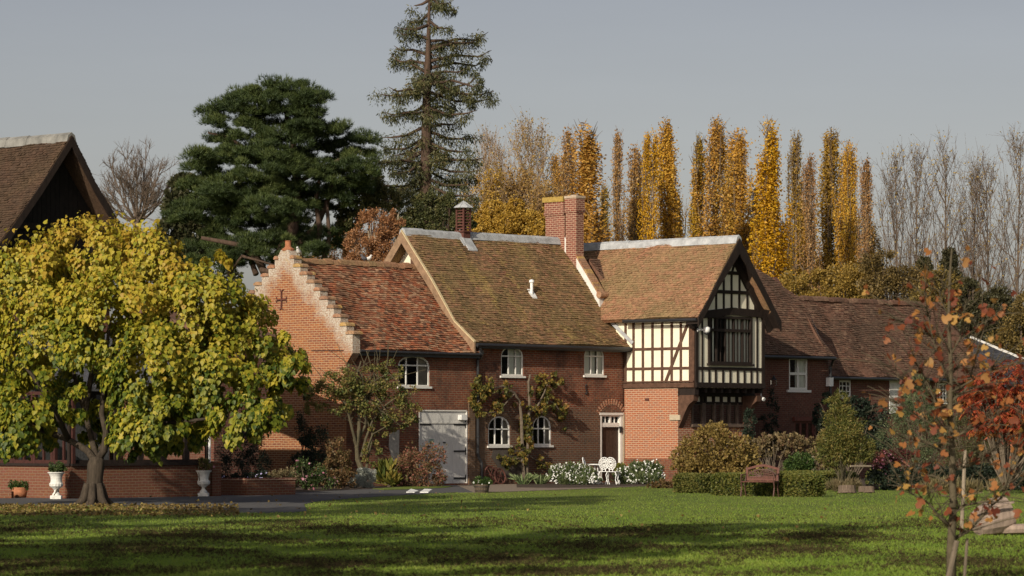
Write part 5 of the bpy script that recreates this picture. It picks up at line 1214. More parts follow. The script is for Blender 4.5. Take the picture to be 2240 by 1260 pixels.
# ---- poplars
M['poplar'] = leafmat('golden poplar leaves', [(.25, .135, .022), (.42, .22, .026), (.56, .30, .034), (.62, .38, .055), (.42, .28, .04)], .35)
M['poplar_rust'] = leafmat('rusty poplar leaves', [(.24, .13, .045), (.36, .19, .06), (.44, .24, .08), (.46, .32, .14)], .35)
M['poplar_dark'] = leafmat('olive gold poplar leaves', [(.17, .12, .022), (.28, .175, .026), (.40, .24, .032), (.48, .30, .045)], .35)
def poplar_proto(seed, nleaf, gap, mat, wob=.3):
    wob = wob*1.15
    """unit poplar: height 1, half width 1 (scaled per tree)"""
    rs = np.random.default_rng(seed); mb = MB(); sp = []
    H = 20.0; 
    mb.tube([(0, 0, 0), (.08, 0, H*.3), (-.05, 0, H*.6), (0, 0, H*.97)], [.24, .19, .12, .02], 8, cap=False)
    kn_ = np.linspace(0, 1, 9); kv = np.array([.6, .8, .92, 1.0, 1.02, 1.0, .92, .72, .2])*(1+rs.normal(0, .20, 9)); kv[-1] = .2
    lx = np.cumsum(rs.normal(0, .13, 9)); sk = rs.normal(0, .28, 9)
    prof = lambda f: np.interp(f, kn_, kv)
    nb = 44
    for i in range(nb):
        f = .03+.87*((i+rs.random()*.8)/nb)**.95; an = rs.random()*2*math.pi; L = (2.6+2.6*rs.random())*np.interp(f, [0, .8, 1], [1.15, .9, .6]); R_ = prof(min(1, f+.10))*(.15+.75*rs.random()); R_ *= 1+np.interp(f, kn_, sk)*math.copysign(1, math.cos(an))
        L = min(L, H*(.985-f)); a = np.array([np.interp(f, kn_, lx)*.5, 0, H*f]); o = np.array([math.cos(an), math.sin(an), 0]); b_ = a+o*R_*.8+ZV*L*.35; c = a+o*R_*(.75+.3*rs.random())+ZV*L
        mb.tube([a, b_, c], [.06, .04, .008], 4, cap=False)
        for q in range(7):
            g = .2+.75*rs.random(); p = b_+(c-b_)*g; e = p+np.array([rs.normal(0, .22), rs.normal(0, .22), .5+.5*rs.random()]); mb.tube([p, e], [.018, .006], 3, cap=False)
        if rs.random() > gap: sp.append((a, b_, c, rs.random(), .10+.16*rs.random()**1.5))
    k = nleaf//len(sp); C = []; R = []
    for a, b_, c, r, wd_ in sp:
        t = .12+.90*rs.random(k)[:, None]**.9; p = np.where(t < .4, a+(b_-a)*t*2.5, b_+(c-b_)*(t-.4)/.6); taper = 1.2-.55*t
        sub = rs.normal(0, 1, (24, 3))*A3(wd_, wd_, .35); C.append(p+(sub[rs.integers(0, 24, k)]*1.15+rs.normal(0, 1, (k, 3))*A3(wd_, wd_, .25)*.5)*taper*(wob/.36)); R.append(np.full(k, r))
    C = np.vstack(C); n = len(C); R = np.concatenate(R)
    return mb, C, np.clip(.5*R+.5*rs.random(n), 0, 1), mat
M['twig_pop'] = simple('poplar bark', (.14, .10, .065), .95, .3, 3, bmp=0)
protos = {}
def proto(key, *a):
    mb, C, R, mat = poplar_proto(*a); t = thing('poplar_tree', 'x', 'tree', (0, 0, 0), 'row of autumn poplars behind the house')
    mb.build('trunk', M['twig_pop'], t); n = len(C); O = unit(C*A3(1, 1, 0)+RNG.normal(0, .6, (n, 3))); leafmesh('crown', C, unit(RNG.normal(0, 1, (n, 3))), O, .085+.075*RNG.random(n), T_DIAM, mat, rnd=R, parent=t)
    protos[key] = [t, False]
proto('dense', 21, 22000, .16, M['poplar'], .34); proto('dense2', 22, 18000, .28, M['poplar'], .32); proto('mid', 23, 10000, .4, M['poplar_dark'], .32); proto('sparse', 24, 8000, .3, M['poplar_rust'], .30); proto('dark', 25, 17000, .28, M['poplar_dark'], .34); proto('dense3', 31, 19500, .24, M['poplar'], .32); proto('wide', 37, 21000, .18, M['poplar'], .34)
def dup(t):
    c = t.copy(); COL.objects.link(c); W[c.name] = W[t.name]
    for ch in [o for o in bpy.data.objects if o.parent == t]:
        d = ch.copy(); COL.objects.link(d); d.parent = c
    return c
pops = [(1237, 272, 20, 'sparse', 'thin topped poplar near the left end of the row, beside the widest golden one'), (1222, 330, 16, 'dense2', 'shorter golden poplar behind the chimney, leftmost of the row'), (1280, 264, 42, 'wide', 'widest golden poplar, standing right of the chimney'),
        (1348, 276, 17, 'sparse', 'thin half bare pinkish poplar directly right of the widest golden one'), (1384, 310, 21, 'sparse', 'half bare rusty poplar with twin tips, left of a narrow golden one'), (1428, 283, 17, 'dense2', 'narrow golden poplar above the left part of the timbered bay roof'),
        (1467, 262, 26, 'dense', 'tall golden poplar above the middle of the timbered bay roof'), (1517, 290, 23, 'mid', 'loose brownish poplar between two tall golden ones above the bay roof'), (1560, 257, 28, 'dense3', 'tall dense golden poplar just left of the bay gable peak'), (1614, 282, 25, 'dense3', 'golden poplar with forked top directly behind the bay gable peak'),
        (1687, 256, 32, 'wide', 'tallest golden poplar right of the bay gable peak'), (1652, 400, 20, 'sparse', 'low rusty poplar in the gap just right of the bay gable peak'), (1737, 284, 20, 'mid', 'slim olive poplar to the right of the tallest golden one'), (1775, 330, 18, 'sparse', 'half bare poplar in front of a broad golden one on the right'), (1812, 284, 31, 'dark', 'broad olive gold poplar third from the right end of the row'),
        (1860, 308, 17, 'dense3', 'narrow amber poplar second from the right end of the row'), (1893, 338, 20, 'sparse', 'last poplar at the right end of the row, bare tipped'), (1700, 420, 26, 'dark', 'lower olive poplar behind the right wing ridge'), (1845, 430, 30, 'dark', 'lower olive poplar behind the far range ridge'), (1590, 400, 22, 'dark', 'low poplar filling the gap left of the bay gable peak'), (1490, 420, 24, 'mid', 'low loose poplar behind the bay ridge capping'), (1400, 430, 24, 'dense2', 'low golden poplar behind the left end of the bay ridge'), (1320, 400, 22, 'mid', 'low loose poplar at the right side of the chimney'), (1755, 440, 26, 'dense3', 'low golden poplar behind the junction of the right roofs'), (1650, 480, 26, 'dense2', 'lowest golden poplar at the right foot of the gable peak'), (1905, 480, 26, 'mid', 'low thin poplar ending the row at the right')]
for i, (px, yt, hw_, key, lab) in enumerate(pops):
    Yp = 208+6*math.sin(i*2.3)+(8 if yt > 390 else 0); t, used = protos[key]; o = t if not used else dup(t); protos[key][1] = True
    H = at(px, yt, Yp)[2]; b = at(px, 950, Yp); o.location = (b[0], b[1], 0); o['label'] = lab
    o.scale = (hw_*Yp/FPX/.60*(1+.12*math.sin(i*5.1)), hw_*Yp/FPX/.66, H/20.3); o.rotation_euler = (.008*math.sin(i*3.3), .008*math.sin(i*1.9+1), i*1.7)
# ---- golden trees left of the poplars, birches, bare ones
M['gold'] = leafmat('golden autumn leaves', [(.26, .15, .035), (.40, .24, .045), (.50, .32, .07), (.34, .24, .08)], .35)
M['copper'] = leafmat('copper birch leaves', [(.22, .10, .04), (.32, .15, .05), (.40, .20, .07), (.28, .17, .09)], .3)
ptree('golden_tree', 'dense golden yellow tree behind the main roof between vent turret and chimney', 1110, 185, [(1110, 490, 46, 40), (1062, 505, 36, 46), (1160, 500, 40, 40), (1078, 455, 20, 18), (1128, 450, 20, 14), (1180, 525, 40, 36), (1040, 550, 40, 40), (1195, 475, 14, 18), (1035, 490, 12, 22)], M['gold'], M['twig_gold'], 40000, .105, nsub=900, spread=.17)
ptree('golden_tree', 'lower amber tree directly left of the chimney behind the ridge', 1195, 192, [(1195, 470, 28, 40), (1215, 500, 25, 30)], M['gold'], M['twig_gold'], 10000, .11, nsub=110)
ptree('copper_birch', 'copper leaved birch with pale stems rising behind the lower red roof', 830, 145, [(820, 500, 40, 36), (850, 540, 34, 40), (790, 540, 34, 36), (835, 580, 45, 30), (780, 580, 30, 25), (870, 480, 16, 22)], M['copper'], M['bark_pale'], 24000, .075, nsub=260, tr=.13)
ptree('copper_birch', 'duller copper tree seen under the pine branches', 735, 162, [(735, 560, 30, 30), (760, 510, 26, 34), (700, 585, 40, 25), (650, 580, 30, 25)], M['copper'], M['bark_dark'], 10000, .08, nsub=130, tr=.12)
M['olive'] = leafmat('olive green foliage', [(.035, .045, .015), (.065, .075, .025), (.10, .10, .035), (.13, .115, .04)], .2)
ptree('olive_conifer', 'olive green conifer filling the gap between the pine and the tall conifer', 790, 152, [(780, 440, 38, 30), (820, 410, 30, 30), (770, 480, 30, 22), (850, 430, 26, 26)], M['olive'], M['bark_dark'], 14000, .10, nsub=120, tr=.15)
ptree('olive_conifer', 'low green shrubby tree at the foot of the tall conifer', 960, 152, [(960, 490, 50, 26), (900, 490, 40, 30), (1010, 480, 30, 22), (930, 450, 30, 28), (985, 450, 26, 24)], M['olive'], M['bark_dark'], 14000, .10, nsub=130, tr=.15)
M['few'] = leafmat('last straw coloured leaves', [(.26, .19, .08), (.33, .24, .09), (.38, .26, .08)], .3)
leader_tree('bare_poplar', 'wide feathery half bare tree left of the chimney', 1148, 285, 104, 200, M['twig_gold'], nb=80, leaf=M['few'], nl=3200)
leader_tree('golden_tree', 'feathery golden tree behind the vent turret, its twigs showing at the top', 1072, 398, 75, 188, M['twig_gold'], nb=60, leaf=M['gold'], nl=9000, seed=5)
leader_tree('golden_tree', 'feathery golden tree midway between vent turret and chimney', 1128, 392, 80, 190, M['twig_gold'], nb=60, leaf=M['gold'], nl=9000, seed=9)
leader_tree('golden_tree', 'smaller feathery golden tree touching the left side of the chimney', 1180, 425, 70, 189, M['twig_gold'], nb=50, leaf=M['gold'], nl=6500, seed=13)
leader_tree('bare_poplar', 'half bare tree between the tall conifer and the wide feathery one', 1085, 330, 40, 204, M['twig_gold'], nb=46, leaf=M['few'], nl=700)
leader_tree('bare_poplar', 'thin half bare tree just right of the tall conifer', 1050, 305, 28, 200, M['twig_gold'], nb=40, leaf=M['few'], nl=500)
for px, yt, hw_, lab in ((1962, 335, 52, 'slim bare poplar, leftmost of the leafless ones at the right'), (2004, 340, 58, 'bare poplar, second of the leafless ones at the right'), (2068, 318, 74, 'tall bare poplar behind the young red maple'), (2118, 380, 52, 'leaning bare poplar between two taller bare ones'), (2165, 350, 74, 'bare poplar with a few straw leaves near the right edge'), (2222, 298, 92, 'tallest bare poplar at the right edge')):
    leader_tree('bare_poplar', lab, px, yt, hw_, 195, M['twig'], nb=38, group='leafless poplars at the right', leaf=M['few'], nl=420)
# ---- woods behind far range
M['brownleaf'] = leafmat('brown olive autumn leaves', [(.07, .055, .02), (.12, .085, .028), (.17, .12, .035), (.22, .15, .045)], .25)
M['goldbrown'] = leafmat('golden brown thicket leaves', [(.16, .11, .03), (.26, .17, .04), (.34, .22, .045), (.22, .17, .05)], .3)
M['darkyew'] = leafmat('dark conifer leaves', [(.03, .03, .014), (.05, .048, .02), (.075, .065, .027)], .12)
for px, Y, cl, mt, lab in ((1960, 180, [(1960, 640, 55, 60), (1920, 610, 40, 60), (2000, 640, 45, 50), (1940, 585, 26, 30)], 'brownleaf', 'brown leaved bushy tree behind the ridge of the far range'), (1850, 182, [(1850, 625, 50, 40), (1790, 635, 40, 40), (1900, 620, 40, 40), (1740, 625, 34, 30)], 'goldbrown', 'golden brown thicket at the foot of the poplars right of the gable'),
                           (2060, 178, [(2060, 640, 45, 50), (2030, 670, 40, 40), (2100, 680, 45, 45)], 'brownleaf', 'brown leaved bushy tree behind the end of the far range'),
                           (2020, 190, [(2020, 590, 14, 26), (2015, 625, 22, 26)], 'darkyew', 'small dark conifer between bare poplar trunks'), (2075, 188, [(2078, 575, 14, 30), (2080, 625, 24, 36)], 'darkyew', 'dark conifer behind the top of the young red maple'),
                           (2145, 176, [(2145, 680, 34, 40), (2140, 730, 40, 40), (2120, 640, 20, 30)], 'darkyew', 'dark conifer above the slate roof'), (2185, 182, [(2185, 680, 26, 50), (2190, 740, 34, 50)], 'darkyew', 'narrow dark conifer nearer the right edge'),
                           (2235, 170, [(2235, 730, 45, 50), (2200, 770, 50, 40), (2260, 680, 40, 40)], 'brownleaf', 'brown leaved tree at the right edge behind the slate roof')):
    ptree('bushy_tree', lab, px, Y, cl, M[mt], M['twig'], 14000, .12, nsub=170, tr=.12)

# distant wood closing the fields behind the house (one mass)
n = 26000; Xf = -170+380*RNG.random(n); Yf = 265+25*RNG.random(n); hf = 6.5+2.5*np.sin(Xf*.11)+1.6*np.sin(Xf*.37+2)+1.2*np.sin(Xf*.9); Zf_ = hf*RNG.random(n)**.6
leafmesh('distant_wood', np.stack([Xf, Yf, Zf_], 1), rdir(n), rdir(n)+A3(0, -1, .5), .9+.8*RNG.random(n), T_TUFT, M['brownleaf'], rnd=np.clip(.5+.3*np.sin(Xf*.2)+RNG.normal(0, .2, n), 0, 1), kind='stuff', label='brown autumn wood across the fields far behind the house', cat='wood')
# ================================================================ garden plants and furniture
def lm(name, *cols, **k):
    M[name] = leafmat(name, list(cols), k.get('t', .28), k.get('r', .55)); return M[name]
lm('rose_leaf', (.045, .065, .018), (.09, .11, .028), (.16, .16, .04), (.22, .17, .055), (.16, .09, .04))
lm('espalier_leaf', (.035, .045, .015), (.075, .08, .02), (.14, .125, .03), (.25, .17, .04), (.24, .12, .04))
lm('red_shrub', (.07, .06, .03), (.12, .09, .04), (.20, .10, .06), (.25, .09, .07), (.11, .12, .04))
lm('copper_shrub', (.06, .055, .025), (.13, .085, .035), (.20, .11, .045), (.10, .10, .03))
lm('silver_leaf', (.34, .36, .31), (.46, .48, .42), (.56, .57, .52))
lm('dark_shrub', (.012, .02, .012), (.022, .034, .02), (.035, .045, .03))
lm('green_leaf', (.025, .05, .014), (.05, .085, .02), (.085, .12, .03))
lm('olive_bush', (.10, .075, .02), (.17, .12, .03), (.24, .17, .04), (.30, .22, .055), (.17, .09, .035))
lm('box_leaf', (.045, .065, .014), (.085, .105, .02), (.14, .145, .03), (.19, .17, .04))
lm('daisy_white', (.60, .60, .57), (.75, .75, .71), t=.1)
lm('daisy_leaf', (.06, .09, .03), (.10, .13, .05), (.15, .17, .07))
lm('iris_leaf', (.10, .15, .06), (.17, .22, .09), (.24, .28, .13))
lm('yellow_green', (.05, .075, .018), (.11, .125, .025), (.19, .18, .035), (.27, .20, .045))
lm('grey_green', (.05, .075, .035), (.09, .115, .05), (.16, .18, .08))
lm('vine_leaf', (.07, .06, .03), (.15, .11, .05), (.25, .19, .09), (.13, .07, .04))
lm('sumac', (.17, .025, .016), (.28, .045, .022), (.34, .09, .032), (.30, .14, .04))
lm('maple_leaf', (.15, .035, .012), (.30, .095, .02), (.40, .17, .03), (.50, .30, .06), (.22, .06, .018), t=.4)
lm('dark_red', (.05, .012, .012), (.09, .02, .02), (.05, .05, .02))
lm('straw_leaf', (.16, .12, .06), (.24, .19, .10), (.12, .11, .05))
M['stem'] = simple('grey stems', (.14, .11, .08), .95, .3, 8, bmp=.4)
M['stem_green'] = simple('mossy grey stems', (.085, .072, .043), .95, .3, 8, bmp=.4)
T_HEX = ([(0, 0, 0)]+[(.5*math.cos(a), .5*math.sin(a), .03*(i % 2)) for i, a in enumerate([j*math.pi/4 for j in range(8)])], [(0, 1+i, 1+(i+1) % 8) for i in range(8)])
def bush(name, label, clumps, Y, mat, nleaf, size, tmpl=T_DIAM, nsub=90, spread=.3, group=None, cat='shrub', stems=6, smat='stem', droop=.1, upd=0.0, flowers=None, tr=.02, rn=None):
    """clumps in pixels: (px, py, rx, ry, depth)"""
    s = Y/FPX; px0 = float(np.mean([c[0] for c in clumps])); b = A3(*(at(px0, 950, Y)[:2]), 0)
    t = thing(name, label, cat, b, group); Pf = lambda x, y, d=0: at(x, y, Y+d)
    mb = MB()
    for c in clumps:
        cc = Pf(c[0], c[1], c[4] if len(c) > 4 else 0)
        for k in range(max(2, stems//len(clumps)+1)):
            e = cc+rdir(1)[0]*A3(c[2]*s, c[2]*s, c[3]*s)*.95; e[2] = max(e[2], .1); mid = (b+e)/2+RNG.normal(0, .06, 3); mid[2] = max(mid[2], .05)
            mb.tube([b+RNG.normal(0, .05, 3)*A3(1, 1, 0), mid, e], [tr, tr*.7, tr*.3], 4, cap=False)
    mb.build('stems', M[smat], t)
    cl = [(Pf(c[0], c[1], c[4] if len(c) > 4 else 0), (c[2]*s, min(c[2], c[3]*1.4)*s, c[3]*s), c[2]*c[3]) for c in clumps]
    C, O, R = cloud(cl, nsub, nleaf, spread, droop=droop); n = len(C); C[:, 2] = np.abs(C[:, 2])+.02
    rr = .4*R+.6*RNG.random(n)
    leafmesh('foliage', C, unit(O+RNG.normal(0, .5, (n, 3))+ZV*upd), O+RNG.normal(0, .4, (n, 3)), size*(.7+.6*RNG.random(n)), tmpl, M[mat], rnd=rr, parent=t)
    if flowers:
        fm, fn, fs = flowers; i = RNG.integers(0, n, fn); leafmesh('flowers', C[i]+O[i]*.05, RNG.normal(0, 1, (fn, 3))*A3(1, 1, .3), unit(O[i]+A3(-.3, -.7, .4)), fs*(.7+.6*RNG.random(fn)), T_HEX, M[fm], parent=t, **({'kind': 'stuff'} if fn > 30 else {}))
    return t
# shrub below the crown, in the shade
bush('laurel_bush', 'dark green rounded bush in the shade left of the dark doorway', [(520, 1000, 48, 52), (555, 1020, 35, 35), (500, 1035, 40, 30), (545, 970, 30, 24)], 96.5, 'dark_shrub', 5000, .09, T_LONG, nsub=80)
# raised bed
rbp = gnd(541, 1084); FR = Fr(rbp, 47); sR1 = FR.hitV(646, 1070, 0)[0]; vR1 = FR.hitU(476, 1075, 0)[0]
t = thing('raised_brick_bed', 'low brick raised flower bed in front of the dark doorway', 'raised bed', FR.O)
mb = MB(); zr_ = .42
for a, b, c, d in ((0, sR1, -.22, 0), (0, .22, vR1, -.221), (sR1-.22, sR1, -2.2, -.221)): mb.hexa([FR.p(a, c, 0), FR.p(b, c, 0), FR.p(b, d, 0), FR.p(a, d, 0), FR.p(a, c, zr_), FR.p(b, c, zr_), FR.p(b, d, zr_), FR.p(a, d, zr_)])
mb.build('wall', M['brick_low'], t)
mb = MB()
for a, b, c, d in ((-.02, sR1+.02, -.24, .02), (-.02, .24, vR1, -.241)): mb.hexa([FR.p(a, c, zr_+.002), FR.p(b, c, zr_+.002), FR.p(b, d, zr_+.002), FR.p(a, d, zr_+.002), FR.p(a, c, zr_+.06), FR.p(b, c, zr_+.06), FR.p(b, d, zr_+.06), FR.p(a, d, zr_+.06)])
mb.build('coping', M['brick_chim'], t)
mb = MB(); mb.hexa([FR.p(.2, vR1, 0), FR.p(sR1-.2, vR1, 0), FR.p(sR1-.2, -.2, 0), FR.p(.2, -.2, 0), FR.p(.2, vR1, .36), FR.p(sR1-.2, vR1, .36), FR.p(sR1-.2, -.2, .36), FR.p(.2, -.2, .36)]); mb.build('soil', M['soil'], t)
lm('pink_flower', (.35, .12, .16), (.45, .22, .27), t=.1); lm('violet_flower', (.40, .36, .60), (.55, .5, .7), t=.1); lm('red_flower', (.5, .03, .03), (.6, .1, .08), t=.1)
bush('bedding_plant', 'trailing violet flowered plants in the raised brick bed', [(570, 1046, 32, 10), (530, 1048, 30, 9), (500, 1048, 22, 8)], FR.p(sR1*.5, -.5, 0)[1], 'dark_shrub', 1800, .05, flowers=('violet_flower', 40, .05), nsub=40)
bush('bedding_plant', 'twiggy straw coloured plants at the right end of the raised brick bed', [(625, 1042, 26, 13), (600, 1042, 16, 9)], FR.p(sR1*.85, -.5, 0)[1], 'straw_leaf', 1500, .05, nsub=40)
bush('pink_flowering_shrub', 'low shrub with dusty pink flower heads at the foot of the stepped gable', [(670, 1035, 34, 26), (700, 1050, 36, 18), (650, 1055, 24, 14)], 103, 'green_leaf', 3600, .06, flowers=('pink_flower', 80, .07), nsub=70)
bush('copper_shrub', 'coppery upright shrub against the gable corner', [(738, 1000, 22, 42), (730, 1030, 32, 30), (712, 1045, 22, 20), (755, 1045, 20, 24)], 106, 'copper_shrub', 5000, .07, nsub=90, upd=.3)
bush('climbing_plant', 'dark climber hanging on the shaded part of the gable wall', [(690, 985, 30, 50), (668, 930, 12, 60), (665, 1015, 30, 22)], 109.2, 'dark_shrub', 3800, .07, nsub=70)
bush('santolina', 'silver grey cushion plant at the foot of the climbing rose, left one of the pair', [(776, 1053, 14, 13), (770, 1060, 10, 8)], 107, 'silver_leaf', 2600, .06, T_TUFT, nsub=40, upd=.6)
bush('santolina', 'taller silver grey cushion plant right of its twin under the climbing rose', [(802, 1046, 18, 18), (808, 1058, 15, 10), (790, 1040, 10, 12)], 107.6, 'silver_leaf', 3200, .07, T_TUFT, nsub=40, upd=.6)
bush('red_leaved_shrub', 'airy red and green leaved shrub in front of the grey double door', [(915, 1015, 40, 34), (945, 1000, 30, 24), (890, 1030, 36, 26), (960, 1030, 20, 20), (925, 1050, 45, 16), (880, 1050, 30, 16)], 110.3, 'red_shrub', 5600, .065, nsub=160, spread=.35, stems=40, tr=.012)
bush('grassy_clump', 'yellowing sword leaved clump left of the red leaved shrub', [(845, 1045, 16, 22), (855, 1055, 14, 12)], 109.6, 'yellow_green', 500, .35, T_LONG, nsub=14, upd=1.6)
# climbing rose tree on the left wing
YR = 109.5; rb_ = gnd(800, 1056); rb_ = A3(*(at(800, 950, YR)[:2]), 0); PR = lambda x, y, d=0: at(x, y, YR+d)
t = thing('old_wall_rose', 'gnarled old climbing tree with sparse small leaves trained against the left wing', 'climber', rb_)
mb = MB()
for pts, r in (([(797, 1062, 0), (792, 1030, 0), (782, 1005, 0), (780, 975, 0), (774, 960, 0)], .17), ([(780, 975, 0), (772, 945, -.2), (762, 905, -.3), (756, 880, -.3), (740, 850, -.4)], .08), ([(780, 980, 0), (785, 940, 0), (786, 910, .1), (778, 880, .1), (775, 840, 0), (790, 790, 0)], .10), ([(784, 960, .1), (800, 930, .2), (797, 880, .2), (805, 840, .2), (830, 800, .3)], .08),
               ([(790, 1000, 0), (800, 960, .1), (815, 920, .2), (845, 885, .3), (880, 860, .4)], .07), ([(800, 990, 0), (815, 950, .1), (850, 930, .3), (900, 925, .6)], .05), ([(800, 1040, 0), (805, 1000, .1), (812, 970, .1), (815, 930, .2)], .08), ([(757, 885, -.3), (720, 850, -.5), (690, 830, -.6)], .04)):
    mb.tube([PR(*p) for p in pts], list(np.linspace(r*.7, r*.25, len(pts))), 8)
for i in range(60):
    a = A3(*PR(790+RNG.normal(0, 25), 870+RNG.normal(0, 30), .1)); e = PR(785+RNG.normal(0, 60), 840+RNG.normal(0, 55), RNG.normal(.1, .3)); mb.tube([a, (a+e)/2+RNG.normal(0, .08, 3), e], [.018, .012, .006], 4, cap=False)
for x0, y0, x1, y1 in ((800, 815, 785, 765), (825, 810, 832, 750), (845, 805, 848, 745), (815, 812, 820, 770), (850, 800, 870, 762), (830, 806, 815, 740)): mb.tube([PR(x0, y0, .2), PR((x0+x1)/2+2, (y0+y1)/2, .2), PR(x1, y1, .2)], [.012, .01, .006], 4)
mb.build('stems', M['stem_green'], t)
cl = [(700, 865, 34, 28, -.6), (730, 840, 38, 26, -.4), (770, 835, 36, 32, -.2), (765, 870, 36, 28, -.2), (820, 830, 34, 26, .1), (805, 870, 36, 34, .1), (850, 850, 30, 24, .3), (860, 890, 36, 28, .4), (890, 870, 26, 24, .6), (870, 925, 34, 16, .5), (830, 930, 24, 30, .3), (815, 990, 18, 28, 0), (905, 900, 18, 22, .7), (860, 810, 24, 16, .4), (740, 885, 26, 18, -.4), (680, 890, 16, 16, -.6)]
C, O, R = cloud([(PR(x, y, d), (rx*YR/FPX, .35, ry*YR/FPX), rx*ry) for x, y, rx, ry, d in cl], 230, 10500, .30); n = len(C)
leafmesh('foliage', C, unit(O+RNG.normal(0, .6, (n, 3))), O+RNG.normal(0, .5, (n, 3)), .055+.045*RNG.random(n), T_DIAM, M['rose_leaf'], rnd=.4*R+.6*RNG.random(n), parent=t)
# pear espalier on the main wall
sE = S(1140, 1000, .25); pe = F.p(sE, .25, 0); PE = PV(F, .22)
t = thing('pear_espalier', 'espaliered pear with yellowing leaves trained up the main wall between the lower windows', 'espalier', pe)
E = lambda x, y, d=0: PE.pos(*PE.hit(x, y), d)
mb = MB()
for pts, r in (([(1147, 1058), (1143, 1010), (1142, 960), (1141, 920), (1137, 880), (1125, 860), (1100, 845)], .075), ([(1152, 1058), (1153, 1000), (1156, 940), (1158, 880), (1156, 835), (1160, 820)], .065), ([(1156, 905), (1175, 890), (1190, 860), (1200, 835)], .04), ([(1190, 870), (1215, 885), (1232, 910)], .03), ([(1100, 845), (1070, 850), (1045, 880)], .035), ([(1125, 862), (1090, 900), (1060, 905)], .03), ([(1145, 1000), (1125, 1005), (1105, 1008)], .03), ([(1150, 990), (1170, 1005), (1190, 1015)], .025)):
    mb.tube([E(*p) for p in pts], list(np.linspace(r, r*.5, len(pts))), 7)
mb.build('stems', M['stem'], t)
cl = [(1055, 840, 26, 14), (1040, 865, 14, 24), (1070, 870, 18, 22), (1045, 895, 16, 14), (1085, 890, 14, 16), (1100, 860, 14, 12), (1110, 840, 8, 10), (1190, 830, 18, 12), (1215, 830, 16, 16), (1190, 860, 14, 16), (1180, 895, 20, 12), (1200, 880, 14, 18), (1225, 890, 16, 16), (1232, 920, 8, 24), (1150, 935, 14, 26), (1155, 900, 16, 12), (1150, 970, 16, 16), (1135, 985, 20, 12), (1140, 1005, 18, 10), (1110, 1010, 22, 11), (1100, 1005, 12, 9), (1185, 1010, 12, 12), (1196, 1020, 8, 12), (1155, 855, 8, 12), (1135, 880, 8, 8)]
C, O, R = cloud([(E(x, y), (rx*YA/FPX, .16, ry*YA/FPX), rx*ry) for x, y, rx, ry in cl], 200, 5200, .34, droop=.3); n = len(C)
C += F.V*np.maximum(0, .06-((C-F.O)@F.V))[:, None]
leafmesh('foliage', C, unit(O+RNG.normal(0, .5, (n, 3))-ZV*.6), O*.3+F.V+RNG.normal(0, .4, (n, 3)), .055+.065*RNG.random(n), T_HEART, M['espalier_leaf'], rnd=.45*R+.55*RNG.random(n), parent=t)
# iris clumps
for px, lab in ((1145, 'left sword leaved iris clump at the foot of the pear espalier'), (1183, 'right sword leaved iris clump beside the white daisies')):
    b = F.p(S(px, 1055, 1.2), 1.2, 0); t = thing('iris_clump', lab, 'plant', b, 'iris clumps under the espalier'); n = 46
    an = RNG.random(n)*2*math.pi; D = np.stack([np.cos(an)*.8, np.sin(an)*.8, .7+RNG.random(n)], 1); C = b+np.stack([np.cos(an)*.12, np.sin(an)*.08, np.zeros(n)], 1)
    mid = C+unit(D)*.26; leafmesh('blade', np.vstack([C, mid-unit(D)*.02]), np.vstack([D, unit(D)+A3(0, 0, -.55)]), np.vstack([RNG.normal(0, 1, (n, 3))]*2), np.concatenate([.34+.1*RNG.random(n), .26+.1*RNG.random(n)]), ([(-.06, 0, 0), (.06, 0, 0), (.05, .7, 0), (0, 1, 0), (-.05, .7, 0)], [(0, 1, 2, 3, 4)]), M['iris_leaf'], parent=t)
# daisies
def daisies(label, clumps, Y, nl, nf):
    s = Y/FPX; t = thing('daisy_clump', label, 'flowers', A3(*(at(clumps[0][0], 950, Y)[:2]), 0), 'white daisies along the path')
    cl = [(at(x, y, Y+d), (rx*s, min(rx*s, .55), ry*s), rx*ry) for x, y, rx, ry, d in clumps]
    C, O, R = cloud(cl, 160, nl, .4); C[:, 2] = np.abs(C[:, 2])+.02; n = len(C)
    leafmesh('foliage', C, unit(O*.5+ZV+RNG.normal(0, .4, (n, 3))), RNG.normal(0, 1, (n, 3)), .10+.07*RNG.random(n), T_LONG, M['daisy_leaf'], rnd=.5*R+.5*RNG.random(n), parent=t)
    C, O, R = cloud(cl, 160, nf, .4); C[:, 2] = np.abs(C[:, 2])+.05; n = len(C)
    leafmesh('flowers', C+O*.05+ZV*.03, RNG.normal(0, 1, (n, 3)), unit(A3(-.5, -1, .5)+RNG.normal(0, .35, (n, 3))), .042+.022*RNG.random(n), T_HEX, M['daisy_white'], parent=t, kind='stuff')
daisies('long drift of white daisies left of the white chairs', [(1225, 1042, 20, 16, .4), (1255, 1040, 24, 18, 0), (1280, 1044, 20, 16, -.2), (1304, 1054, 10, 7, -.6), (1240, 1055, 26, 9, -.8), (1285, 1057, 22, 8, -1), (1215, 1035, 10, 12, .4)], 115.3, 5200, 1000)
daisies('taller mound of white daisies between the white chairs and the round bush', [(1370, 1045, 24, 14, 0), (1400, 1036, 24, 18, .2), (1425, 1035, 20, 18, .2), (1440, 1048, 12, 12, 0), (1360, 1054, 12, 7, -.4), (1410, 1052, 30, 8, -.5)], 116.0, 5000, 760)
bush('green_cushion', 'fresh green cushion plant right of the white chairs', [(1355, 1026, 12, 10), (1365, 1032, 9, 9)], 117.2, 'yellow_green', 1200, .06, nsub=30)
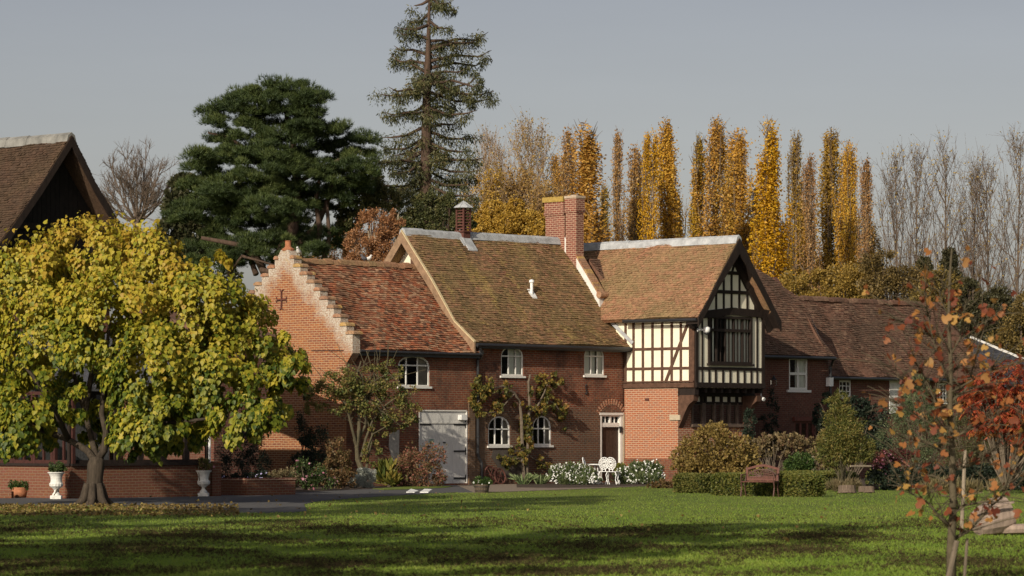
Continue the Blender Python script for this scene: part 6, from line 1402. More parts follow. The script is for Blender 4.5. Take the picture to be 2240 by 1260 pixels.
# white cast metal furniture
M['cast_white'] = simple('white painted cast metal', (.80, .80, .78), .45, .04, 10, spec=.4)
def chair(label, px, Y, rot, group='white cast metal chairs'):
    b = A3(*(at(px, 950, Y)[:2]), 0); t = thing('garden_chair', label, 'chair', b, group)
    c, s = math.cos(rot), math.sin(rot); R_ = lambda x, y, z: b+A3(x*c-y*s, x*s+y*c, z)
    mb = MB(); mb.lathe(b+ZV*.43, [(.20, 0), (.215, .012), (.20, .025)], 20); mb.build('seat', M['cast_white'], t)
    mb = MB(); n = 20; bc = lambda a, r: R_(math.cos(a)*r*.82, .20+.05*math.sin(a), .72+math.sin(a)*r*.95)
    mb.tube([bc(2*math.pi*i/n, .21) for i in range(n+1)], [.014]*(n+1), 6)
    for rr in (.14, .08): mb.tube([bc(2*math.pi*i/n, rr) for i in range(n+1)], [.012]*(n+1), 5)
    for i in range(14): a = 2*math.pi*i/14; mb.tube([bc(a, .03), bc(a+.35, .12), bc(a, .21)], [.011]*3, 5)
    for a in (-2.0, -1.14): mb.tube([bc(a, .2), R_(math.cos(a)*.12, .19, .44)], [.013, .013], 6)
    mb.build('backrest', M['cast_white'], t)
    for x, y in ((.14, .14), (-.14, .14), (.15, -.14), (-.15, -.14)):
        mb = MB(); mb.tube([R_(x, y, .43), R_(x*1.25, y*1.25, .33), R_(x*1.05, y*1.05, .18), R_(x*1.4, y*1.4, .0)], [.016, .015, .013, .015], 6); mb.build('leg', M['cast_white'], t)
chair('white cast metal chair seen from the side, left of the table', 1291, 115.6, 1.35)
chair('white cast metal chair seen from behind, left of the nearest pair', 1319, 115.2, math.pi+.15)
chair('white cast metal chair seen from behind, nearest the brown door', 1339, 115.0, math.pi-.25)
b = A3(*(at(1305, 950, 116.2)[:2]), 0); t = thing('garden_table', 'round white cast metal table between the white chairs', 'table', b)
mb = MB(); mb.lathe(b+ZV*.66, [(.30, 0), (.31, .015), (.30, .03)], 24); mb.build('tabletop', M['cast_white'], t)
for i in range(4):
    a = i*math.pi/2+.4; d = A3(math.cos(a), math.sin(a), 0); mb = MB(); mb.tube([b+d*.06+ZV*.66, b+d*.10+ZV*.45, b+d*.05+ZV*.25, b+d*.24], [.015]*4, 6); mb.build('leg', M['cast_white'], t)
# cart wheels leaning on the wall
for px, r, lab in ((1074, .30, 'rusty iron wheel leaning on the wall by the downpipe'), (1092, .26, 'smaller rusty wheel leaning right of the first one')):
    s0 = S(px, 1040, .16); c = F.p(s0, .15+.04*(px > 1080), r+.02); t = thing('cart_wheel', lab, 'wheel', F.p(s0, .15, 0), 'old wheels against the wall'); ax = unit(F.V+ZV*.18); e1 = F.U; e2 = np.cross(ax, e1)
    P = lambda a, q: c+e1*math.cos(a)*q+e2*math.sin(a)*q
    mb = MB(); mb.tube([P(2*math.pi*i/24, r) for i in range(25)], [.03]*25, 6, flat=.7); mb.build('rim', M['rust'], t)
    for i in range(6): mb = MB(); mb.tube([P(i*math.pi/3, .04), P(i*math.pi/3, r)], [.018, .016], 5); mb.build('spoke', M['rust'], t)
    mb = MB(); mb.tube([c-ax*.04, c+ax*.05], [.055, .05], 10); mb.build('hub', M['rust'], t)
# half barrel planter
b = gnd(1054, 1077.5); t = thing('barrel_planter', 'weathered half barrel planter at the lawn corner in front of the downpipe', 'planter', b)
M['oak'] = simple('weathered oak staves', (.10, .075, .055), .9, .35, 10, bmp=.5, stretch=(3, 3, .3))
mb = MB(); n = 18
for i in range(n):
    a0, a1 = 2*math.pi*i/n, 2*math.pi*(i+.94)/n
    q = lambda a, r, z: b+A3(r*math.cos(a), r*math.sin(a), z)
    mb.hexa([q(a0, .185, 0), q(a1, .185, 0), q(a1, .16, 0), q(a0, .16, 0), q(a0, .235, .24), q(a1, .235, .24), q(a1, .21, .24), q(a0, .21, .24)])
mb.build('staves', M['oak'], t)
for z, r in ((.05, .197), (.17, .222)): mb = MB(); mb.tube([b+A3(r*math.cos(a), r*math.sin(a), z) for a in np.linspace(0, 2*math.pi, 25)], [.012]*25, 6); mb.build('hoop', M['iron'], t)
mb = MB(); mb.lathe(b+ZV*.16, [(.20, 0), (.21, .04), (.05, .07)], 16); mb.build('soil', M['soil'], t)
bush('potted_plant', 'trailing green plant with white flowers growing in the half barrel', [(1054, 1055, 17, 9), (1066, 1061, 9, 10), (1042, 1060, 6, 5)], b[1], 'green_leaf', 1500, .05, flowers=('daisy_white', 12, .06), cat='plant', nsub=40)
# urns
def urn(px, py, lab, plant, pm, fl):
    b = gnd(px, py); t = thing('garden_urn', lab, 'urn', b, 'white stone urns by the low wall')
    mb = MB(); mb.box(b+ZV*.05, A3(.145, 0, 0), A3(0, .145, 0), ZV*.05); mb.build('plinth', M['urnwhite'], t, bevel=.01)
    mb = MB(); k = 28; vs = []; prof = [(.11, .10), (.10, .14), (.06, .19), (.055, .24), (.09, .28), (.165, .34), (.175, .40), (.15, .45), (.145, .52), (.16, .60), (.195, .665), (.225, .69), (.225, .71), (.19, .71), (.14, .64)]
    for r, z in prof:
        for j in range(k): a = 2*math.pi*j/k; rr = r*(1+(.05 if .28 <= z <= .42 and j % 2 else 0)); vs.append(b+A3(rr*math.cos(a), rr*math.sin(a), z))
    mb.add(vs, [(i*k+j, i*k+(j+1) % k, (i+1)*k+(j+1) % k, (i+1)*k+j) for i in range(len(prof)-1) for j in range(k)]+[tuple((len(prof)-1)*k+j for j in range(k))]); mb.build('vase', M['urnwhite'], t)
    bush('potted_plant', plant, [(px, py-70, 17, 10), (px, py-64, 19, 6)], b[1], pm, 1500, .05, flowers=fl, cat='plant', nsub=40, stems=3)
M['urnwhite'] = simple('white painted stone', (.62, .62, .58), .8, .15, 12, bmp=.3)
urn(123, 1092, 'white fluted stone urn in front of the sunlit low wall', 'bushy dark green plant in the left urn', 'green_leaf', None)
urn(445, 1086, 'white fluted stone urn beside the brick pier of the conservatory', 'straggly pink and green plant in the right urn', 'rose_leaf', ('pink_flower', 30, .05))
b = gnd(43, 1089); t = thing('terracotta_pot', 'round terracotta pot at the left by the sunlit low wall', 'pot', b)
mb = MB(); mb.lathe(b, [(.12, 0), (.19, .08), (.215, .17), (.20, .25), (.205, .28), (.17, .28), (.15, .2)], 20); mb.build('pot_body', M['terracotta'], t, smooth=True)
bush('potted_plant', 'spreading green plant in the terracotta pot', [(43, 1063, 23, 9), (32, 1068, 12, 6), (57, 1066, 10, 6)], b[1], 'green_leaf', 1600, .05, cat='plant', nsub=40, stems=3)
b = gnd(2, 1090); mb = MB(); mb.box(b+A3(0, .1, .09), A3(.30, 0, 0), A3(0, .2, 0), ZV*.09); mb.build('stone_block', M['brick_low'], None, origin=b, bevel=.015, label='low brick block at the left edge before the low wall', cat='block')
# fallen white boards
for px, lab, w_ in ((902, 'left flat white board lying beside the path', 26), (932, 'right flat white board lying beside the path', 26)):
    b = gnd(px, 1079); s = b[1]/FPX; hw_ = w_/2*s; mb = MB()
    c = [b+A3(-hw_, -.25, .02), b+A3(hw_*.4, -.32, .02), b+A3(hw_, .3, .05+.04*(px > 920)), b+A3(-hw_*.3, .35, .10)]
    mb.hexa(c+[q+ZV*.025 for q in c]); mb.build('white_board', M['plastic'], None, origin=b, label=lab, cat='board', group='white boards lying by the path')
# round bush in front of the bay
bush('round_bush', 'large round golden olive bush below the timbered bay', [(1560, 985, 66, 52, 0), (1610, 1000, 46, 46, .3), (1520, 1000, 44, 44, 0), (1570, 1025, 80, 28, -.4), (1560, 955, 36, 26, .1), (1500, 1030, 26, 24, -.3), (1640, 1025, 30, 26, .4)], 107, 'olive_bush', 15000, .085, nsub=420, spread=.2, stems=60, tr=.012)
bush('ground_cover_plant', 'low russet and green plants at the lawn edge before the brick pier', [(1450, 1064, 22, 10), (1475, 1062, 24, 11), (1430, 1066, 14, 7), (1500, 1060, 16, 10)], 108, 'copper_shrub', 2600, .06, nsub=60)
# hedges
def hedge(label, p0, d1, L1, d2, L2, H, n, group='clipped box hedges'):
    """box hedge with corner p0, running L1 along d1 and L2 thick along d2"""
    t = thing('box_hedge', label, 'hedge', p0, group); d1 = unit(d1); d2 = unit(d2)
    mb = MB(); q = [p0+d1*.05+d2*.05, p0+d1*(L1-.05)+d2*.05, p0+d1*(L1-.05)+d2*(L2-.05), p0+d1*.05+d2*(L2-.05)]
    mb.hexa(q+[x+ZV*(H-.05) for x in q]); mb.build('core', M['hedgecore'], t)
    A = np.array([L1*H, L1*H, L2*H, L2*H, L1*L2*1.5]); f = RNG.choice(5, n, p=A/A.sum()); u, v = RNG.random(n), RNG.random(n)
    a = np.where((f < 2) | (f == 4), u*L1, np.where(f == 2, 0, L1)); b_ = np.where(f == 0, 0, np.where(f == 1, L2, np.where(f == 4, v*L2, u*L2))); z = np.where(f == 4, H, v*H)
    # round the shoulders
    rnd_ = .10; ex = np.maximum(0, z-(H-rnd_)); 
    C = p0+np.outer(a, d1)+np.outer(b_, d2)+np.outer(z, ZV)
    nx = np.where((f == 2), -1, np.where(f == 3, 1, 0)); ny = np.where(f == 0, -1, np.where(f == 1, 1, 0)); nz = np.where(f == 4, 1, 0)
    O = np.outer(nx, d1)+np.outer(ny, d2)+np.outer(nz, ZV)
    cen = p0+d1*L1/2+d2*L2/2+ZV*H/2
    edge = np.minimum(np.minimum(a, L1-a), np.minimum(b_, L2-b_)); top = (f == 4)
    C[:, 2] -= np.where(top, np.maximum(0, .09-edge)*.7, 0); C -= O*(ex*.6*(~top))[:, None]
    C += RNG.normal(0, .016, (n, 3))+O*(.015*np.sin(a*5)*np.sin(z*7+b_*5))[:, None]
    leafmesh('foliage', C, unit(O+RNG.normal(0, .5, (n, 3))+ZV*.2), O+RNG.normal(0, .3, (n, 3)), .05+.03*RNG.random(n), T_DIAM, M['box_leaf'], rnd=np.clip(RNG.normal(.5, .2, n)+.12*np.sin(a*3), 0, 1), parent=t)
M['hedgecore'] = simple('hedge interior', (.02, .026, .010), .95, .3, 6)
V_, U_ = F.V, F.U
g0 = gnd(1533, 1079); hedge('yellow green box hedge block left of the bench hedge, its right side in shade', g0, -V_, 1.0, U_, .68, .50, 5200)
g0 = gnd(1765, 1087); hedge('long clipped box hedge running behind the bench', g0, -V_, 3.35, U_, .75, .56, 12500)
g0 = gnd(1640, 1064); hedge('low box hedge seen beyond the bench', g0, U_, 5.2, -V_, .5, .50, 6500)
g0 = gnd(1795, 1072); hedge('dark sided box hedge right of the bench hedge', g0, U_, 1.9, -V_, 2.0, .50, 6500)
g0 = gnd(1900, 1060); hedge('far box hedge between shrubs at the right', g0, A3(1, .1, 0), 5.5, A3(0, 1, 0), .6, .45, 5000)
# bench
bl_ = gnd(1621, 1087); t = None
fx = unit(A3(.93, -.36, 0)); fy = unit(A3(.36, .93, 0))   # width axis, depth axis towards the back
bn = gnd(1688, 1089.5); O_ = gnd(1621, 1086.6); wd = np.linalg.norm((bn-O_)[:2]); fx = unit(A3(.93, -.37, 0)); fy = A3(.37, .93, 0)
wd = .93
t = thing('garden_bench', 'ornate cast iron garden bench with brown wooden seat in front of the box hedge', 'bench', O_)
B_ = lambda x, y, z: O_+fx*x+fy*y+ZV*z
M['benchwood'] = simple('red brown bench wood', (.11, .042, .03), .7, .25, 12); M['benchiron'] = simple('brown painted cast iron', (.10, .05, .04), .6, .3, 14)
mb = MB()
for i in range(5): mb.box(B_(wd/2, .04+.085*i, .41-.01*(i in (1, 2, 3))), fx*(wd/2+.01), fy*.035, ZV*.012)
mb.build('seat', M['benchwood'], t)
for x in (0, wd):
    for nm, pts in (('leg', [(x, -.03, .0), (x, .0, .1), (x, .05, .25), (x, .0, .40)]), ('leg', [(x, .46, .0), (x, .40, .12), (x, .34, .28), (x, .40, .41)])):
        mb = MB(); mb.tube([B_(*p) for p in pts], [.018, .02, .017, .02], 6); mb.build(nm, M['benchiron'], t)
    mb = MB(); mb.tube([B_(x, .40, .41), B_(x, .46, .62), B_(x, .50, .80), B_(x, .53, .82)], [.02, .018, .016, .012], 6); mb.tube([B_(x, .0, .40), B_(x, -.03, .52), B_(x, .02, .60), B_(x, .2, .59), B_(x, .46, .63)], [.014, .014, .016, .016, .014], 6); mb.tube([B_(x, 0, .40), B_(x, .4, .41)], [.02, .02], 6)
    mb.tube([B_(x, .1, .41), B_(x, .18, .5), B_(x, .12, .57)], [.01]*3, 5); mb.build('armrest', M['benchiron'], t)
bk = lambda x, z, d=0: B_(x, .41+(z-.41)*.24-d, z)
mb = MB()
def bbar(x0, z0, x1, z1, w, t_=.02):
    d = unit(A3(x1-x0, z1-z0, 0)); nx, nz = -d[1]*w/2, d[0]*w/2
    c = [(x0-nx, z0-nz), (x1-nx, z1-nz), (x1+nx, z1+nz), (x0+nx, z0+nz)]; mb.hexa([bk(a, b, 0) for a, b in c]+[bk(a, b, t_) for a, b in c])
n = 14
for i in range(n):
    x0, x1 = .02+(wd-.04)*i/n, .02+(wd-.04)*(i+1)/n; za = .76+.09*math.sin(math.pi*i/n)**1.5; zb_ = .76+.09*math.sin(math.pi*(i+1)/n)**1.5; bbar(x0, za, x1, zb_, .06)
bbar(.02, .47, wd-.02, .47, .07); bbar(.02, .53, wd-.02, .53, .03, .024); bbar(.03, .44, .03, .78, .05, .022); bbar(wd-.03, .44, wd-.03, .78, .05, .022)
mb.build('backrest', M['benchwood'], t)
mb = MB(); rs = random.Random(3)
for i in range(9):
    a = math.pi*i/8; cx_ = wd/2+math.cos(a)*(.36); cz_ = .55+math.sin(a)*.17; mb.tube([bk(wd/2+math.cos(a)*.06, .55), bk(wd/2+math.cos(a+.25)*.2, .55+math.sin(a)*.11), bk(cx_, cz_)], [.011, .012, .010], 5)
for i in range(22):
    x = .08+(wd-.16)*rs.random(); z = .55+.19*rs.random()*(1-abs(x-wd/2)*.7); r = .025+.02*rs.random(); mb.tube([bk(x+r*math.cos(a), z+r*math.sin(a)) for a in np.linspace(0, 2*math.pi, 8)], [.009]*8, 4)
mb.tube([bk(wd/2+math.cos(a)*.40, .55+math.sin(a)*.19) for a in np.linspace(0, math.pi, 14)], [.013]*14, 5)
mb.build('lattice', M['benchiron'], t)
# posts and rails
M['post'] = simple('weathered pale post', (.26, .21, .155), .95, .3, 9, bmp=.5, stretch=(3, 3, .4))
def post(px, y0, y1, r, lab, Y=None, lean=0, name='wooden_post', mat='post', group='wooden plant supports', k=8):
    b = gnd(px, y0) if Y is None else A3(*(at(px, 950, Y)[:2]), 0); e = at(px+lean, y1, b[1]); mb = MB(); mb.tube([b, (b+e)/2+A3(.01, 0, 0), e], [r, r*.95, r*.85], k); return mb.build(name, M[mat], None, origin=b, label=lab, cat='post', group=group)
post(1676, 1062, 994, .075, 'stout pale post under the vine directly behind the bench', lean=3)
post(1778, 1066, 997, .045, 'thin pale post between the low box hedges', lean=0)
post(1845, 1073, 1008, .06, 'post in the stem thicket under the conical tree', lean=2)
mb = MB(); a = at(1860, 1020, 102); b2_ = at(1905, 1020, 102.5); mb.tube([a, b2_], [.03, .03], 6); mb.build('wooden_rail', M['post'], None, origin=a, label='horizontal pale rail right of the conical tree', cat='rail')
post(1873, 1064, 1028, .04, 'short leaning prop beside the conical tree', lean=-12)
# vine row
bush('trained_vine', 'straggly yellowing vine trained between posts left half behind the bench', [(1690, 970, 34, 16), (1730, 968, 30, 14), (1660, 975, 24, 14), (1700, 990, 34, 10), (1670, 960, 12, 10)], 110.5, 'vine_leaf', 2600, .09, T_HEART, nsub=110, stems=30, tr=.014)
bush('trained_vine', 'straggly brown vine trained between posts right half towards the conical tree', [(1770, 975, 26, 12), (1795, 985, 20, 20), (1805, 960, 14, 14), (1815, 1005, 20, 16), (1785, 1015, 22, 10)], 110.5, 'vine_leaf', 1900, .09, T_HEART, nsub=90, stems=30, tr=.014)
bush('round_green_shrub', 'tidy round green shrub behind the box hedges', [(1748, 1015, 28, 20), (1735, 1022, 18, 14), (1765, 1020, 16, 14)], 108, 'green_leaf', 4200, .06, nsub=80)
bush('climbing_plant', 'dark green creeper column beside the ground floor window of the bay', [(1640, 930, 10, 40), (1640, 985, 14, 40)], 112.5, 'dark_shrub', 2200, .07, nsub=60)
bush('climbing_plant', 'thin dark climber on the brick wall left of the red brown window', [(1690, 890, 9, 40), (1692, 940, 12, 30), (1680, 975, 20, 22), (1668, 930, 8, 20)], 125.5, 'dark_shrub', 1500, .08, nsub=60)
bush('ivy', 'dark ivy mass at the corner between right block and far range', [(1800, 880, 14, 26), (1800, 920, 18, 30), (1880, 890, 34, 18), (1905, 910, 30, 30), (1925, 950, 26, 30), (1900, 960, 30, 30)], 126, 'dark_shrub', 5600, .10, nsub=110)
bush('conical_tree', 'pale green and yellow conical small tree with twisted stems right of the bench', [(1836, 880, 16, 22), (1840, 910, 30, 24), (1845, 935, 42, 24), (1835, 960, 48, 26), (1860, 985, 48, 26), (1825, 995, 40, 22), (1885, 985, 28, 24), (1812, 885, 14, 6), (1850, 960, 30, 30, -.3)], 103, 'yellow_green', 19000, .085, T_LONG, nsub=420, spread=.28, stems=1, smat='stem_green', cat='tree', tr=.022)
bush('dry_grass_tuft', 'dry straw tuft around the foot of the conical tree', [(1840, 1068, 34, 9), (1862, 1066, 20, 9)], 101.5, 'straw_leaf', 1600, .16, T_BLADE, nsub=40, upd=1.2)
# stumps
def stump(px, py, r, h, lab, tilt=0):
    b = gnd(px, py); t = thing('tree_stump', lab, 'stump', b, 'cut logs on the lawn edge'); mb = MB(); k = 14; e = b+A3(tilt, .02, h)
    mb.tube([b, (b+e)/2, e], [r*1.1, r, r*.98], k); mb.build('bark', M['bark'], t); mb = MB(); mb.tube([e, e+ZV*.006+A3(tilt, 0, 0)*.02], [r*.9, r*.9], k); mb.build('cut_face', M['post'], t)
stump(1853, 1079, .26, .22, 'wide dark stump at the foot of the conical tree'); stump(1888, 1077, .14, .17, 'small pale round log right of the conical tree'); stump(1901, 1078, .16, .18, 'middle log of the row right of the conical tree'); stump(1908, 1071, .2, .16, 'trough like log behind the small round logs')
# right hand shrubs
bush('large_shrub', 'large grey green shrub left of the young red maple trunk', [(1990, 900, 40, 50), (1960, 960, 40, 50), (2010, 960, 50, 50), (1990, 1010, 55, 36), (2050, 990, 40, 40), (2060, 930, 34, 44)], 114, 'grey_green', 12000, .08, T_LONG, nsub=360, spread=.24, stems=40, tr=.015)
bush('large_shrub', 'olive shrub behind the young red maple trunk', [(2120, 960, 46, 50), (2170, 990, 46, 44), (2110, 1010, 40, 34), (2090, 900, 24, 40)], 112, 'olive', 9000, .08, T_LONG, nsub=280, spread=.24, stems=30, tr=.015)
bush('large_shrub', 'dark shrub at the right edge under the red sumac', [(2220, 1000, 40, 46), (2200, 1040, 44, 26), (2260, 980, 40, 50)], 106, 'olive', 7000, .08, T_LONG, nsub=200, spread=.24, stems=20, tr=.015)
bush('upright_shrub', 'blue green upright spiky shrub before the far range wall', [(2010, 860, 16, 40), (2030, 900, 22, 40), (1995, 890, 14, 30)], 120, 'grey_green', 2600, .20, T_LONG, nsub=70, upd=1.2)
bush('pink_shrub', 'small shrub with faded pink heads right of the conical tree', [(1940, 1010, 24, 16), (1960, 1020, 20, 14), (1925, 1030, 18, 12)], 107, 'dark_red', 2400, .06, flowers=('pink_flower', 120, .07), nsub=60)
bush('purple_shrub', 'dark red leaved low shrub right of the conical tree', [(1965, 1000, 30, 14), (1935, 1000, 18, 10)], 109, 'dark_red', 1800, .07, nsub=50)
bush('dark_hedge', 'dark unclipped hedge behind the lawn at the right', [(1950, 1050, 50, 20), (2040, 1045, 60, 20), (2130, 1045, 60, 22), (2210, 1045, 60, 24)], 104, 'dark_shrub', 8000, .09, nsub=200)
bush('long_grass', 'patch of long pale grass beyond the young red maple', [(2050, 1068, 40, 10), (2100, 1072, 40, 10), (2160, 1072, 40, 9)], 92, 'straw_leaf', 1800, .22, T_BLADE, nsub=50, upd=1.5)
# sumac with drooping compound leaves
Ys = 98.0; bs = A3(*(at(2200, 950, Ys)[:2]), 0); t = thing('sumac_tree', 'red leaved sumac with drooping feathery leaves at the right edge', 'tree', bs); mb = MB(); C = []; D = []; Rr = []
Ps = lambda x, y, d=0: at(x, y, Ys+d)
for i in range(420):
    k = RNG.integers(0, 7); cx_, cy_, rx, ry = [(2185, 840, 50, 40), (2230, 830, 40, 50), (2170, 890, 50, 40), (2220, 890, 50, 50), (2190, 935, 50, 36), (2245, 950, 40, 40), (2150, 860, 26, 30)][k]
    d = rdir(1)[0]; o = Ps(cx_, cy_)+d*A3(rx, rx, ry)*Ys/FPX*.8; out = unit(A3(d[0], d[1], .45)+RNG.normal(0, .3, 3)); p = o.copy()
    if i % 6 == 0: mb.tube([bs+ZV*.1, (bs+o)/2+RNG.normal(0, .08, 3), o], [.035, .025, .012], 5)
    for j in range(9):
        p = p+out*.055; out = unit(out-ZV*.17); sd_ = unit(np.cross(out, ZV))
        for sg in (1, -1): C.append(p); D.append(sd_*sg+out*.35-ZV*.5); Rr.append(i % 17/17)
mb.build('trunk', M['stem'], t); n = len(C); leafmesh('crown', np.array(C), np.array(D), RNG.normal(0, .3, (n, 3))+ZV, .13+.05*RNG.random(n), ([(0, 0, 0), (-.15, .35, .03), (0, 1, -.1), (.15, .35, .03)], [(0, 3, 2, 1)]), M['sumac'], rnd=.5*np.array(Rr)+.5*RNG.random(n), parent=t)
# young maple in the foreground
M['maple_bark'] = simple('young maple bark', (.085, .068, .042), .9, .3, 9, bmp=.4)
Ym = 39.0; bm = A3((2078-CX)*Ym/FPX, Ym, 0); t = thing('young_maple', 'slender young maple with scattered orange and yellow leaves close to the camera', 'tree', bm)
Pm = lambda x, y, d=0: at(x, y, Ym+d)
brm = [([(2082, 1290, 0), (2080, 1200, 0), (2085, 1110, .03), (2083, 1000, 0), (2078, 900, 0), (2080, 800, 0), (2075, 700, 0), (2078, 600, 0), (2082, 545, 0)], .062),
       ([(2085, 1110, 0), (2082, 1080, 0)], .06), ([(2085, 1180, .1), (2120, 1160, .15), (2170, 1105, .2), (2215, 1070, .3), (2260, 1030, .3)], .026), ([(2076, 1150, 0), (2055, 1130, -.05), (2030, 1100, -.1), (1995, 1080, -.2), (1970, 1060, -.2)], .022), ([(2088, 1120, 0), (2110, 1105, .1), (2170, 1095, .1), (2200, 1060, .1), (2215, 1000, .1), (2240, 930, 0)], .022),
       ([(2080, 1000, 0), (2055, 980, -.1), (2020, 965, -.1), (1980, 960, -.2)], .018), ([(2080, 960, 0), (2120, 940, .1), (2160, 930, .1), (2200, 880, .1)], .018), ([(2078, 920, 0), (2050, 890, 0), (2030, 840, 0), (2000, 790, 0)], .018), ([(2079, 880, 0), (2115, 850, .1), (2135, 780, .1), (2150, 720, .1)], .018), ([(2078, 840, 0), (2060, 800, -.1), (2040, 740, -.1), (2030, 690, -.1), (2020, 640, 0)], .015),
       ([(2078, 780, 0), (2100, 740, 0), (2110, 690, 0), (2110, 650, 0)], .014), ([(2082, 1030, 0), (2120, 1020, .2), (2180, 980, .3), (2240, 960, .3)], .016), ([(2079, 940, 0), (2040, 930, -.2), (1990, 900, -.3), (1960, 880, -.3)], .014), ([(2080, 1060, 0), (2040, 1040, .2), (2000, 1045, .3), (1990, 1000, .3)], .013), ([(2078, 700, 0), (2060, 660, 0), (2050, 620, 0)], .011), ([(2078, 860, 0), (2130, 830, -.2), (2170, 810, -.2), (2220, 800, -.2)], .014),
       ([(2078, 900, 0), (2030, 870, .2), (1975, 840, .3), (1950, 800, .3)], .012), ([(2079, 820, 0), (2110, 790, .2), (2140, 740, .2), (2170, 690, .2)], .012), ([(2078, 760, 0), (2050, 730, .1), (2000, 710, .1), (1960, 700, .1)], .010)]
mb = MB(); tips = []
for pts, r in brm:
    P = [Pm(*p) for p in pts]; mb.tube(P, [r*(1-.85*(i/(len(P)-1))**.8) for i in range(len(P))], 9)
    for a, b_ in zip(P[:-1], P[1:]):
        for _ in range(8):
            f = RNG.random(); o = a+(b_-a)*f; e = o+RNG.normal(0, 1, 3)*A3(.24, .2, .14)+ZV*.10+unit(b_-a)*.14
            if r < .05: mb.tube([o, (o+e)/2+ZV*.02, e], [.006, .005, .003], 4); tips += [e, (o+e)/2]
mb.build('trunk', M['maple_bark'], t, smooth=True)
spots = [(1945, 743), (1975, 700), (2005, 690), (2130, 570), (2085, 650), (2105, 637), (2030, 650), (2150, 535), (2115, 535), (2070, 690), (2110, 690), (1958, 890), (1925, 870), (1905, 935), (1975, 850), (2060, 870), (2010, 770), (1950, 780), (2140, 760), (1985, 775), (2160, 700), (2190, 720), (2175, 745), (2215, 640), (2180, 590), (2020, 595), (1980, 620), (2045, 780), (2000, 1060), (2010, 1065), (2040, 1137), (1985, 1128), (2105, 1130), (2060, 1020), (2110, 1080), (2180, 1090), (2230, 1110), (2215, 1060)]
sp = np.array([Pm(x, y, RNG.normal(0, .2)) for x, y in spots]); tp = np.array(tips); tp = tp[(tp[:, 0] > Pm(1960, 0)[0]) | (RNG.random(len(tp)) < .4)]; i = RNG.integers(0, len(tp), 420); tp = tp[i]
C = np.vstack([sp, tp]); n = len(C); C += RNG.normal(0, .02, (n, 3))
right_ = (C[:, 0]-bm[0])
leafmesh('leaves', C, RNG.normal(0, .7, (n, 3))-ZV*.5, A3(-.4, -.8, .3)+RNG.normal(0, .6, (n, 3)), .055+.08*RNG.random(n)**1.3, T_MAPLE, M['maple_leaf'], rnd=np.clip(RNG.random(n), 0, 1), parent=t)
def stake(px0, y0, px1, y1, r, lab, Y, mat='post'):
    a = at(px0, y0, Y); b_ = at(px1, y1, Y+.05); f = a[2]/(b_[2]-a[2]); a = a-(b_-a)*f if a[2] > 0 else a
    mb = MB(); mb.tube([a, b_], [r, r*.9], 7); mb.build('tree_stake', M[mat], None, origin=a, label=lab, cat='stake', group='stakes around the young maple')
stake(2072, 1275, 2093, 1183, .035, 'dark stake leaning against the foot of the young maple', 38.6, 'stem')
stake(2109, 1275, 2116, 1178, .020, 'short thin dark stake right of the young maple trunk', 39.2, 'stem')
stake(2103, 1168, 2111, 985, .035, 'tall pale stake behind the young maple trunk', 58.5)
# log sculpture at the right
M['deadwood'] = simple('bleached dead wood', (.27, .205, .165), .95, .35, 6, bmp=.9, stretch=(2, 2, .5), detail=9)
YL = 58.0; lg = gnd(2180, 1171); YL = lg[1]; t = thing('fallen_log_seat', 'bleached chunk of tree trunk lying tilted beside a long beam at the right edge', 'log', lg); Pl = lambda x, y, d=0: at(x, y, YL+d)
mb = MB(); a = Pl(2162, 1150, .3); b_ = Pl(2190, 1112, .5); ax = unit(Pl(2205, 1108)-Pl(2133, 1145)); 
mb.tube([Pl(2135, 1150, .1), Pl(2150, 1142, .15), Pl(2180, 1130, .3), Pl(2205, 1122, .35)], [.20, .27, .33, .30], 14, flat=1.0)
for i in range(6): q = Pl(2140+11*i, 1126-3*i, -.12); mb.tube([q+A3(-.12, 0, .0), q+A3(.18, .0, .10)], [.035, .02], 5)
mb.build('trunk_section', M['deadwood'], t)
mb = MB(); mb.tube([Pl(2190, 1158, .2), Pl(2260, 1156, .0)], [.085, .085], 8); mb.build('beam', M['deadwood'], t)
# birds
def bird(lab, P, d, sc, col):
    b = np.array(P); t_ = MB(); d = unit(np.array(d, float))
    t_.tube([b-d*.17*sc+ZV*.06*sc, b-d*.09*sc+ZV*.08*sc, b+ZV*.10*sc, b+d*.07*sc+ZV*.13*sc, b+d*.10*sc+ZV*.18*sc, b+d*.12*sc+ZV*.205*sc, b+d*.15*sc+ZV*.20*sc, b+d*.18*sc+ZV*.19*sc], [.018*sc, .04*sc, .062*sc, .052*sc, .03*sc, .032*sc, .018*sc, .003*sc], 10)
    for s_ in (1, -1): q = np.cross(d, ZV)*.02*s_; t_.tube([b+q+ZV*.06*sc, b+q], [.006*sc, .005*sc], 4)
    t_.build(lab[0], M[col], None, origin=b, smooth=True, label=lab[1], cat='bird')
M['feather_grey'] = simple('grey feathers', (.12, .12, .14), .8, .3, 20); M['feather_white'] = simple('white feathers', (.72, .70, .66), .8, .1, 20)
gp_ = F.p(sG+.17, vc-.30, st[0][1]+.11); bird(('white_dove', 'white dove perched on the top step of the stepped gable'), F.p(sG+.17, vc+.52, st[0][1]+.10), F.U*-.6+A3(.3, 0, 0), 1.3, 'feather_white')
for px, c_, lab in ((797, 'feather_grey', 'grey pigeon sitting on the ridge of the lower red roof'), (806, 'feather_white', 'pale pigeon beside the grey one on the lower red roof ridge')):
    sx = F.hitV(px, 575, lp[0][0])[0]; bird(('pigeon', lab), F.p(sx, lp[0][0], lp[0][1]+.08), F.U*(-1 if px < 800 else 1), 1.1, c_)
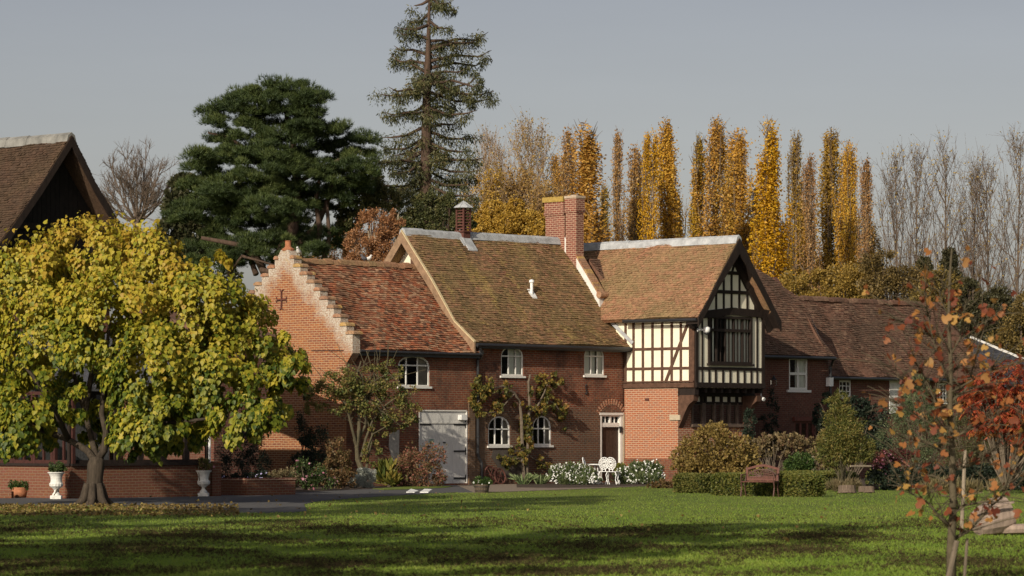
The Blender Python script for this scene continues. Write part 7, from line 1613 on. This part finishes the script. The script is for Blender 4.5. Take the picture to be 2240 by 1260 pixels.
# small clematis trace on the gable
# trees outside the frame that shade the lawn (they stand left of the photographer)
def shade_tree(X, Y, H, r, lab):
    t = thing('parkland_tree', lab, 'tree', A3(X, Y, 0), 'trees left of the lawn'); b = A3(X, Y, 0); mb = MB(); mb.tube([b, b+ZV*H*.4, b+ZV*H*.8], [.35, .28, .1], 8)
    for i in range(12): a = i*2.4; mb.tube([b+ZV*H*(.3+.04*i), b+A3(math.cos(a)*r*.7, math.sin(a)*r*.7, H*(.45+.04*i))], [.12, .04], 5)
    mb.build('trunk', M['bark'], t)
    cl = [(b+A3(math.cos(i*1.9)*r*.45, math.sin(i*1.9)*r*.45, H*(.42+.09*i)), (r*(.75-.07*i), r*(.75-.07*i), H*.16), 1) for i in range(6)]
    C, O, R = cloud(cl, 110, 6000, .24); n = len(C); leafmesh('crown', C, unit(O+RNG.normal(0, .5, (n, 3))), O, .34+.2*RNG.random(n), T_DIAM, M['olive'], rnd=R, parent=t)
shade_tree(-10.5, 30, 18.0, 3.4, 'tallest parkland tree just outside the left edge of the view')
shade_tree(-16, 32, 16, 3.6, 'middle parkland tree of the row outside the left edge')
shade_tree(-22, 35, 14, 4.0, 'round headed parkland tree at the far end of the row outside the left edge')
shade_tree(-14, 17, 13, 3.0, 'nearest parkland tree, outside the lower left corner of the view')
shade_tree(-17.0, 50, 22, 3.3, 'very tall slim parkland tree left of the yellow leaved tree, beyond the frame')
# ================================================================ sky, sun, camera
SUN_AZ, SUN_EL = 64.0, 25.0     # degrees: light arrives from behind the left shoulder
sunv = A3(-math.cos(math.radians(SUN_AZ))*math.cos(math.radians(SUN_EL)), -math.sin(math.radians(SUN_AZ))*math.cos(math.radians(SUN_EL)), math.sin(math.radians(SUN_EL)))
w = bpy.data.worlds.new('World'); SC.world = w; w.use_nodes = True
nt = w.node_tree; nt.nodes.clear()
bg = nt.nodes.new('ShaderNodeBackground'); ow = nt.nodes.new('ShaderNodeOutputWorld'); sky = nt.nodes.new('ShaderNodeTexSky')
sky.sky_type = 'NISHITA'; sky.sun_disc = False; sky.sun_elevation = math.radians(SUN_EL)
sky.sun_rotation = math.atan2(sunv[0], sunv[1]); sky.dust_density = 3.0; sky.air_density = 1.0; sky.ozone_density = 1.0
hs = nt.nodes.new('ShaderNodeHueSaturation'); hs.inputs['Saturation'].default_value = .5
nt.links.new(sky.outputs[0], hs.inputs['Color']); tc = nt.nodes.new('ShaderNodeTexCoord'); sx = nt.nodes.new('ShaderNodeSeparateXYZ'); nt.links.new(tc.outputs['Generated'], sx.inputs[0])
hz_ = ramp(nt, sx.outputs['Z'], [(0.0, (1.62, 1.53, 1.50)), (.06, (1.40, 1.33, 1.34)), (.14, (.92, .88, .93)), (.5, (.85, .83, .86))])
cl_ = noise(nt, 3.0, 6, .6, vec=tc.outputs['Generated'], stretch=(1, 1, 6)); cf = ramp(nt, cl_, [(.3, .97), (.7, 1.04)])
nt.links.new(mix(nt, 1.0, mix(nt, 1.0, hs.outputs[0], hz_, 'MULTIPLY'), cf, 'MULTIPLY'), bg.inputs[0]); nt.links.new(bg.outputs[0], ow.inputs[0])
bg.inputs[1].default_value = .087
L = bpy.data.lights.new('sun', 'SUN'); L.energy = 4.5; L.angle = math.radians(.53); L.color = (1, .90, .73)
so_ = bpy.data.objects.new('sun', L); COL.objects.link(so_); so_.rotation_euler = Vector(sunv).to_track_quat('Z', 'Y').to_euler()
cam = bpy.data.cameras.new('camera'); co = bpy.data.objects.new('camera', cam); COL.objects.link(co); SC.camera = co
co.location = (0, 0, EYE); co.rotation_euler = (math.pi/2, 0, 0); cam.sensor_width = 36; cam.lens = FPX/2240*36
cam.shift_y = (HZ-630)/2240; cam.clip_start = .5; cam.clip_end = 6000
cam.dof.use_dof = True; cam.dof.focus_distance = 116; cam.dof.aperture_fstop = 4.5
SC.view_settings.view_transform = 'Standard'; SC.view_settings.look = 'None'; SC.view_settings.exposure = 0
SC.cycles.max_bounces = 8; SC.cycles.transparent_max_bounces = 12; SC.cycles.diffuse_bounces = 3
